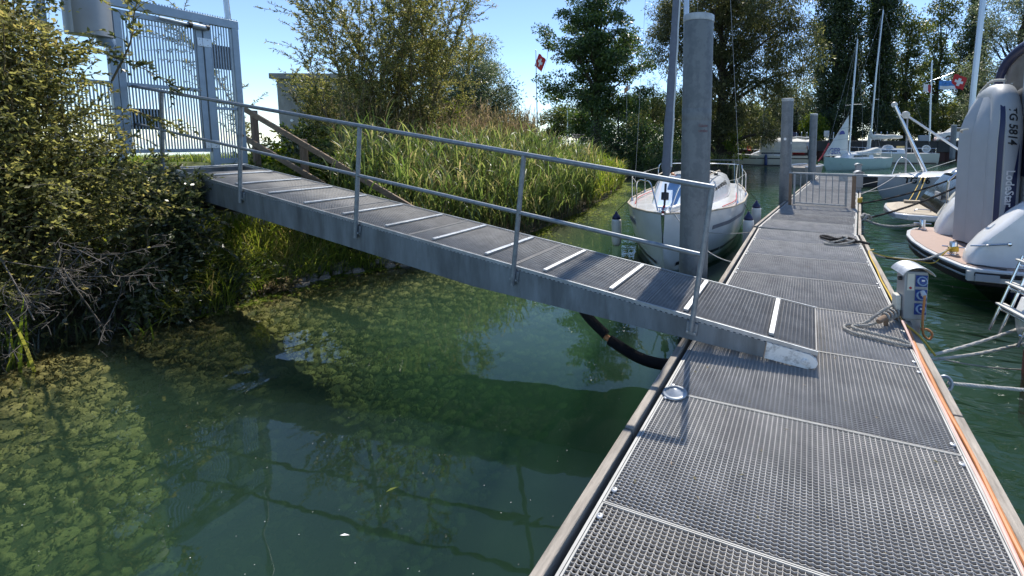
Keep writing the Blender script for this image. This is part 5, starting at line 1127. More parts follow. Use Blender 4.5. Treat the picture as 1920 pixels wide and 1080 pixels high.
# bare grey twigs
root = thing('dead_branches', 'tangle of bare grey twigs hanging from the bush to the water', 'branches', (-7.3, 1.8, 0.9))
n = 20; S = np.stack([rng.uniform(-7.5, -7.1, n), rng.uniform(1.35, 2.35, n), rng.uniform(0.75, 1.05, n)], -1); D = np.stack([rng.uniform(0.3, 1.0, n), rng.normal(0, 0.55, n), rng.uniform(-0.9, 0.2, n)], -1)
A = bend(S, D, rng.uniform(0.35, 0.75, n), 8, 0.25, 0.16); P, T = along(A, 7, 0.25); B_ = bend(P, unit(T+rand_dir(len(P))*0.9), rng.uniform(0.1, 0.3, len(P)), 6, 0.05, 0.14); P2, T2 = along(B_, 3, 0.3); C_ = bend(P2, unit(T2+rand_dir(len(P2))*0.9), rng.uniform(0.05, 0.14, len(P2)), 4, 0, 0.12)
vv, ff = join_VF(np_tubes(A, np.full((n, 8), 0.0055), 4), np_tubes(B_, np.full((len(P), 6), 0.003), 3), np_tubes(C_, np.full((len(P2), 4), 0.002), 3))
link('twigs', np_mesh('twigs', vv-np.array(root.location), ff, M['deadtwig'], True), None, root)
# iris-like blades at the very left
root = thing('iris_clump', 'clump of broad upright green blades at the left waterline', 'plant', (-6.95, 1.2, 0))
n = 46; B_ = np.stack([rng.normal(-6.98, 0.10, n), rng.uniform(1.0, 1.62, n), np.full(n, -0.08)], -1); vv, ff = blades(B_, rng.uniform(0.5, 1.05, n), rng.uniform(0.02, 0.034, n), hdir(n), rng.uniform(0.05, 0.5, n), 6)
link('blades', np_mesh('blades', vv-np.array(root.location), ff, Lf['grass']), None, root)
root = thing('iris_clump', 'single tall bent reed shoots rising from the left shallows', 'plant', (-6.6, 2.3, 0))
n = 9; B_ = np.stack([rng.normal(-6.75, 0.10, n), rng.normal(2.35, 0.12, n), np.full(n, -0.15)], -1); vv, ff = blades(B_, rng.uniform(0.3, 0.62, n), rng.uniform(0.014, 0.022, n), hdir(n), rng.uniform(0.1, 0.9, n), 6)
link('blades', np_mesh('blades', vv-np.array(root.location), ff, Lf['grass']), None, root)
def grass(name, label, x0, x1, y0, y1, n, h, w_, mat_, sd0=0.0, sd1=9.0, curl=(0.2, 0.9), mask=None):
    x = rng.uniform(x0, x1, n); y = rng.uniform(y0, y1, n); sd = np.interp(y, SHY, SHX)-x; k = (sd > sd0) & (sd < sd1)
    if mask is not None: k &= mask(x, y)
    x, y = x[k], y[k]; nn = len(x); cl = 0.6+0.4*np.sin(x*3.1+np.cos(y*2.3)*2)*np.cos(y*2.7)
    V, F = blades(ground_pts(x, y), rng.uniform(h[0], h[1], nn)*(0.7+0.5*cl), rng.uniform(w_[0], w_[1], nn), unit(hdir(nn)+np.array([0.35, 0, 0])), rng.uniform(curl[0], curl[1], nn))
    return tag(link(name, np_mesh(name, V, F, mat_)), label, 'grass', kind='stuff')
grass('bank_grass', 'bright arching grass on the bank under the gangway', -8.2, -6.6, 2.5, 5.2, 6500, (0.22, 0.62), (0.007, 0.017), Lf['grass'], -0.02, 1.5, (0.3, 1.15))
for x_, y_, h_, lm_, lab_ in ((-7.35, 3.05, 0.45, 'mixed', 'low leafy plant on the bank nearest the dark shrub'), (-7.2, 3.3, 0.40, 'dark', 'dark low plant at the waterline under the gangway'), (-7.45, 3.55, 0.5, 'mixed', 'leafy plant on the bank right under the gangway beam'), (-7.1, 2.85, 0.35, 'dark', 'shaded low plant at the waterline by the dark shrub'), (-7.15, 3.8, 0.35, 'weed', 'dry brown plant at the stony waterline')):
    shrub('bank_plant', lab_, (x_, y_, float(gz(x_, y_))), 26, h_, h_*0.9, 10, 10, 0.05, 0.024, Lf[lm_], (0.12, 0.26), 0.4, 0.005, 'plant', 'leafy plants on the bank')
grass('shore_plants', 'dark low plants along the left waterline', -8.6, -6.6, -1.0, 2.8, 5000, (0.15, 0.4), (0.008, 0.018), Lf['dark'], -0.02, 1.6)
grass('meadow_grass', 'grass on the land behind the gate', -40, -7.5, -2, 22, 60000, (0.10, 0.28), (0.010, 0.025), Lf['grass'], 1.3, 40)
# ------------------------------------------------------------ reeds
def reeds(name, label, x0, x1, y0, y1, n, h, mat_, sd0, sd1, per=7, lw=(0.012, 0.024), ll=(0.35, 0.75), hfun=None, slope=-1.5, east=None):
    x = rng.uniform(x0, x1, n); y = rng.uniform(y0, y1, n); sd = np.interp(y, SHY, SHX)-x; k = (sd > sd0) & (sd < sd1) & (x > slope*y) & ((x < east*y) if east else True); x, y = x[k], y[k]; n = len(x)
    H = rng.uniform(h[0], h[1], n)
    if hfun is not None: H = H*hfun(x, y)
    B_ = ground_pts(x, y, -0.1); D = np.stack([rng.normal(0.05, 0.10, n), rng.normal(0, 0.10, n), np.ones(n)], -1); PL = bend(B_, D, H, 5, 0.06, 0.02)
    V1, F1 = np_tubes(PL, np.full((n, 5), 0.0035), 3); P, T = along(PL, per, 0.22, 0.98); m_ = len(P)
    V2, F2 = blades(P, rng.uniform(ll[0], ll[1], m_), rng.uniform(lw[0], lw[1], m_), unit(hdir(m_)+np.array([0.3, -0.1, 0])), rng.uniform(0.25, 1.0, m_))
    return tag(link(name, np_mesh(name, *join_VF((V1, F1), (V2, F2)), mat_)), label, 'reeds', kind='stuff')
top1 = lambda x, y: np.clip((1.75+0.55*sst((np.interp(y, SHY, SHX)-x)/1.6)+0.28*np.sin(x*2.1+y*1.3)*np.sin(y*1.7-x)-gz(x, y)), 0.5, 2.4)
top2 = lambda x, y: np.clip((1.05+0.65*sst((np.interp(y, SHY, SHX)-x)/2.0)+0.2*np.sin(x*2.1+y*1.3)*np.sin(y*1.7-x)-gz(x, y)), 0.4, 1.7)
reeds('reed_bed', 'dense green reed bed behind the gangway', -12, -5.4, 5.0, 12.5, 4600, (0.72, 1.15), Lf['reed'], -0.15, 4.2, 8, (0.016, 0.038), (0.25, 0.62), hfun=top1)
reeds('reed_bed', 'lower bright reeds farther along the shore', -14, -6, 12.5, 19.5, 2800, (0.7, 1.15), Lf['grass'], -0.1, 4.5, 8, (0.02, 0.042), (0.3, 0.62), hfun=top2)
reeds('tall_weeds', 'tan flowering weeds behind the reeds', -22, -8, 8.5, 20, 5200, (1.7, 2.7), Lf['weed'], 2.6, 9, 13, (0.012, 0.035), (0.10, 0.26), east=-0.70)
reeds('far_reeds', 'shaded reeds along the far bank by the trees', -18, -5, 19.5, 50, 5200, (0.6, 1.2), Lf['reed'], -0.1, 5, 5, (0.02, 0.04), (0.3, 0.6))
reeds('dead_stalks', 'pale dead stalks leaning among the reeds', -11, -5.6, 5.2, 13, 900, (1.3, 2.3), Lf['weed'], -0.1, 4.0, 3, (0.008, 0.018), (0.2, 0.5))
# plume heads of the reeds
x = rng.uniform(-11, -6.8, 160); y = rng.uniform(6, 14, 160); n = 160; B_ = ground_pts(x, y, 1.2)
PL = bend(B_, np.stack([rng.normal(0.2, 0.2, n), rng.normal(0, 0.2, n), np.ones(n)], -1), rng.uniform(0.5, 0.8, n), 6, 0.2, 0.03)
V = shoot_leaves(PL[:, 3:], 26, 0.07, 0.014, 0.45, 0.0); V2, F2 = np_tubes(PL, np.full((n, 6), 0.003), 3)
tag(link('reed_plumes', quads_mesh('reed_plumes', V, Lf['weed'])), 'purplish tan reed plumes above the reed bed', 'reeds', kind='stuff')
# floating weed at the waterline
n = 5200; y = rng.uniform(2.6, 20, n); x = np.interp(y, SHY, SHX)+np.abs(rng.normal(0, 0.28, n))*np.where(y > 6.5, 2.4, 0.8)*(0.55+0.45*np.sin(y*1.9)); P = np.stack([x, y, np.full(n, 0.004)+rng.uniform(0, 0.004, n)], -1)
V = leaf_quads(P, hdir(n), np.tile([0, 0, 1.0], (n, 1))+rng.normal(0, 0.08, (n, 3)), rng.uniform(0.03, 0.09, n), rng.uniform(0.012, 0.035, n))
tag(link('floating_weed', quads_mesh('floating_weed', V, Lf['bright'])), 'yellow green floating weed along the waterline', 'weed', kind='stuff')

# ------------------------------------------------------------ shrubs and trees
def at(x, d, z=None):
    X, Y = PX(x, d); return (X, Y, float(gz(X, Y)) if z is None else z)
shrub('willow_shrub', 'tall feathery willow shrub with upright shoots behind the reeds', at(722, 12.0), 46, 6.5, 2.5, 50, 38, 0.092, 0.025, Lf['willow'], (0.4, 0.95), 0.10, 0.022, 'willow', None, (0.07, 0.05), 0.08, 1.05, out=0.65)
shrub('leafy_shrub', 'dark green leafy shrub at the foot of the concrete hut', at(585, 11.5), 26, 1.7, 1.3, 16, 16, 0.09, 0.05, Lf['mixed'], (0.25, 0.5), 0.3, 0.014)
shrub('leafy_shrub', 'feathery shrub covering most of the concrete hut', at(648, 14.5), 30, 3.4, 1.2, 30, 24, 0.09, 0.03, Lf['willow'], (0.35, 0.7), 0.15, 0.016, 'shrub', None, (0, 0), 0.1, 1.0)
shrub('yellow_shrub', 'slender yellow green sapling beside the willow shrub', at(835, 13.5), 12, 2.6, 0.55, 18, 18, 0.085, 0.045, Lf['bright'], (0.25, 0.5), 0.2, 0.014)
for x_, d_, h_, lm_, lab_ in ((505, 9.8, 0.8, 'bright', 'low bright leafy plant by the upper fence post'), (640, 9.2, 1.5, 'mixed', 'dark leafy plant behind the lower fence rail'), (600, 8.6, 0.7, 'bright', 'low leafy plant beside the lower fence post'), (560, 10.6, 1.2, 'dark', 'shaded leafy plant between the fence posts')):
    shrub('bank_plant', lab_, at(x_, d_), 22, h_, h_*0.9, 12, 12, 0.085, 0.045, Lf[lm_], (0.2, 0.4), 0.35, 0.008, 'plant', 'leafy plants on the bank')
tree('round_willow', 'rounded grey green willow tree behind the reeds', at(885, 24), 7.0, 0.22, [((0.2, 0, 4.0), (2.5, 2.3, 2.5)), ((-0.6, 0, 2.4), (2.3, 2.2, 1.5)), ((1.2, 0.3, 2.2), (1.6, 2.0, 1.4))], 260, 170, 0.16, 0.046, Lf['willowgrey'], (0.45, 0.85), 26)
tree('alder_tree', 'dark alder tree with layered branches by the flagpole', at(1120, 30), 14.5, 0.30, [((0.2, 0, 11.5), (2.2, 2.2, 3.0)), ((-0.5, 0, 8.0), (3.4, 3.0, 1.7)), ((0.9, 0, 6.6), (3.6, 3.0, 1.5)), ((-1.4, 0, 4.6), (3.0, 2.6, 1.3)), ((1.2, 0, 3.6), (2.6, 2.4, 1.6))], 300, 180, 0.15, 0.11, Lf['alder'], (0.4, 0.95), 34, flat=0.5)
tree('shore_shrub', 'dark overhanging shrub at the foot of the alder', at(1160, 27), 4.2, 0.12, [((0, 0, 1.6), (2.2, 1.6, 1.8)), ((2.0, 0, 1.3), (1.8, 1.5, 1.6))], 120, 90, 0.13, 0.08, Lf['alder'], (0.4, 0.7), 14, cat='shrub')
tree('shore_shrub', 'sunlit olive shrub between alder and thick pile', at(1225, 33), 6.0, 0.14, [((0, 0, 3.0), (2.2, 2.0, 2.6))], 110, 90, 0.15, 0.05, Lf['willow'], (0.45, 0.8), 14, cat='shrub')
tree('crack_willow', 'big many-limbed willow with dark trunk behind the thick pile', at(1352, 35), 18, 0.5, [((0.5, 0, 12.5), (6.2, 5.0, 4.2)), ((-4.2, 0, 10.5), (2.8, 3.0, 3.2)), ((4.0, 0, 8.0), (3.6, 3.2, 3.6)), ((0, 0, 6.0), (3.4, 3.2, 3.6)), ((2.2, 0, 3.6), (3.2, 2.8, 2.2)), ((-1.6, 0, 3.2), (2.4, 2.4, 2.0))], 480, 190, 0.26, 0.075, Lf['crack'], (0.6, 1.3), 40, 0.6, fork=0.12, ph=0.7)
tree('open_tree', 'open crowned grey green tree between willow and poplars', at(1492, 62), 16, 0.35, [((0, 0, 11.0), (4.2, 3.6, 3.6)), ((1.2, 0, 6.5), (4.2, 3.6, 3.6)), ((-2.6, 0, 4.6), (3.2, 3.2, 2.8))], 170, 150, 0.26, 0.11, Lf['willowgrey'], (0.8, 1.5), 34)
def poplar(label, x, d, h, w_, n=240, per=110, L=0.30, lm='poplar'):
    ells = [((0, 0, h*0.10+h*0.9*t_), (w_*0.5*q, w_*0.5*q, h*0.10)) for t_, q in ((0.06, 0.72), (0.18, 0.95), (0.31, 1.0), (0.45, 1.0), (0.58, 0.95), (0.70, 0.82), (0.82, 0.64), (0.92, 0.38))]
    return tree('poplar_tree', label, at(x, d, 2.0), h, 0.5, ells, n, per, L, L*0.72, Lf[lm], (0.7, 1.25), 30, -0.5, 0.005, 'poplars behind the quay', 0.34, 1.5, 0.95, fork=0.1)
poplar('broad dark poplar left of the two tall masts', 1562, 62, 28, 7.2, 300, 130)
poplar('narrow dark poplar right behind the taller mast', 1644, 62, 30, 4.8, 240, 130)
poplar('dark poplar near the right tree mass', 1812, 74, 26, 5.4, 200, 110)
poplar('slim dark poplar between the broad one and its narrow neighbour', 1602, 80, 20, 3.6, 100, 90)
tree('broadleaf_tree', 'light green tree just right of the narrow poplar', at(1693, 66, 2.0), 20.5, 0.4, [((0, 0, 15.5), (2.6, 2.6, 4.5)), ((0, 0, 8.5), (3.4, 3.2, 4.5)), ((0, 0, 3.5), (3.6, 3.2, 3.0))], 190, 95, 0.32, 0.2, Lf['mixed'], (0.8, 1.4), 28)
tree('broadleaf_tree', 'open yellow green tree with sky showing through, behind the flags', at(1752, 70, 2.0), 24, 0.4, [((0, 0, 18.5), (2.6, 2.6, 4.5)), ((0, 0, 11.0), (3.0, 3.0, 4.5)), ((0, 0, 4.5), (3.6, 3.2, 3.5))], 170, 80, 0.34, 0.22, Lf['mixed'], (0.7, 1.3), 30)
tree('broadleaf_tree', 'large grey green tree at the right edge behind the canopy', at(1900, 52, 2.0), 22, 0.5, [((0, 0, 15.0), (5.0, 4.2, 5.0)), ((-0.5, 0, 7.5), (5.2, 4.2, 5.0)), ((-2.2, 0, 3.0), (3.6, 3.2, 3.0))], 300, 110, 0.26, 0.10, Lf['willowgrey'], (0.8, 1.4), 34)
for x, d, h, w_, lm, lab in ((1525, 56, 3.6, 1.6, 'bright', 'bright green round bush on the quay behind the piles'), (1400, 58, 5.5, 3.6, 'mixed', 'dark bush on the quay behind the left sailboat'), (1450, 64, 6.0, 3.4, 'poplar', 'dark bush on the quay under the open crowned tree'),
                             (1585, 57, 6.0, 3.2, 'poplar', 'dark bush under the broad poplar'), (1640, 57, 5.5, 3.0, 'poplar', 'dark bush under the narrow poplar'), (1700, 58, 6.0, 3.2, 'mixed', 'mixed green bush beneath the light green tree'), (1765, 58, 5.5, 3.2, 'mixed', 'mixed green bush beneath the flags'), (1830, 56, 6.5, 3.4, 'poplar', 'dark bush behind the upright dinghy'), (1340, 46, 4.5, 3.0, 'alder', 'dark bush on the bank behind the willow trunk')):
    tree('quay_bush', lab, at(x, d, 1.9), h, 0.12, [((0, 0, h*0.45), (w_, w_*0.8, h*0.5))], 75, 70, 0.26, 0.16, Lf[lm], (0.5, 0.9), 10, cat='bush', group='bushes on the quay')
for x, lab in ((1345, 'dark far tree behind the big willow, first from the left'), (1395, 'dark far tree behind the left sailboat'), (1440, 'dark far tree behind the left sailboat mast'), (1485, 'dark far tree behind the thick pile'), (1530, 'dark far tree behind the slimmer pile')):
    tree('far_tree', lab, at(x, 82, 1.9), 9, 0.2, [((0, 0, 3.6), (4.2, 3.2, 4.0))], 70, 80, 0.42, 0.28, Lf['poplar'], (0.8, 1.4), 10, group='dark far trees behind the quay')
tree('shore_sapling', 'small sunlit sapling leaning over the water at the far bank', at(1372, 33.5, 0.3), 2.6, 0.05, [((0.2, 0, 1.6), (0.8, 0.7, 0.9)), ((0.6, -0.2, 0.5), (0.9, 0.6, 0.35))], 45, 34, 0.12, 0.09, Lf['bright'], (0.18, 0.32), 10, cat='sapling', group=None)
for x, d, h, w_, lm, lab in ((1110, 43, 4.6, 2.6, 'alder', 'dark bush behind the alder trunk'), (1205, 44, 5.2, 2.8, 'mixed', 'bush filling the gap right of the alder'), (1262, 42, 5.6, 3.0, 'alder', 'dark bush hidden mostly by the thick pile'), (1312, 48, 6.0, 3.2, 'alder', 'dark bush left of the big willow trunk'), (965, 60, 4.0, 3.2, 'willowgrey', 'low grey green bush right of the rounded willow'), (1045, 62, 6.0, 3.2, 'mixed', 'small tree beyond the lamp post by the bench'), (1085, 66, 6.5, 3.6, 'willowgrey', 'small tree behind the park bench'), (1030, 75, 4.2, 2.6, 'alder', 'low dark tree beside the flagpole foot')):
    tree('park_tree', lab, at(x, d), h, 0.14, [((0, 0, h*0.58), (w_, w_*0.8, h*0.42))], 70, 80, 0.30, 0.16, Lf[lm], (0.6, 1.0), 14, group='small park trees')
# ------------------------------------------------------------ gate at the head of the gangway
X0 = -9.0
gt = thing('security_gate', 'tall grey barred metal gate at the head of the gangway', 'gate', (X0, 3.8, 1.75))
def gbar(name, y0, z0, y1, z1, wy, wx, parent=gt, m='gatealu', x=X0, bev=0.003):
    mb = MB(); mb.bar((x, y0, z0), (x, y1, z1), wx, wy, (0, 1, 0) if abs(z1-z0) > abs(y1-y0) else (0, 0, 1)); return mb.build(name, M[m], parent, bevel=bev)
gbar('top_beam', 2.45, 4.05, 4.50, 4.05, 0.13, 0.09)
gbar('right_post', 4.45, 1.55, 4.45, 3.985, 0.085, 0.09); gbar('hinge_post', 4.075, 1.60, 4.075, 3.985, 0.085, 0.09); gbar('left_post', 3.04, 1.60, 3.04, 3.985, 0.06, 0.09)
spk = MB()
for i in range(66):
    y = 2.47+i*0.031; spk.add([(X0-0.003, y, 4.115), (X0-0.003, y+0.028, 4.115), (X0-0.003, y+0.014, 4.15), (X0+0.003, y, 4.115), (X0+0.003, y+0.028, 4.115), (X0+0.003, y+0.014, 4.15)], [(0, 1, 2), (5, 4, 3), (0, 3, 4, 1), (1, 4, 5, 2), (2, 5, 3, 0)])
o = spk.build('spike_strip', M['gatealu'], gt, smooth=0); tag(o, kind='stuff')
# door leaf
gbar('door_stile', 3.12, 1.955, 3.12, 3.955, 0.075, 0.06); gbar('door_stile', 3.985, 1.955, 3.985, 3.955, 0.075, 0.06)
gbar('door_rail', 3.158, 3.915, 3.947, 3.915, 0.075, 0.058); gbar('door_rail', 3.158, 1.985, 3.947, 1.985, 0.055, 0.058); gbar('door_rail', 3.158, 2.93, 3.947, 2.93, 0.05, 0.058)
for i in range(24):
    y = 3.18+i*0.0328
    gbar('door_bar', y, 2.013, y, 2.905, 0.014, 0.014, bev=0); gbar('door_bar', y, 2.955, y, 3.877, 0.014, 0.014, bev=0)
# fixed side panel
gbar('panel_rail', 4.118, 1.80, 4.407, 1.80, 0.09, 0.06); gbar('panel_rail', 4.118, 2.66, 4.407, 2.66, 0.04, 0.05)
for i in range(8):
    y = 4.142+i*0.0345
    gbar('panel_bar', y, 1.845, y, 2.64, 0.014, 0.014, bev=0); gbar('panel_bar', y, 2.68, y, 3.985, 0.014, 0.014, bev=0)
mb = MB(); mb.box((X0-0.022, 4.13, 3.30), (X0-0.014, 4.385, 3.68)); mb.build('dark_panel', M['spar'], gt)
for z in (3.68, 2.08):
    for y in (4.00, 4.066):
        mb = MB(); mb.box((X0+0.046, y-0.052, z-0.065), (X0+0.052, y+0.012 if y < 4.03 else y+0.055, z+0.065)); hp = mb.build('hinge_plate', M['alu'], gt, bevel=0.002)
        for dz in (-0.04, 0.04):
            mb = MB(); mb.lathe([(0.007, 0), (0.006, 0.005), (0, 0.006)], 8, (X0+0.052, y-0.02+ (0.03 if y > 4.03 else 0), z+dz), rot_to((1, 0, 0))); mb.build('screw', M['spar'], hp)
mb = MB(); mb.tube([(X0+0.09, 3.52, 3.93), (X0+0.09, 3.86, 3.91)], 0.020, 12); dc = mb.build('door_closer', M['alu'], gt)
mb = MB(); mb.tube([(X0+0.09, 3.86, 3.91), (X0+0.09, 4.08, 3.90)], 0.042, 16); mb.build('closer_body', M['alu'], dc)
for y in (3.86, 4.06):
    mb = MB(); mb.tube([(X0+0.09, y-0.02, 3.91), (X0+0.09, y+0.02, 3.905)], 0.046, 16); mb.build('closer_cap', M['blackp'], dc)
mb = MB(); mb.box((X0-0.03, 3.17, 2.30), (X0-0.018, 3.52, 2.60)); mb.build('sign_board', M['olive'], gt, bevel=0.003)
mb = MB(); mb.lathe([(0.03, 0), (0.035, 0.05), (0.02, 0.09), (0, 0.09)], 12, (X0+0.045, 4.40, 2.22), rot_to((1, 0, 0))); mb.build('latch', M['woodz'], gt)
# barred wing to the left, half hidden by the bush
gbar('wing_rail', 2.50, 1.98, 3.01, 1.98, 0.05, 0.05); gbar('wing_rail', 2.50, 2.93, 3.01, 2.93, 0.05, 0.05); gbar('wing_post', 2.48, 1.6, 2.48, 3.985, 0.07, 0.07)
for i in range(14):
    y = 2.54+i*0.034; gbar('wing_bar', y, 2.005, y, 2.905, 0.014, 0.014, bev=0)
# lamp housing: rounded grey box with a lens below
hs = thing('lamp_housing', 'rounded grey lamp housing on the left top of the gate', 'lamp', (X0+0.12, 2.88, 3.5))
mb = MB(); prof = [(0.0, -0.19), (0.16, -0.19), (0.22, -0.17), (0.26, -0.11), (0.275, 0.0), (0.26, 0.11), (0.22, 0.17), (0.16, 0.19), (0.0, 0.19)]
mb.prism([(x, y) for x, y in prof], 0.58, Matrix.Translation((X0+0.05, 2.82, 3.50))); mb.build('shell', M['pedgrey'], hs, bevel=0.01)
mb = MB(); mb.lathe([(0.0, 0.0), (0.06, 0.01), (0.085, 0.05), (0.085, 0.12)], 20, (X0+0.16, 2.95, 3.385)); mb.build('lens', M['socketlid'], hs)
mb = MB(); mb.tube([(X0-0.02, 4.40, 4.10), (X0-0.05, 4.38, 5.2), (X0-0.08, 4.36, 6.2)], 0.038, 12); mb.build('top_pole', M['alu'], gt)
# ------------------------------------------------------------ wooden fence running down the bank
wf = thing('wooden_fence', 'brown timber handrail running down the bank beside the gangway', 'fence', (-8.4, 5.0, 1.3))
YF = 5.0
for x, zb, zt in ((-9.80, 1.2, 2.70), (-8.42, 0.9, 2.16)):
    mb = MB(); mb.bar((x, YF+0.06, zb), (x, YF+0.06, zt), 0.09, 0.09, (0, 1, 0)); mb.build('fence_post', M['woodz'], wf, bevel=0.008)
for p, q, h_ in (((-9.95, 2.72), (-5.55, 0.98), 0.10), ((-10.05, 2.20), (-6.6, 0.90), 0.10)):
    mb = MB(); mb.bar((p[0], YF, p[1]), (q[0], YF, q[1]), 0.035, h_, (0, 0, 1)); mb.build('fence_rail', M['woodx'], wf, bevel=0.006)
# ------------------------------------------------------------ concrete hut
X, Y = PX(528, 19); hut = thing('concrete_hut', 'small weathered concrete hut with flat roof beside the willow', 'hut', (X-0.6, Y+1.6, 0.8), R(24))
mb = MB(); mb.box((-0.45, -1.3, -0.3), (2.2, 1.3, 4.0)); wl_ = mb.build('wall', M['concrete'], hut, local=True)
mb = MB(); mb.box((-0.62, -1.5, 4.0), (2.4, 1.5, 4.24)); mb.build('roof_slab', M['concrete'], hut, local=True, bevel=0.02)
mb = MB(); mb.box((0.05, -1.325, 3.35), (0.30, -1.30, 3.50)); mb.build('vent', M['blackp'], wl_, local=True)
mb = MB(); mb.tube([(0.12, -1.30, 2.2), (0.12, -1.36, 2.2)], 0.06, 12); mb.build('pipe_end', M['text_white'], wl_, local=True)
# ------------------------------------------------------------ flags
def cloth(w_, h_, nx_=16, ny_=10, amp=0.08, sagz=0.12, ph=0.0):
    def f(u, v): return Vector((u*w_*(0.93), amp*math.sin(u*7.0+v*1.6+ph)*min(1, u*3)*w_, v*h_-sagz*u*u*h_+0.03*math.sin(u*9+ph)*h_))
    return f
def flag(t, name, f, u0, u1, v0, v1, m, M_, off=0.0, nx_=14, ny_=8):
    for sgn in ((1,) if off == 0 else (1, -1)):
        rings = [[M_ @ (f(u0+(u1-u0)*i/nx_, v0+(v1-v0)*k/ny_)+Vector((0, off*sgn, 0))) for k in range(ny_+1)] for i in range(nx_+1)]
        MB().loft(rings).build(name, m, t, smooth=60)
def swiss(t, M_, s, f):
    flag(t, 'cloth', f, 0, 1, -0.5, 0.5, M['red'], M_); flag(t, 'white_cross', f, 0.20, 0.80, -0.10, 0.10, M['flagwhite'], M_, 0.006*s); flag(t, 'white_cross', f, 0.40, 0.60, -0.30, 0.30, M['flagwhite'], M_, 0.009*s)
X, Y = PX(1008, 46); fp = thing('flagpole', 'white flagpole flying a red Swiss flag left of the alder', 'flagpole', (X, Y, 1.0))
mb = MB(); mb.tube([(X, Y, 0.8), (X, Y, 11.35)], [0.075, 0.04], 12); mb.lathe([(0.0, -0.07), (0.07, 0), (0, 0.07)], 10, (X, Y, 11.4)); mb.build('pole', M['alu'], fp)
swiss(fp, frame((X+0.06, Y, 10.45), (0.80, 0.25, -0.42), (0.30, 0.1, 1)) @ Matrix.Rotation(R(90), 4, 'X') if False else Matrix.Translation((X+0.06, Y, 10.4)) @ Matrix.Rotation(R(14), 4, 'Z') @ Matrix.Rotation(R(22), 4, 'Y'), 1.35, cloth(1.0, 1.35, sagz=0.25))
fm = thing('flag_mast', 'white mast with yard flying several small flags on the quay', 'flag mast', (11.2, 51.6, 2.1))
mb = MB(); mb.tube([(11.25, 51.8, 2.0), (11.1, 51.8, 9.9)], [0.10, 0.06], 12); mb.build('mast', M['alu'], fm)
mb = MB(); mb.tube([(10.35, 51.7, 7.75), (13.0, 51.7, 8.75)], 0.03, 8); mb.build('yard', M['alu'], fm)
swiss(fm, Matrix.Translation((12.85, 51.6, 8.0)) @ Matrix.Rotation(R(16), 4, 'Y'), 1.2, cloth(1.25, 1.2, sagz=0.15))
f = cloth(1.65, 0.85, sagz=0.1, ph=1.0); Mf = Matrix.Translation((11.75, 51.6, 7.55))
flag(fm, 'blue_cloth', f, 0, 1, -0.5, 0.5, M['flagblue'], Mf); flag(fm, 'white_band', f, 0.06, 0.94, -0.48, -0.10, M['flagwhite'], Mf, 0.008)
f = cloth(0.7, 0.75, sagz=0.2, ph=2.0); Mf = Matrix.Translation((10.45, 51.6, 7.35)); flag(fm, 'white_cloth', f, 0, 0.6, -0.5, 0.5, M['flagwhite'], Mf); flag(fm, 'red_cloth', f, 0.6, 1, -0.5, 0.5, M['redpaint'], Mf)
X, Y = PX(1176, 26); bn = thing('pennant', 'small orange and white pennant in front of the alder', 'pennant', (X, Y, 5.0))
f = cloth(0.28, 0.55, sagz=0.3); Mf = Matrix.Translation((X, Y, 5.3)) @ Matrix.Rotation(R(55), 4, 'Y'); flag(bn, 'orange_cloth', f, 0, 1, -0.5, 0.05, M['orange'], Mf); flag(bn, 'white_cloth', f, 0, 1, 0.05, 0.4, M['flagwhite'], Mf)
mb = MB(); mb.tube([(X-0.02, Y, 1.0), (X-0.02, Y, 5.6)], 0.012, 6); mb.build('stick', M['spar'], bn)
# lamp post and bench in the park
X, Y = PX(1065, 44); lp = thing('lamp_post', 'pale lamp post beside the park bench', 'lamp post', (X, Y, 1.1))
mb = MB(); mb.tube([(X, Y, 1.0), (X, Y, 5.8)], [0.07, 0.045], 12); mb.build('pole', M['alu'], lp); mb = MB(); mb.lathe([(0.05, 0), (0.16, 0.10), (0.17, 0.16), (0.0, 0.22)], 14, (X, Y, 5.8)); mb.build('lamp_head', M['alu'], lp)
X, Y = PX(1082, 41); bz = 1.62; be = thing('park_bench', 'slatted wooden park bench in front of the small trees', 'bench', (X, Y, bz), R(4))
for z, y in ((0.95, 0.30), (0.72, 0.26)):
    mb = MB(); mb.box((-0.62, y, z), (0.62, y+0.04, z+0.10)); mb.build('back_slat', M['pink'], be, local=True)
for y in (-0.20, -0.02, 0.15):
    mb = MB(); mb.box((-0.68, y, 0.45), (0.68, y+0.13, 0.50)); mb.build('seat_slat', M['pink'], be, local=True)
for x in (-0.5, 0.5):
    mb = MB(); mb.box((x-0.04, -0.18, -0.8), (x+0.04, 0.24, 0.449)); mb.bar((x, 0.22, 0.4), (x, 0.36, 1.1), 0.05, 0.05, (0, 1, 0)); mb.build('leg', M['dark'], be, local=True)

# ------------------------------------------------------------ far quay
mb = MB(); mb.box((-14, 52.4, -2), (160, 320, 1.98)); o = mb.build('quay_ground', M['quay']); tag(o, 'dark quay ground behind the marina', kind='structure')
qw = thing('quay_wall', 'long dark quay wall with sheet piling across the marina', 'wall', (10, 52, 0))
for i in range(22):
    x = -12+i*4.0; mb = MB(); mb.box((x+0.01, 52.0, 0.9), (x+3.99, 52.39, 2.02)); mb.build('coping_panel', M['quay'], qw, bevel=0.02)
prof = []
pile_me = None
for i in range(110):
    x = -12+i*0.8; 
    if pile_me is None:
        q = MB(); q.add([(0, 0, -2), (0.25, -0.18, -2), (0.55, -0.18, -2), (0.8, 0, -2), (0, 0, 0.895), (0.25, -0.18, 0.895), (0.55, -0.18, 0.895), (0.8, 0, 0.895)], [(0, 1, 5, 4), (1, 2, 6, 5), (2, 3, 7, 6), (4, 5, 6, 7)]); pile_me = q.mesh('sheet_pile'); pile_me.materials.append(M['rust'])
    o = link('sheet_pile', pile_me, None, qw); o.location = (x-10, 0.25, 0)
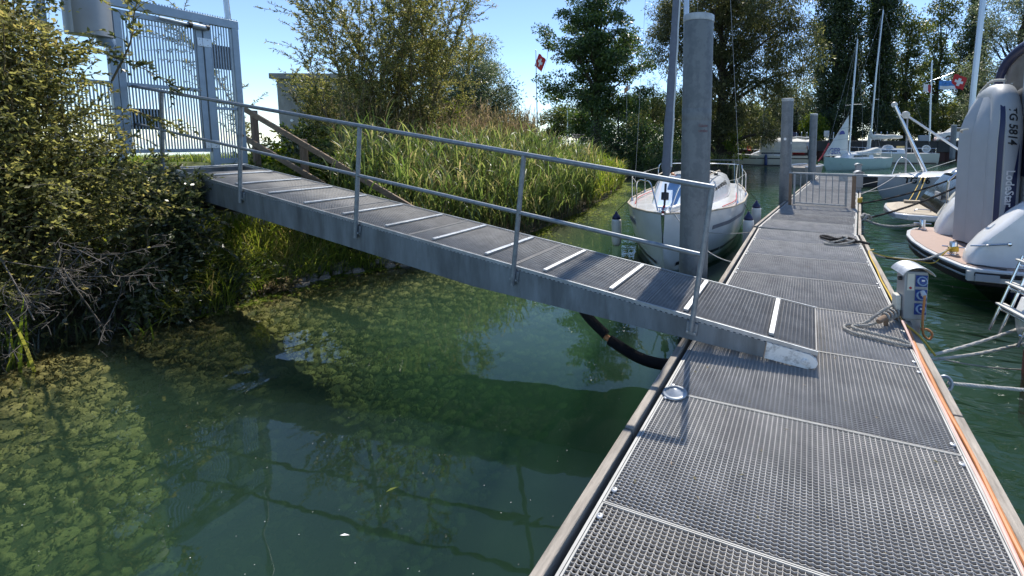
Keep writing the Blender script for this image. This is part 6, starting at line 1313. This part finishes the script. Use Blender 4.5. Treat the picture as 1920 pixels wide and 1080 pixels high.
for x in (-9.4, -5.0, 2.5):
    mb = MB(); mb.box((x, 51.97, 1.45), (x+0.55, 51.998, 1.72)); mb.build('number_plate', M['plate'] if 'plate' in M else M['flagblue'], qw)
lad = MB(); lad.tube(curve([(0, 0.35, 1.9), (0, 0.32, 2.75), (0, 0.20, 2.95), (0, 0.02, 2.95), (0, -0.08, 2.8)], 5), 0.03, 8); ladm = lad.mesh('hoop'); ladm.materials.append(M['alu']); ladm.polygons.foreach_set('use_smooth', [True]*len(ladm.polygons))
cols = [(1366, 'nearest the leaning sapling'), (1398, 'left of the left sailboat mast'), (1446, 'right of the left sailboat mast'), (1493, 'just right of the thick pile'), (1503, 'between the two piles'), (1552, 'left of the white sail'), (1563, 'at the upper edge of the white sail'), (1640, 'left of the cream sail cover end'), (1652, 'beyond the cream sail cover')]
for x, lab in cols:
    X, Y = PX(x, 56.0*0.93); X = X*52.2/Y
    t = thing('ladder_hoop', 'pale bent ladder rails on the quay '+lab, 'ladder', (X, 52.1, 0), 0, 'quay ladder rails')
    for dx in (0, 0.55):
        o = link('rail', ladm, None, t); o.location = (dx, 0, 0)
    for z in (1.4, 2.3):
        mb = MB(); mb.tube([(0, -0.12 if z < 2 else 0.33, z), (0.55, -0.12 if z < 2 else 0.33, z)], 0.02, 6); mb.build('rung', M['alu'], t, local=True)
X, Y = PX(1546, 54); mb = MB(); t = thing('control_cabinet', 'small grey cabinet on a stand on the quay behind the piles', 'cabinet', (X, 52.6, 2.0))
mb.box((X-0.25, 52.5, 2.5), (X+0.30, 52.8, 3.15)); mb.build('box', M['greyhull'], t, bevel=0.02); mb = MB(); mb.tube([(X, 52.65, 1.9), (X, 52.65, 2.5)], 0.04, 8); mb.build('stand', M['alu'], t)
# parked cars and trailer boats, small behind the quay edge
def car(label, X, Y, m):
    t = thing('parked_car', label, 'car', (X, Y, 1.98), R(8))
    prof = [(-2.0, 0.35), (-2.05, 0.75), (-1.75, 0.9), (-1.1, 0.98), (-0.55, 1.42), (0.85, 1.45), (1.55, 1.02), (2.0, 0.92), (2.05, 0.4), (1.9, 0.3), (-1.9, 0.3)]
    mb = MB(); mb.prism(prof, 1.66, frame((0, 0.83, 0), (1, 0, 0), (0, 0, 1))); mb.build('body', M[m], t, local=True, bevel=0.08)
    mb = MB(); mb.prism([(-0.95, 1.0), (-0.5, 1.36), (0.78, 1.38), (1.35, 1.02)], 1.70, frame((0, 0.85, 0), (1, 0, 0), (0, 0, 1))); mb.build('window', M['glassdark'], t, local=True)
    for x in (-1.25, 1.25):
        for y in (-0.78, 0.78):
            mb = MB(); mb.lathe([(0.18, -0.1), (0.31, -0.1), (0.32, 0), (0.31, 0.1), (0.18, 0.1)], 16, (x, y, 0.31), rot_to((0, 1, 0))); mb.build('wheel', M['black'], t, local=True)
car('dark blue car parked on the quay beside the thick pile', PX(1466, 56)[0]*1.0, 53.8, 'navy')
car('silver car parked on the quay under the flags', PX(1738, 58)[0], 54.6, 'greyhull')
t = thing('trailer_load', 'pile of pale covered boat gear on the quay under the flags', 'boat gear', (PX(1722, 56)[0], 53.6, 2.0))
for i in range(9):
    x = PX(1722, 56)[0]-0.9+0.22*i; mb = MB(); mb.tube([(x, 53.2, 2.05+0.06*(i % 3)), (x+0.2, 53.9, 2.3+0.1*(i % 4)), (x+0.1, 54.4, 2.1)], [0.10, 0.16, 0.08], 8); mb.build('bundle', M['canvas' if i % 3 else 'pink'], t)
mb = MB(); mb.box((PX(1712, 56)[0]-1.6, 53.4, 2.0), (PX(1712, 56)[0]-0.6, 54.2, 2.62)); mb.build('box', M['hypalon'], t, bevel=0.05)

# ------------------------------------------------------------ person on the tented boat
pe = thing('person', 'person in pale shirt and cap standing at the stern of the tented sailboat', 'person', (0.02, 37.6, 0.95))
bx, by, bz = 0.02, 37.5, 0.55
V_ = [(0, 0, 0.92), (0, 0, 1.12), (0, 0, 1.34), (0.0, 0, 1.46), (0, -0.02, 1.54), (0, -0.03, 1.66), (0, -0.02, 1.74), (-0.18, 0, 1.38), (-0.25, 0.02, 1.12), (-0.20, -0.14, 0.92), (-0.19, -0.20, 0.86), (0.18, 0, 1.38), (0.26, 0.02, 1.12), (0.24, -0.10, 0.90), (0.24, -0.14, 0.83), (-0.10, 0, 0.86), (-0.11, -0.02, 0.48), (-0.11, 0.02, 0.06), (-0.11, -0.12, 0.03), (0.10, 0, 0.86), (0.11, -0.02, 0.48), (0.11, 0.02, 0.06), (0.11, -0.12, 0.03)]
E_ = [(0, 1), (1, 2), (2, 3), (3, 4), (4, 5), (5, 6), (2, 7), (7, 8), (8, 9), (9, 10), (2, 11), (11, 12), (12, 13), (13, 14), (0, 15), (15, 16), (16, 17), (17, 18), (0, 19), (19, 20), (20, 21), (21, 22)]
Rr = [(0.15, 0.11), (0.14, 0.10), (0.16, 0.11), (0.06, 0.06), (0.055, 0.055), (0.085, 0.10), (0.06, 0.07), (0.065, 0.06), (0.05, 0.05), (0.035, 0.035), (0.03, 0.03), (0.065, 0.06), (0.05, 0.05), (0.035, 0.035), (0.03, 0.03), (0.085, 0.085), (0.06, 0.06), (0.045, 0.045), (0.035, 0.03), (0.085, 0.085), (0.06, 0.06), (0.045, 0.045), (0.035, 0.03)]
me = bpy.data.meshes.new('body'); me.from_pydata([(x, y, z-0.4) for x, y, z in V_], E_, []); bo = link('body', me, M['skin'], pe)
sk = bo.modifiers.new('skin', 'SKIN'); sv = me.skin_vertices[0].data
for i, r in enumerate(Rr): sv[i].radius = r
sv[0].use_root = True; bo.modifiers.new('sub', 'SUBSURF').render_levels = 2
mb = MB(); mb.lathe([(0.20, 0.42), (0.19, 0.70), (0.20, 0.95), (0.13, 1.06), (0.07, 1.08)], 20); mb.v = [(x, y*0.75, z) for x, y, z in mb.v]
mb.tube([(-0.16, 0, 1.0), (-0.22, 0.01, 0.86), (-0.26, 0.02, 0.74)], [0.085, 0.08, 0.075], 12); mb.tube([(0.16, 0, 1.0), (0.22, 0.01, 0.86), (0.27, 0.02, 0.74)], [0.085, 0.08, 0.075], 12); mb.build('shirt', M['shirt'], pe, local=True, smooth=60)
mb = MB(); mb.tube([(-0.10, 0, 0.46), (-0.11, -0.02, 0.1), (-0.11, 0.02, -0.32)], [0.105, 0.085, 0.07], 12); mb.tube([(0.10, 0, 0.46), (0.11, -0.02, 0.1), (0.11, 0.02, -0.32)], [0.105, 0.085, 0.07], 12); mb.build('trousers', M['trousers'], pe, local=True, smooth=60)
mb = MB(); mb.lathe([(0.125, 1.30), (0.12, 1.37), (0.07, 1.42), (0, 1.43)], 16); mb.lathe([(0.20, 1.30), (0.20, 1.31), (0.0, 1.312)], 16); mb.build('hat', M['canvas'], pe, local=True, smooth=50)

# ------------------------------------------------------------ barrier gate across the dock
a_ = Vector((-0.42, 11.60, 0.5)); b_ = Vector((1.06, 11.62, 0.5))
bg_ = thing('barrier_gate', 'grey barred barrier gate across the far dock', 'gate', (0.3, 11.6, 0.5))
def vb(name, x, z0, z1, w_, m='rail', y=11.61, d=None): mb = MB(); mb.bar((x, y, z0), (x, y, z1), w_, d or w_, (0, 1, 0)); return mb.build(name, M[m], bg_, bevel=0.003)
vb('gate_post', -0.43, 0.5, 1.30, 0.075, 'woodz'); vb('gate_post', 1.02, 0.45, 1.28, 0.085, 'woodz'); vb('gate_stile', -0.335, 0.52, 1.29, 0.05)
mb = MB(); mb.bar((-0.47, 11.61, 1.315), (1.30, 11.61, 1.30), 0.045, 0.04); mb.build('top_rail', M['rail'], bg_, bevel=0.003)
mb = MB(); mb.bar((-0.30, 11.61, 0.565), (0.86, 11.61, 0.545), 0.035, 0.035); mb.build('bottom_rail', M['rail'], bg_)
for i in range(8):
    x = -0.19+i*0.147; vb('baluster', x, 0.58, 1.29, 0.022)
vb('gate_stile', 0.86, 0.53, 1.29, 0.04)
mb = MB(); mb.box((0.68, 11.575, 1.14), (0.86, 11.60, 1.27)); mb.build('sign_plate', M['rail'], bg_, bevel=0.003)
# ------------------------------------------------------------ power pedestals
def pedestal(label, loc, rz, full=True):
    t = thing('power_pedestal', label, 'power pedestal', loc, rz, 'power pedestals along the dock')
    mb = MB(); mb.box((-0.075, -0.055, -0.06), (0.075, 0.055, 0.14)); mb.build('foot', M['pedgrey'], t, local=True, bevel=0.006)
    mb = MB(); mb.box((-0.11, -0.085, 0.13), (0.11, 0.085, 0.62)); bd = mb.build('cabinet', M['pedgrey'], t, local=True, bevel=0.008)
    mb = MB(); pr_ = []
    for i in range(13):
        a = math.pi*(0.12+0.76*i/12); pr_.append((-0.20*math.cos(a)*0.82, 0.545+0.13*math.sin(a)))
    outer = pr_; inner = [(x*0.965, z-0.005) for x, z in pr_[::-1]]
    mb.prism(outer+inner, 0.27, frame((0, 0.135, 0), (1, 0, 0), (0, 0, 1))); mb.build('hood', M['zinc'], t, local=True, smooth=30)
    if full:
        for z in (0.53, 0.385, 0.245):
            mb = MB(); mb.box((-0.010, -0.094, z-0.06), (0.100, -0.0855, z+0.055)); so_ = mb.build('socket', M['socket'], t, local=True, bevel=0.004)
            d_ = Vector((0, -1, 0.25)).normalized(); mb = MB(); mb.lathe([(0.047, 0), (0.047, 0.016), (0.042, 0.022), (0.036, 0.022), (0.034, 0.012), (0.0, 0.012)], 24, (0.045, -0.094, z), rot_to(d_)); mb.build('socket_ring', M['socketlid'], so_, local=True)
            mb = MB(); mb.lathe([(0.033, 0.0125), (0.03, 0.02), (0, 0.022)], 20, (0.045, -0.094, z), rot_to(d_)); ld = mb.build('lid', M['socket'], so_, local=True)
            mb = MB(); mb.bar((0.045-0.014, -0.121, z+0.012), (0.045+0.014, -0.121, z+0.012), 0.006, 0.016); mb.build('lid_mark', M['text_white'], ld, local=True)
        mb = MB(); mb.box((-0.085, -0.0895, 0.43), (-0.02, -0.0855, 0.60)); mb.build('notice', M['cream'], t, local=True)
        mb = MB(); mb.lathe([(0.013, 0), (0.013, 0.003), (0.008, 0.003), (0.008, 0.001)], 16, (-0.055, -0.0896, 0.455), rot_to((0, -1, 0))); mb.build('round_mark', M['redpaint'], t, local=True)
        mb = MB(); mb.box((-0.165, -0.05, 0.20), (-0.112, 0.05, 0.36)); mb.build('meter_box', M['cream'], t, local=True, bevel=0.01)
        mb = MB(); mb.lathe([(0.02, 0), (0.02, 0.03), (0, 0.03)], 12, (-0.112, -0.02, 0.53), rot_to((-1, 0, 0))); mb.build('button', M['blackp'], t, local=True)
    return t
pd = pedestal('near grey power pedestal with three blue sockets and curved hood', (0.905, 4.50, 0.42), R(14)); pd.scale = (0.9, 0.9, 0.9)
mb = MB(); mb.bar((0.86, 4.15, 0.44), (0.95, 4.85, 0.30), 0.08, 0.05); mb.build('mount_bracket', M['dark'], pd)
pedestal('white topped pedestal just beyond the barrier gate', (1.50, 15.6, 0.48), R(10), False); pedestal('farther white topped pedestal near the crosswise pontoon', (1.95, 20.6, 0.48), R(10), False)
W2 = wm(pd) @ Matrix.Scale(0.9, 4)
plug = [W2 @ Vector(p) for p in ((0.045, -0.115, 0.43), (0.045, -0.16, 0.40), (0.045, -0.15, 0.25), (0.05, -0.14, 0.12), (0.07, -0.13, 0.0), (0.13, -0.12, -0.05), (0.16, -0.11, 0.0), (0.12, -0.10, 0.04), (0.06, -0.09, 0.04))]
t = thing('power_cable', 'orange cable plugged into the near pedestal and hanging in a loop', 'cable', tuple(plug[0]))
mb = MB(); mb.tube(curve(plug, 6), 0.0105, 8); mb.build('cable', M['orange'], t); mb = MB(); mb.tube([plug[0], plug[1]], 0.02, 12); mb.build('plug', M['greyhull'], t)
# ------------------------------------------------------------ cables along the right edge
def cable(label, pts, r, m, name='edge_cable'):
    mb = MB(); mb.tube(curve(pts, 8), r, 8); return tag(mb.build(name, M[m]), label, 'cable')
wv = lambda y, a=0.006: a*math.sin(y*3.1)+a*0.6*math.sin(y*7.3+1)
cable('thick orange cable in the gap along the right dock edge', [(0.838+wv(y), y, 0.498) for y in np.arange(0.6, 3.75, 0.22)]+[(0.84, 3.95, 0.50), (0.83, 4.15, 0.54)], 0.013, 'orange')
cable('faded pink cable beside the orange one on the dock edge', [(0.815+wv(y+2, 0.004), y, 0.494) for y in np.arange(0.6, 3.6, 0.22)]+[(0.82, 3.8, 0.50), (0.80, 4.05, 0.56), (0.79, 4.2, 0.59), (0.82, 4.25, 0.56)], 0.011, 'pink')
cable('yellow cable along the right dock edge beyond the cleat', [(0.98, 3.95, 0.44), (0.90, 4.10, 0.52), (0.83, 4.35, 0.525)]+[(0.838+wv(y, 0.005), y, 0.503) for y in np.arange(4.6, 7.0, 0.22)]+[(0.86, 7.1, 0.51), (0.93, 7.15, 0.53)], 0.009, 'ropeyellow')
# ------------------------------------------------------------ cleat with a coiled mooring rope
cl = thing('mooring_cleat', 'dark steel cleat on the dock edge wrapped with grey rope', 'cleat', (0.74, 4.38, 0.5))
mb = MB(); mb.tube([(0.60, 4.16, 0.575), (0.62, 4.19, 0.58), (0.84, 4.55, 0.58), (0.86, 4.58, 0.575)], [0.02, 0.026, 0.026, 0.02], 12); mb.build('horn', M['woodz'], cl)
mb = MB(); mb.tube([(0.68, 4.29, 0.502), (0.68, 4.29, 0.565)], 0.02, 10); mb.tube([(0.78, 4.45, 0.502), (0.78, 4.45, 0.565)], 0.02, 10); mb.build('legs_base', M['woodz'], cl)
mb = MB(); P = curve([(0.92, 4.62, 0.55), (0.90, 4.66, 0.62), (0.80, 4.56, 0.62), (0.72, 4.42, 0.63), (0.64, 4.30, 0.62), (0.50, 4.20, 0.53), (0.36, 4.14, 0.517), (0.33, 4.06, 0.517), (0.40, 3.98, 0.517), (0.56, 3.93, 0.517), (0.74, 3.88, 0.517), (0.80, 3.90, 0.517), (0.74, 3.94, 0.53), (0.56, 3.98, 0.535), (0.42, 4.03, 0.535), (0.40, 4.10, 0.53), (0.52, 4.16, 0.53), (0.64, 4.24, 0.56)], 7); strands(mb, P, 0.0135, 0.06); tag(mb.build('coiled_rope', M['ropegrey']), 'grey rope lying in a long loop from the near cleat', 'rope')
mb = MB(); P = []
for i in range(60):
    a = i*0.42; s_ = i/59; c_ = Vector((0.665, 4.265, 0.58)).lerp(Vector((0.80, 4.48, 0.58)), s_); P.append(c_+Vector((0.8*math.cos(a), -0.5*math.cos(a), math.sin(a)))*0.036)
strands(mb, P, 0.011, 0.05); tag(mb.build('rope_wrap', M['ropegrey']), 'rope turns wound round the near cleat', 'rope')
mb = MB(); P = curve([(0.92, 7.55, 0.52), (0.80, 7.62, 0.53), (0.62, 7.58, 0.525), (0.50, 7.72, 0.525), (0.36, 7.64, 0.53), (0.24, 7.76, 0.53), (0.22, 7.84, 0.53), (0.32, 7.80, 0.545), (0.46, 7.60, 0.55), (0.60, 7.78, 0.55), (0.72, 7.60, 0.55), (0.55, 7.45, 0.53), (0.34, 7.42, 0.525)], 7); strands(mb, P, 0.022, 0.09); tag(mb.build('rope_heap', M['ropeblack']), 'heap of black rope lying across the dock', 'rope')
mb = MB(); P = curve([(0.70, 7.55, 0.56), (0.58, 7.40, 0.54), (0.40, 7.33, 0.52), (0.26, 7.36, 0.52), (0.40, 7.42, 0.535), (0.60, 7.62, 0.575), (0.54, 7.74, 0.575)], 7); strands(mb, P, 0.016, 0.07); tag(mb.build('rope_end', M['ropegrey']), 'loose grey rope end on the black rope heap', 'rope')
# ------------------------------------------------------------ mooring lines to the boats on the right
def line(label, P, r, m, twist=True):
    mb = MB()
    if twist: strands(mb, P, r, r*5.5)
    else: mb.tube(P, r, 6)
    return tag(mb.build('mooring_line', M[m]), label, 'rope')
t = thing('mooring_ring', 'galvanised shackle and ring on the right dock side', 'shackle', (0.90, 3.52, 0.44))
mb = MB(); mb.tube([(0.945+0.04*math.cos(a), 3.53+0.01*math.sin(a), 0.43+0.045*math.sin(a)) for a in np.linspace(0, 6.28, 20)], 0.012, 8); mb.build('ring', M['galv'], t); mb = MB(); mb.tube([(0.86, 3.52, 0.44), (0.93, 3.53, 0.44)], 0.02, 10); mb.build('eye', M['galv'], t)
line('pale twisted rope running level from the dock ring to the right edge', sag((0.96, 3.53, 0.435), (2.6, 4.08, 0.36), 0.015), 0.0125, 'rope')
line('upper white rope from the dock towards the ladder boat', sag((0.93, 3.96, 0.42), (2.1, 5.25, 0.36), 0.02), 0.013, 'rope')
line('lower white rope from the dock towards the ladder boat', sag((0.93, 3.94, 0.40), (2.1, 5.22, 0.20), 0.03), 0.013, 'rope')
line('thin grey line sloping down to the water at the right edge', sag((1.0, 3.95, 0.42), (1.95, 5.0, -0.02), 0.02), 0.006, 'ropegrey')
line('knotted pale rope from dock to near yacht bollard', curve([(0.86, 7.12, 0.5), (1.05, 7.18, 0.42), (1.3, 7.35, 0.38), (1.6, 7.45, 0.36), (1.85, 7.52, 0.46), (2.0, 7.58, 0.55)], 6), 0.017, 'rope')
line('dark rope twisted with the knotted pale rope', curve([(0.86, 7.16, 0.49), (1.1, 7.2, 0.41), (1.35, 7.34, 0.36), (1.55, 7.40, 0.355), (1.75, 7.46, 0.37)], 6), 0.012, 'ropeblack')
line('yellow rope wound to the near yacht bollard', curve([(0.86, 7.1, 0.51), (1.1, 7.15, 0.44), (1.5, 7.38, 0.36), (1.75, 7.42, 0.34), (1.88, 7.5, 0.46), (1.99, 7.54, 0.56), (2.08, 7.55, 0.58)], 6), 0.008, 'ropeyellow', False)
mb = MB(); P = [(2.03+0.062*math.cos(i*0.5), 7.60+0.062*math.sin(i*0.5), 0.50+0.0013*i) for i in range(50)]; mb.tube(P, 0.009, 6); tag(mb.build('rope_wrap', M['ropeyellow']), 'yellow rope turns round the near yacht bollard', 'rope')
line('thick dark twisted rope to the far yacht bollard', curve([(1.10, 10.0, 0.50), (1.35, 9.95, 0.42), (1.65, 9.75, 0.44), (2.02, 9.56, 0.55)], 6), 0.026, 'ropegrey')
line('black rope from the far dock over the tan platform', sag((1.12, 10.1, 0.5), (3.6, 11.2, 1.55), 0.12), 0.022, 'ropeblack')
line('black rope from the far dock to the dark motor boat', sag((1.28, 12.4, 0.52), (3.3, 12.2, 1.30), 0.08), 0.022, 'ropeblack')
line('pale line from the far dock to the silver sailboat bow', sag((1.45, 14.6, 0.5), (3.0, 17.6, 1.0), 0.08), 0.012, 'rope', False)
line('second pale line from the far dock to the silver sailboat', sag((1.5, 15.2, 0.5), (3.6, 17.2, 0.85), 0.10), 0.012, 'rope', False)
line('long pale line between far dock and low white boat', sag((1.75, 17.6, 0.5), (5.4, 20.6, 1.35), 0.06), 0.012, 'rope', False)
line('two-part yellow line hanging from the silver sailboat stern, left part', sag((3.55, 17.0, 0.95), (2.62, 14.0, 0.42), 0.05), 0.012, 'ropeyellow', False)
line('two-part yellow line hanging from the silver sailboat stern, right part', sag((3.66, 17.0, 0.95), (2.78, 14.0, 0.42), 0.05), 0.012, 'ropeyellow', False)
mb = MB(); P = curve([(1.08, 9.9, 0.5), (1.16, 9.95, 0.60), (1.22, 10.05, 0.52), (1.12, 10.2, 0.58), (1.05, 10.05, 0.54)], 6); strands(mb, P, 0.03, 0.1); tag(mb.build('rope_knot', M['ropegrey']), 'knot of grey rope on the right edge of the far dock', 'rope')
mb = MB(); P = [(1.25+0.05*math.cos(i*0.8), 12.5+0.05*math.sin(i*0.8), 0.52+0.004*i) for i in range(34)]; mb.tube(P, 0.018, 6); tag(mb.build('rope_wrap', M['ropeyellow']), 'yellow rope turns beside the barrier gate post', 'rope')
# low wooden jetty with a rail at the far left bank
t = thing('plank_jetty', 'low plank footbridge at the far left bank', 'jetty', (-6.0, 27, 0.8))
for i in range(3):
    mb = MB(); mb.bar((-8.2, 26.6+0.22*i, 0.86), (-3.9, 26.6+0.22*i, 0.92), 0.19, 0.04); mb.build('plank', M['wood'], t)
for x in (-6.4, -4.2):
    mb = MB(); mb.tube([(x, 26.8, -0.6), (x-0.1, 26.8, 0.86)], 0.03, 8); mb.build('prop', M['alu'], t)
# ------------------------------------------------------------ small things
dl = thing('deck_disc', 'round stepped metal disc on the near dock beside the gangway', 'deck light', (-0.77, 2.60, 0.504))
mb = MB(); mb.lathe([(0.080, 0), (0.080, 0.006), (0.072, 0.010), (0.058, 0.011), (0.055, 0.018), (0.040, 0.020), (0.037, 0.026), (0.017, 0.028), (0.015, 0.031), (0, 0.032)], 36, (-0.77, 2.60, 0.506)); mb.build('dome', M['galv'], dl, smooth=70)
n = 46
stm = []
for k in range(4):
    bm = bmesh.new(); bmesh.ops.create_icosphere(bm, subdivisions=2, radius=1.0)
    for v in bm.verts: v.co *= 1+0.22*math.sin(v.co.x*3+k)*math.cos(v.co.y*2.5+k*2)+random.uniform(-0.06, 0.06)
    me = bpy.data.meshes.new('stone'); bm.to_mesh(me); bm.free(); me.materials.append(M['stone']); stm.append(me)
for i in range(150):
    y = rng.uniform(3.9, 6.6); x = float(np.interp(y, SHY, SHX))-rng.uniform(-0.12, 0.55); s_ = rng.uniform(0.04, 0.11)
    o = link('stone', stm[i % 4], None, ground); o.location = (x, y, float(gz(x, y))+s_*0.35); o.scale = (s_, s_*rng.uniform(0.7, 1.1), s_*rng.uniform(0.5, 0.8)); o.rotation_euler = (rng.uniform(-0.4, 0.4), rng.uniform(-0.4, 0.4), rng.uniform(0, 6.28))
n = 300; x = rng.uniform(-5.2, -0.95, n); y = rng.uniform(0.6, 3.4, n); k = rng.random(n) < np.clip((x+5.4)/3.0, 0.15, 1); x, y = x[k], y[k]; n = len(x); P = np.stack([x, y, np.full(n, 0.003)], -1)
V = leaf_quads(P, hdir(n), np.tile([0, 0, 1.0], (n, 1)), rng.uniform(0.002, 0.007, n), rng.uniform(0.002, 0.005, n))
tag(link('floating_specks', quads_mesh('floating_specks', V, M['flagwhite'])), 'tiny pale specks floating on the calm water', 'debris', kind='stuff')
def leafy(label, loc, L, W, rz, m, name):
    P = np.array([loc]); V = leaf_quads(P, np.array([[math.cos(rz), math.sin(rz), 0.0]]), np.array([[0, 0, 1.0]]), np.array([L]), np.array([W])); tag(link(name, quads_mesh(name, V, m)), label, 'feather' if 'feather' in name else 'leaf')
leafy('small white feather floating near the lower left', (-2.32, 1.45, 0.004), 0.05, 0.014, 0.5, M['flagwhite'], 'floating_feather')
leafy('floating green leaf left of the rail reflection', (-2.35, 1.75, 0.004), 0.07, 0.02, 1.2, Lf['bright'], 'floating_leaf')
n = 90; x = rng.uniform(-0.8, 0.75, n); y = rng.uniform(1.2, 8.2, n)
V = leaf_quads(np.stack([x, y, np.full(n, 0.5045)], -1), hdir(n), np.tile([0, 0, 1.0], (n, 1))+rng.normal(0, 0.15, (n, 3)), rng.uniform(0.010, 0.032, n), rng.uniform(0.005, 0.013, n))
tag(link('dock_litter', quads_mesh('dock_litter', V, Lf['weed'])), 'small dry leaf bits lying on the dock grating', 'litter', kind='stuff')
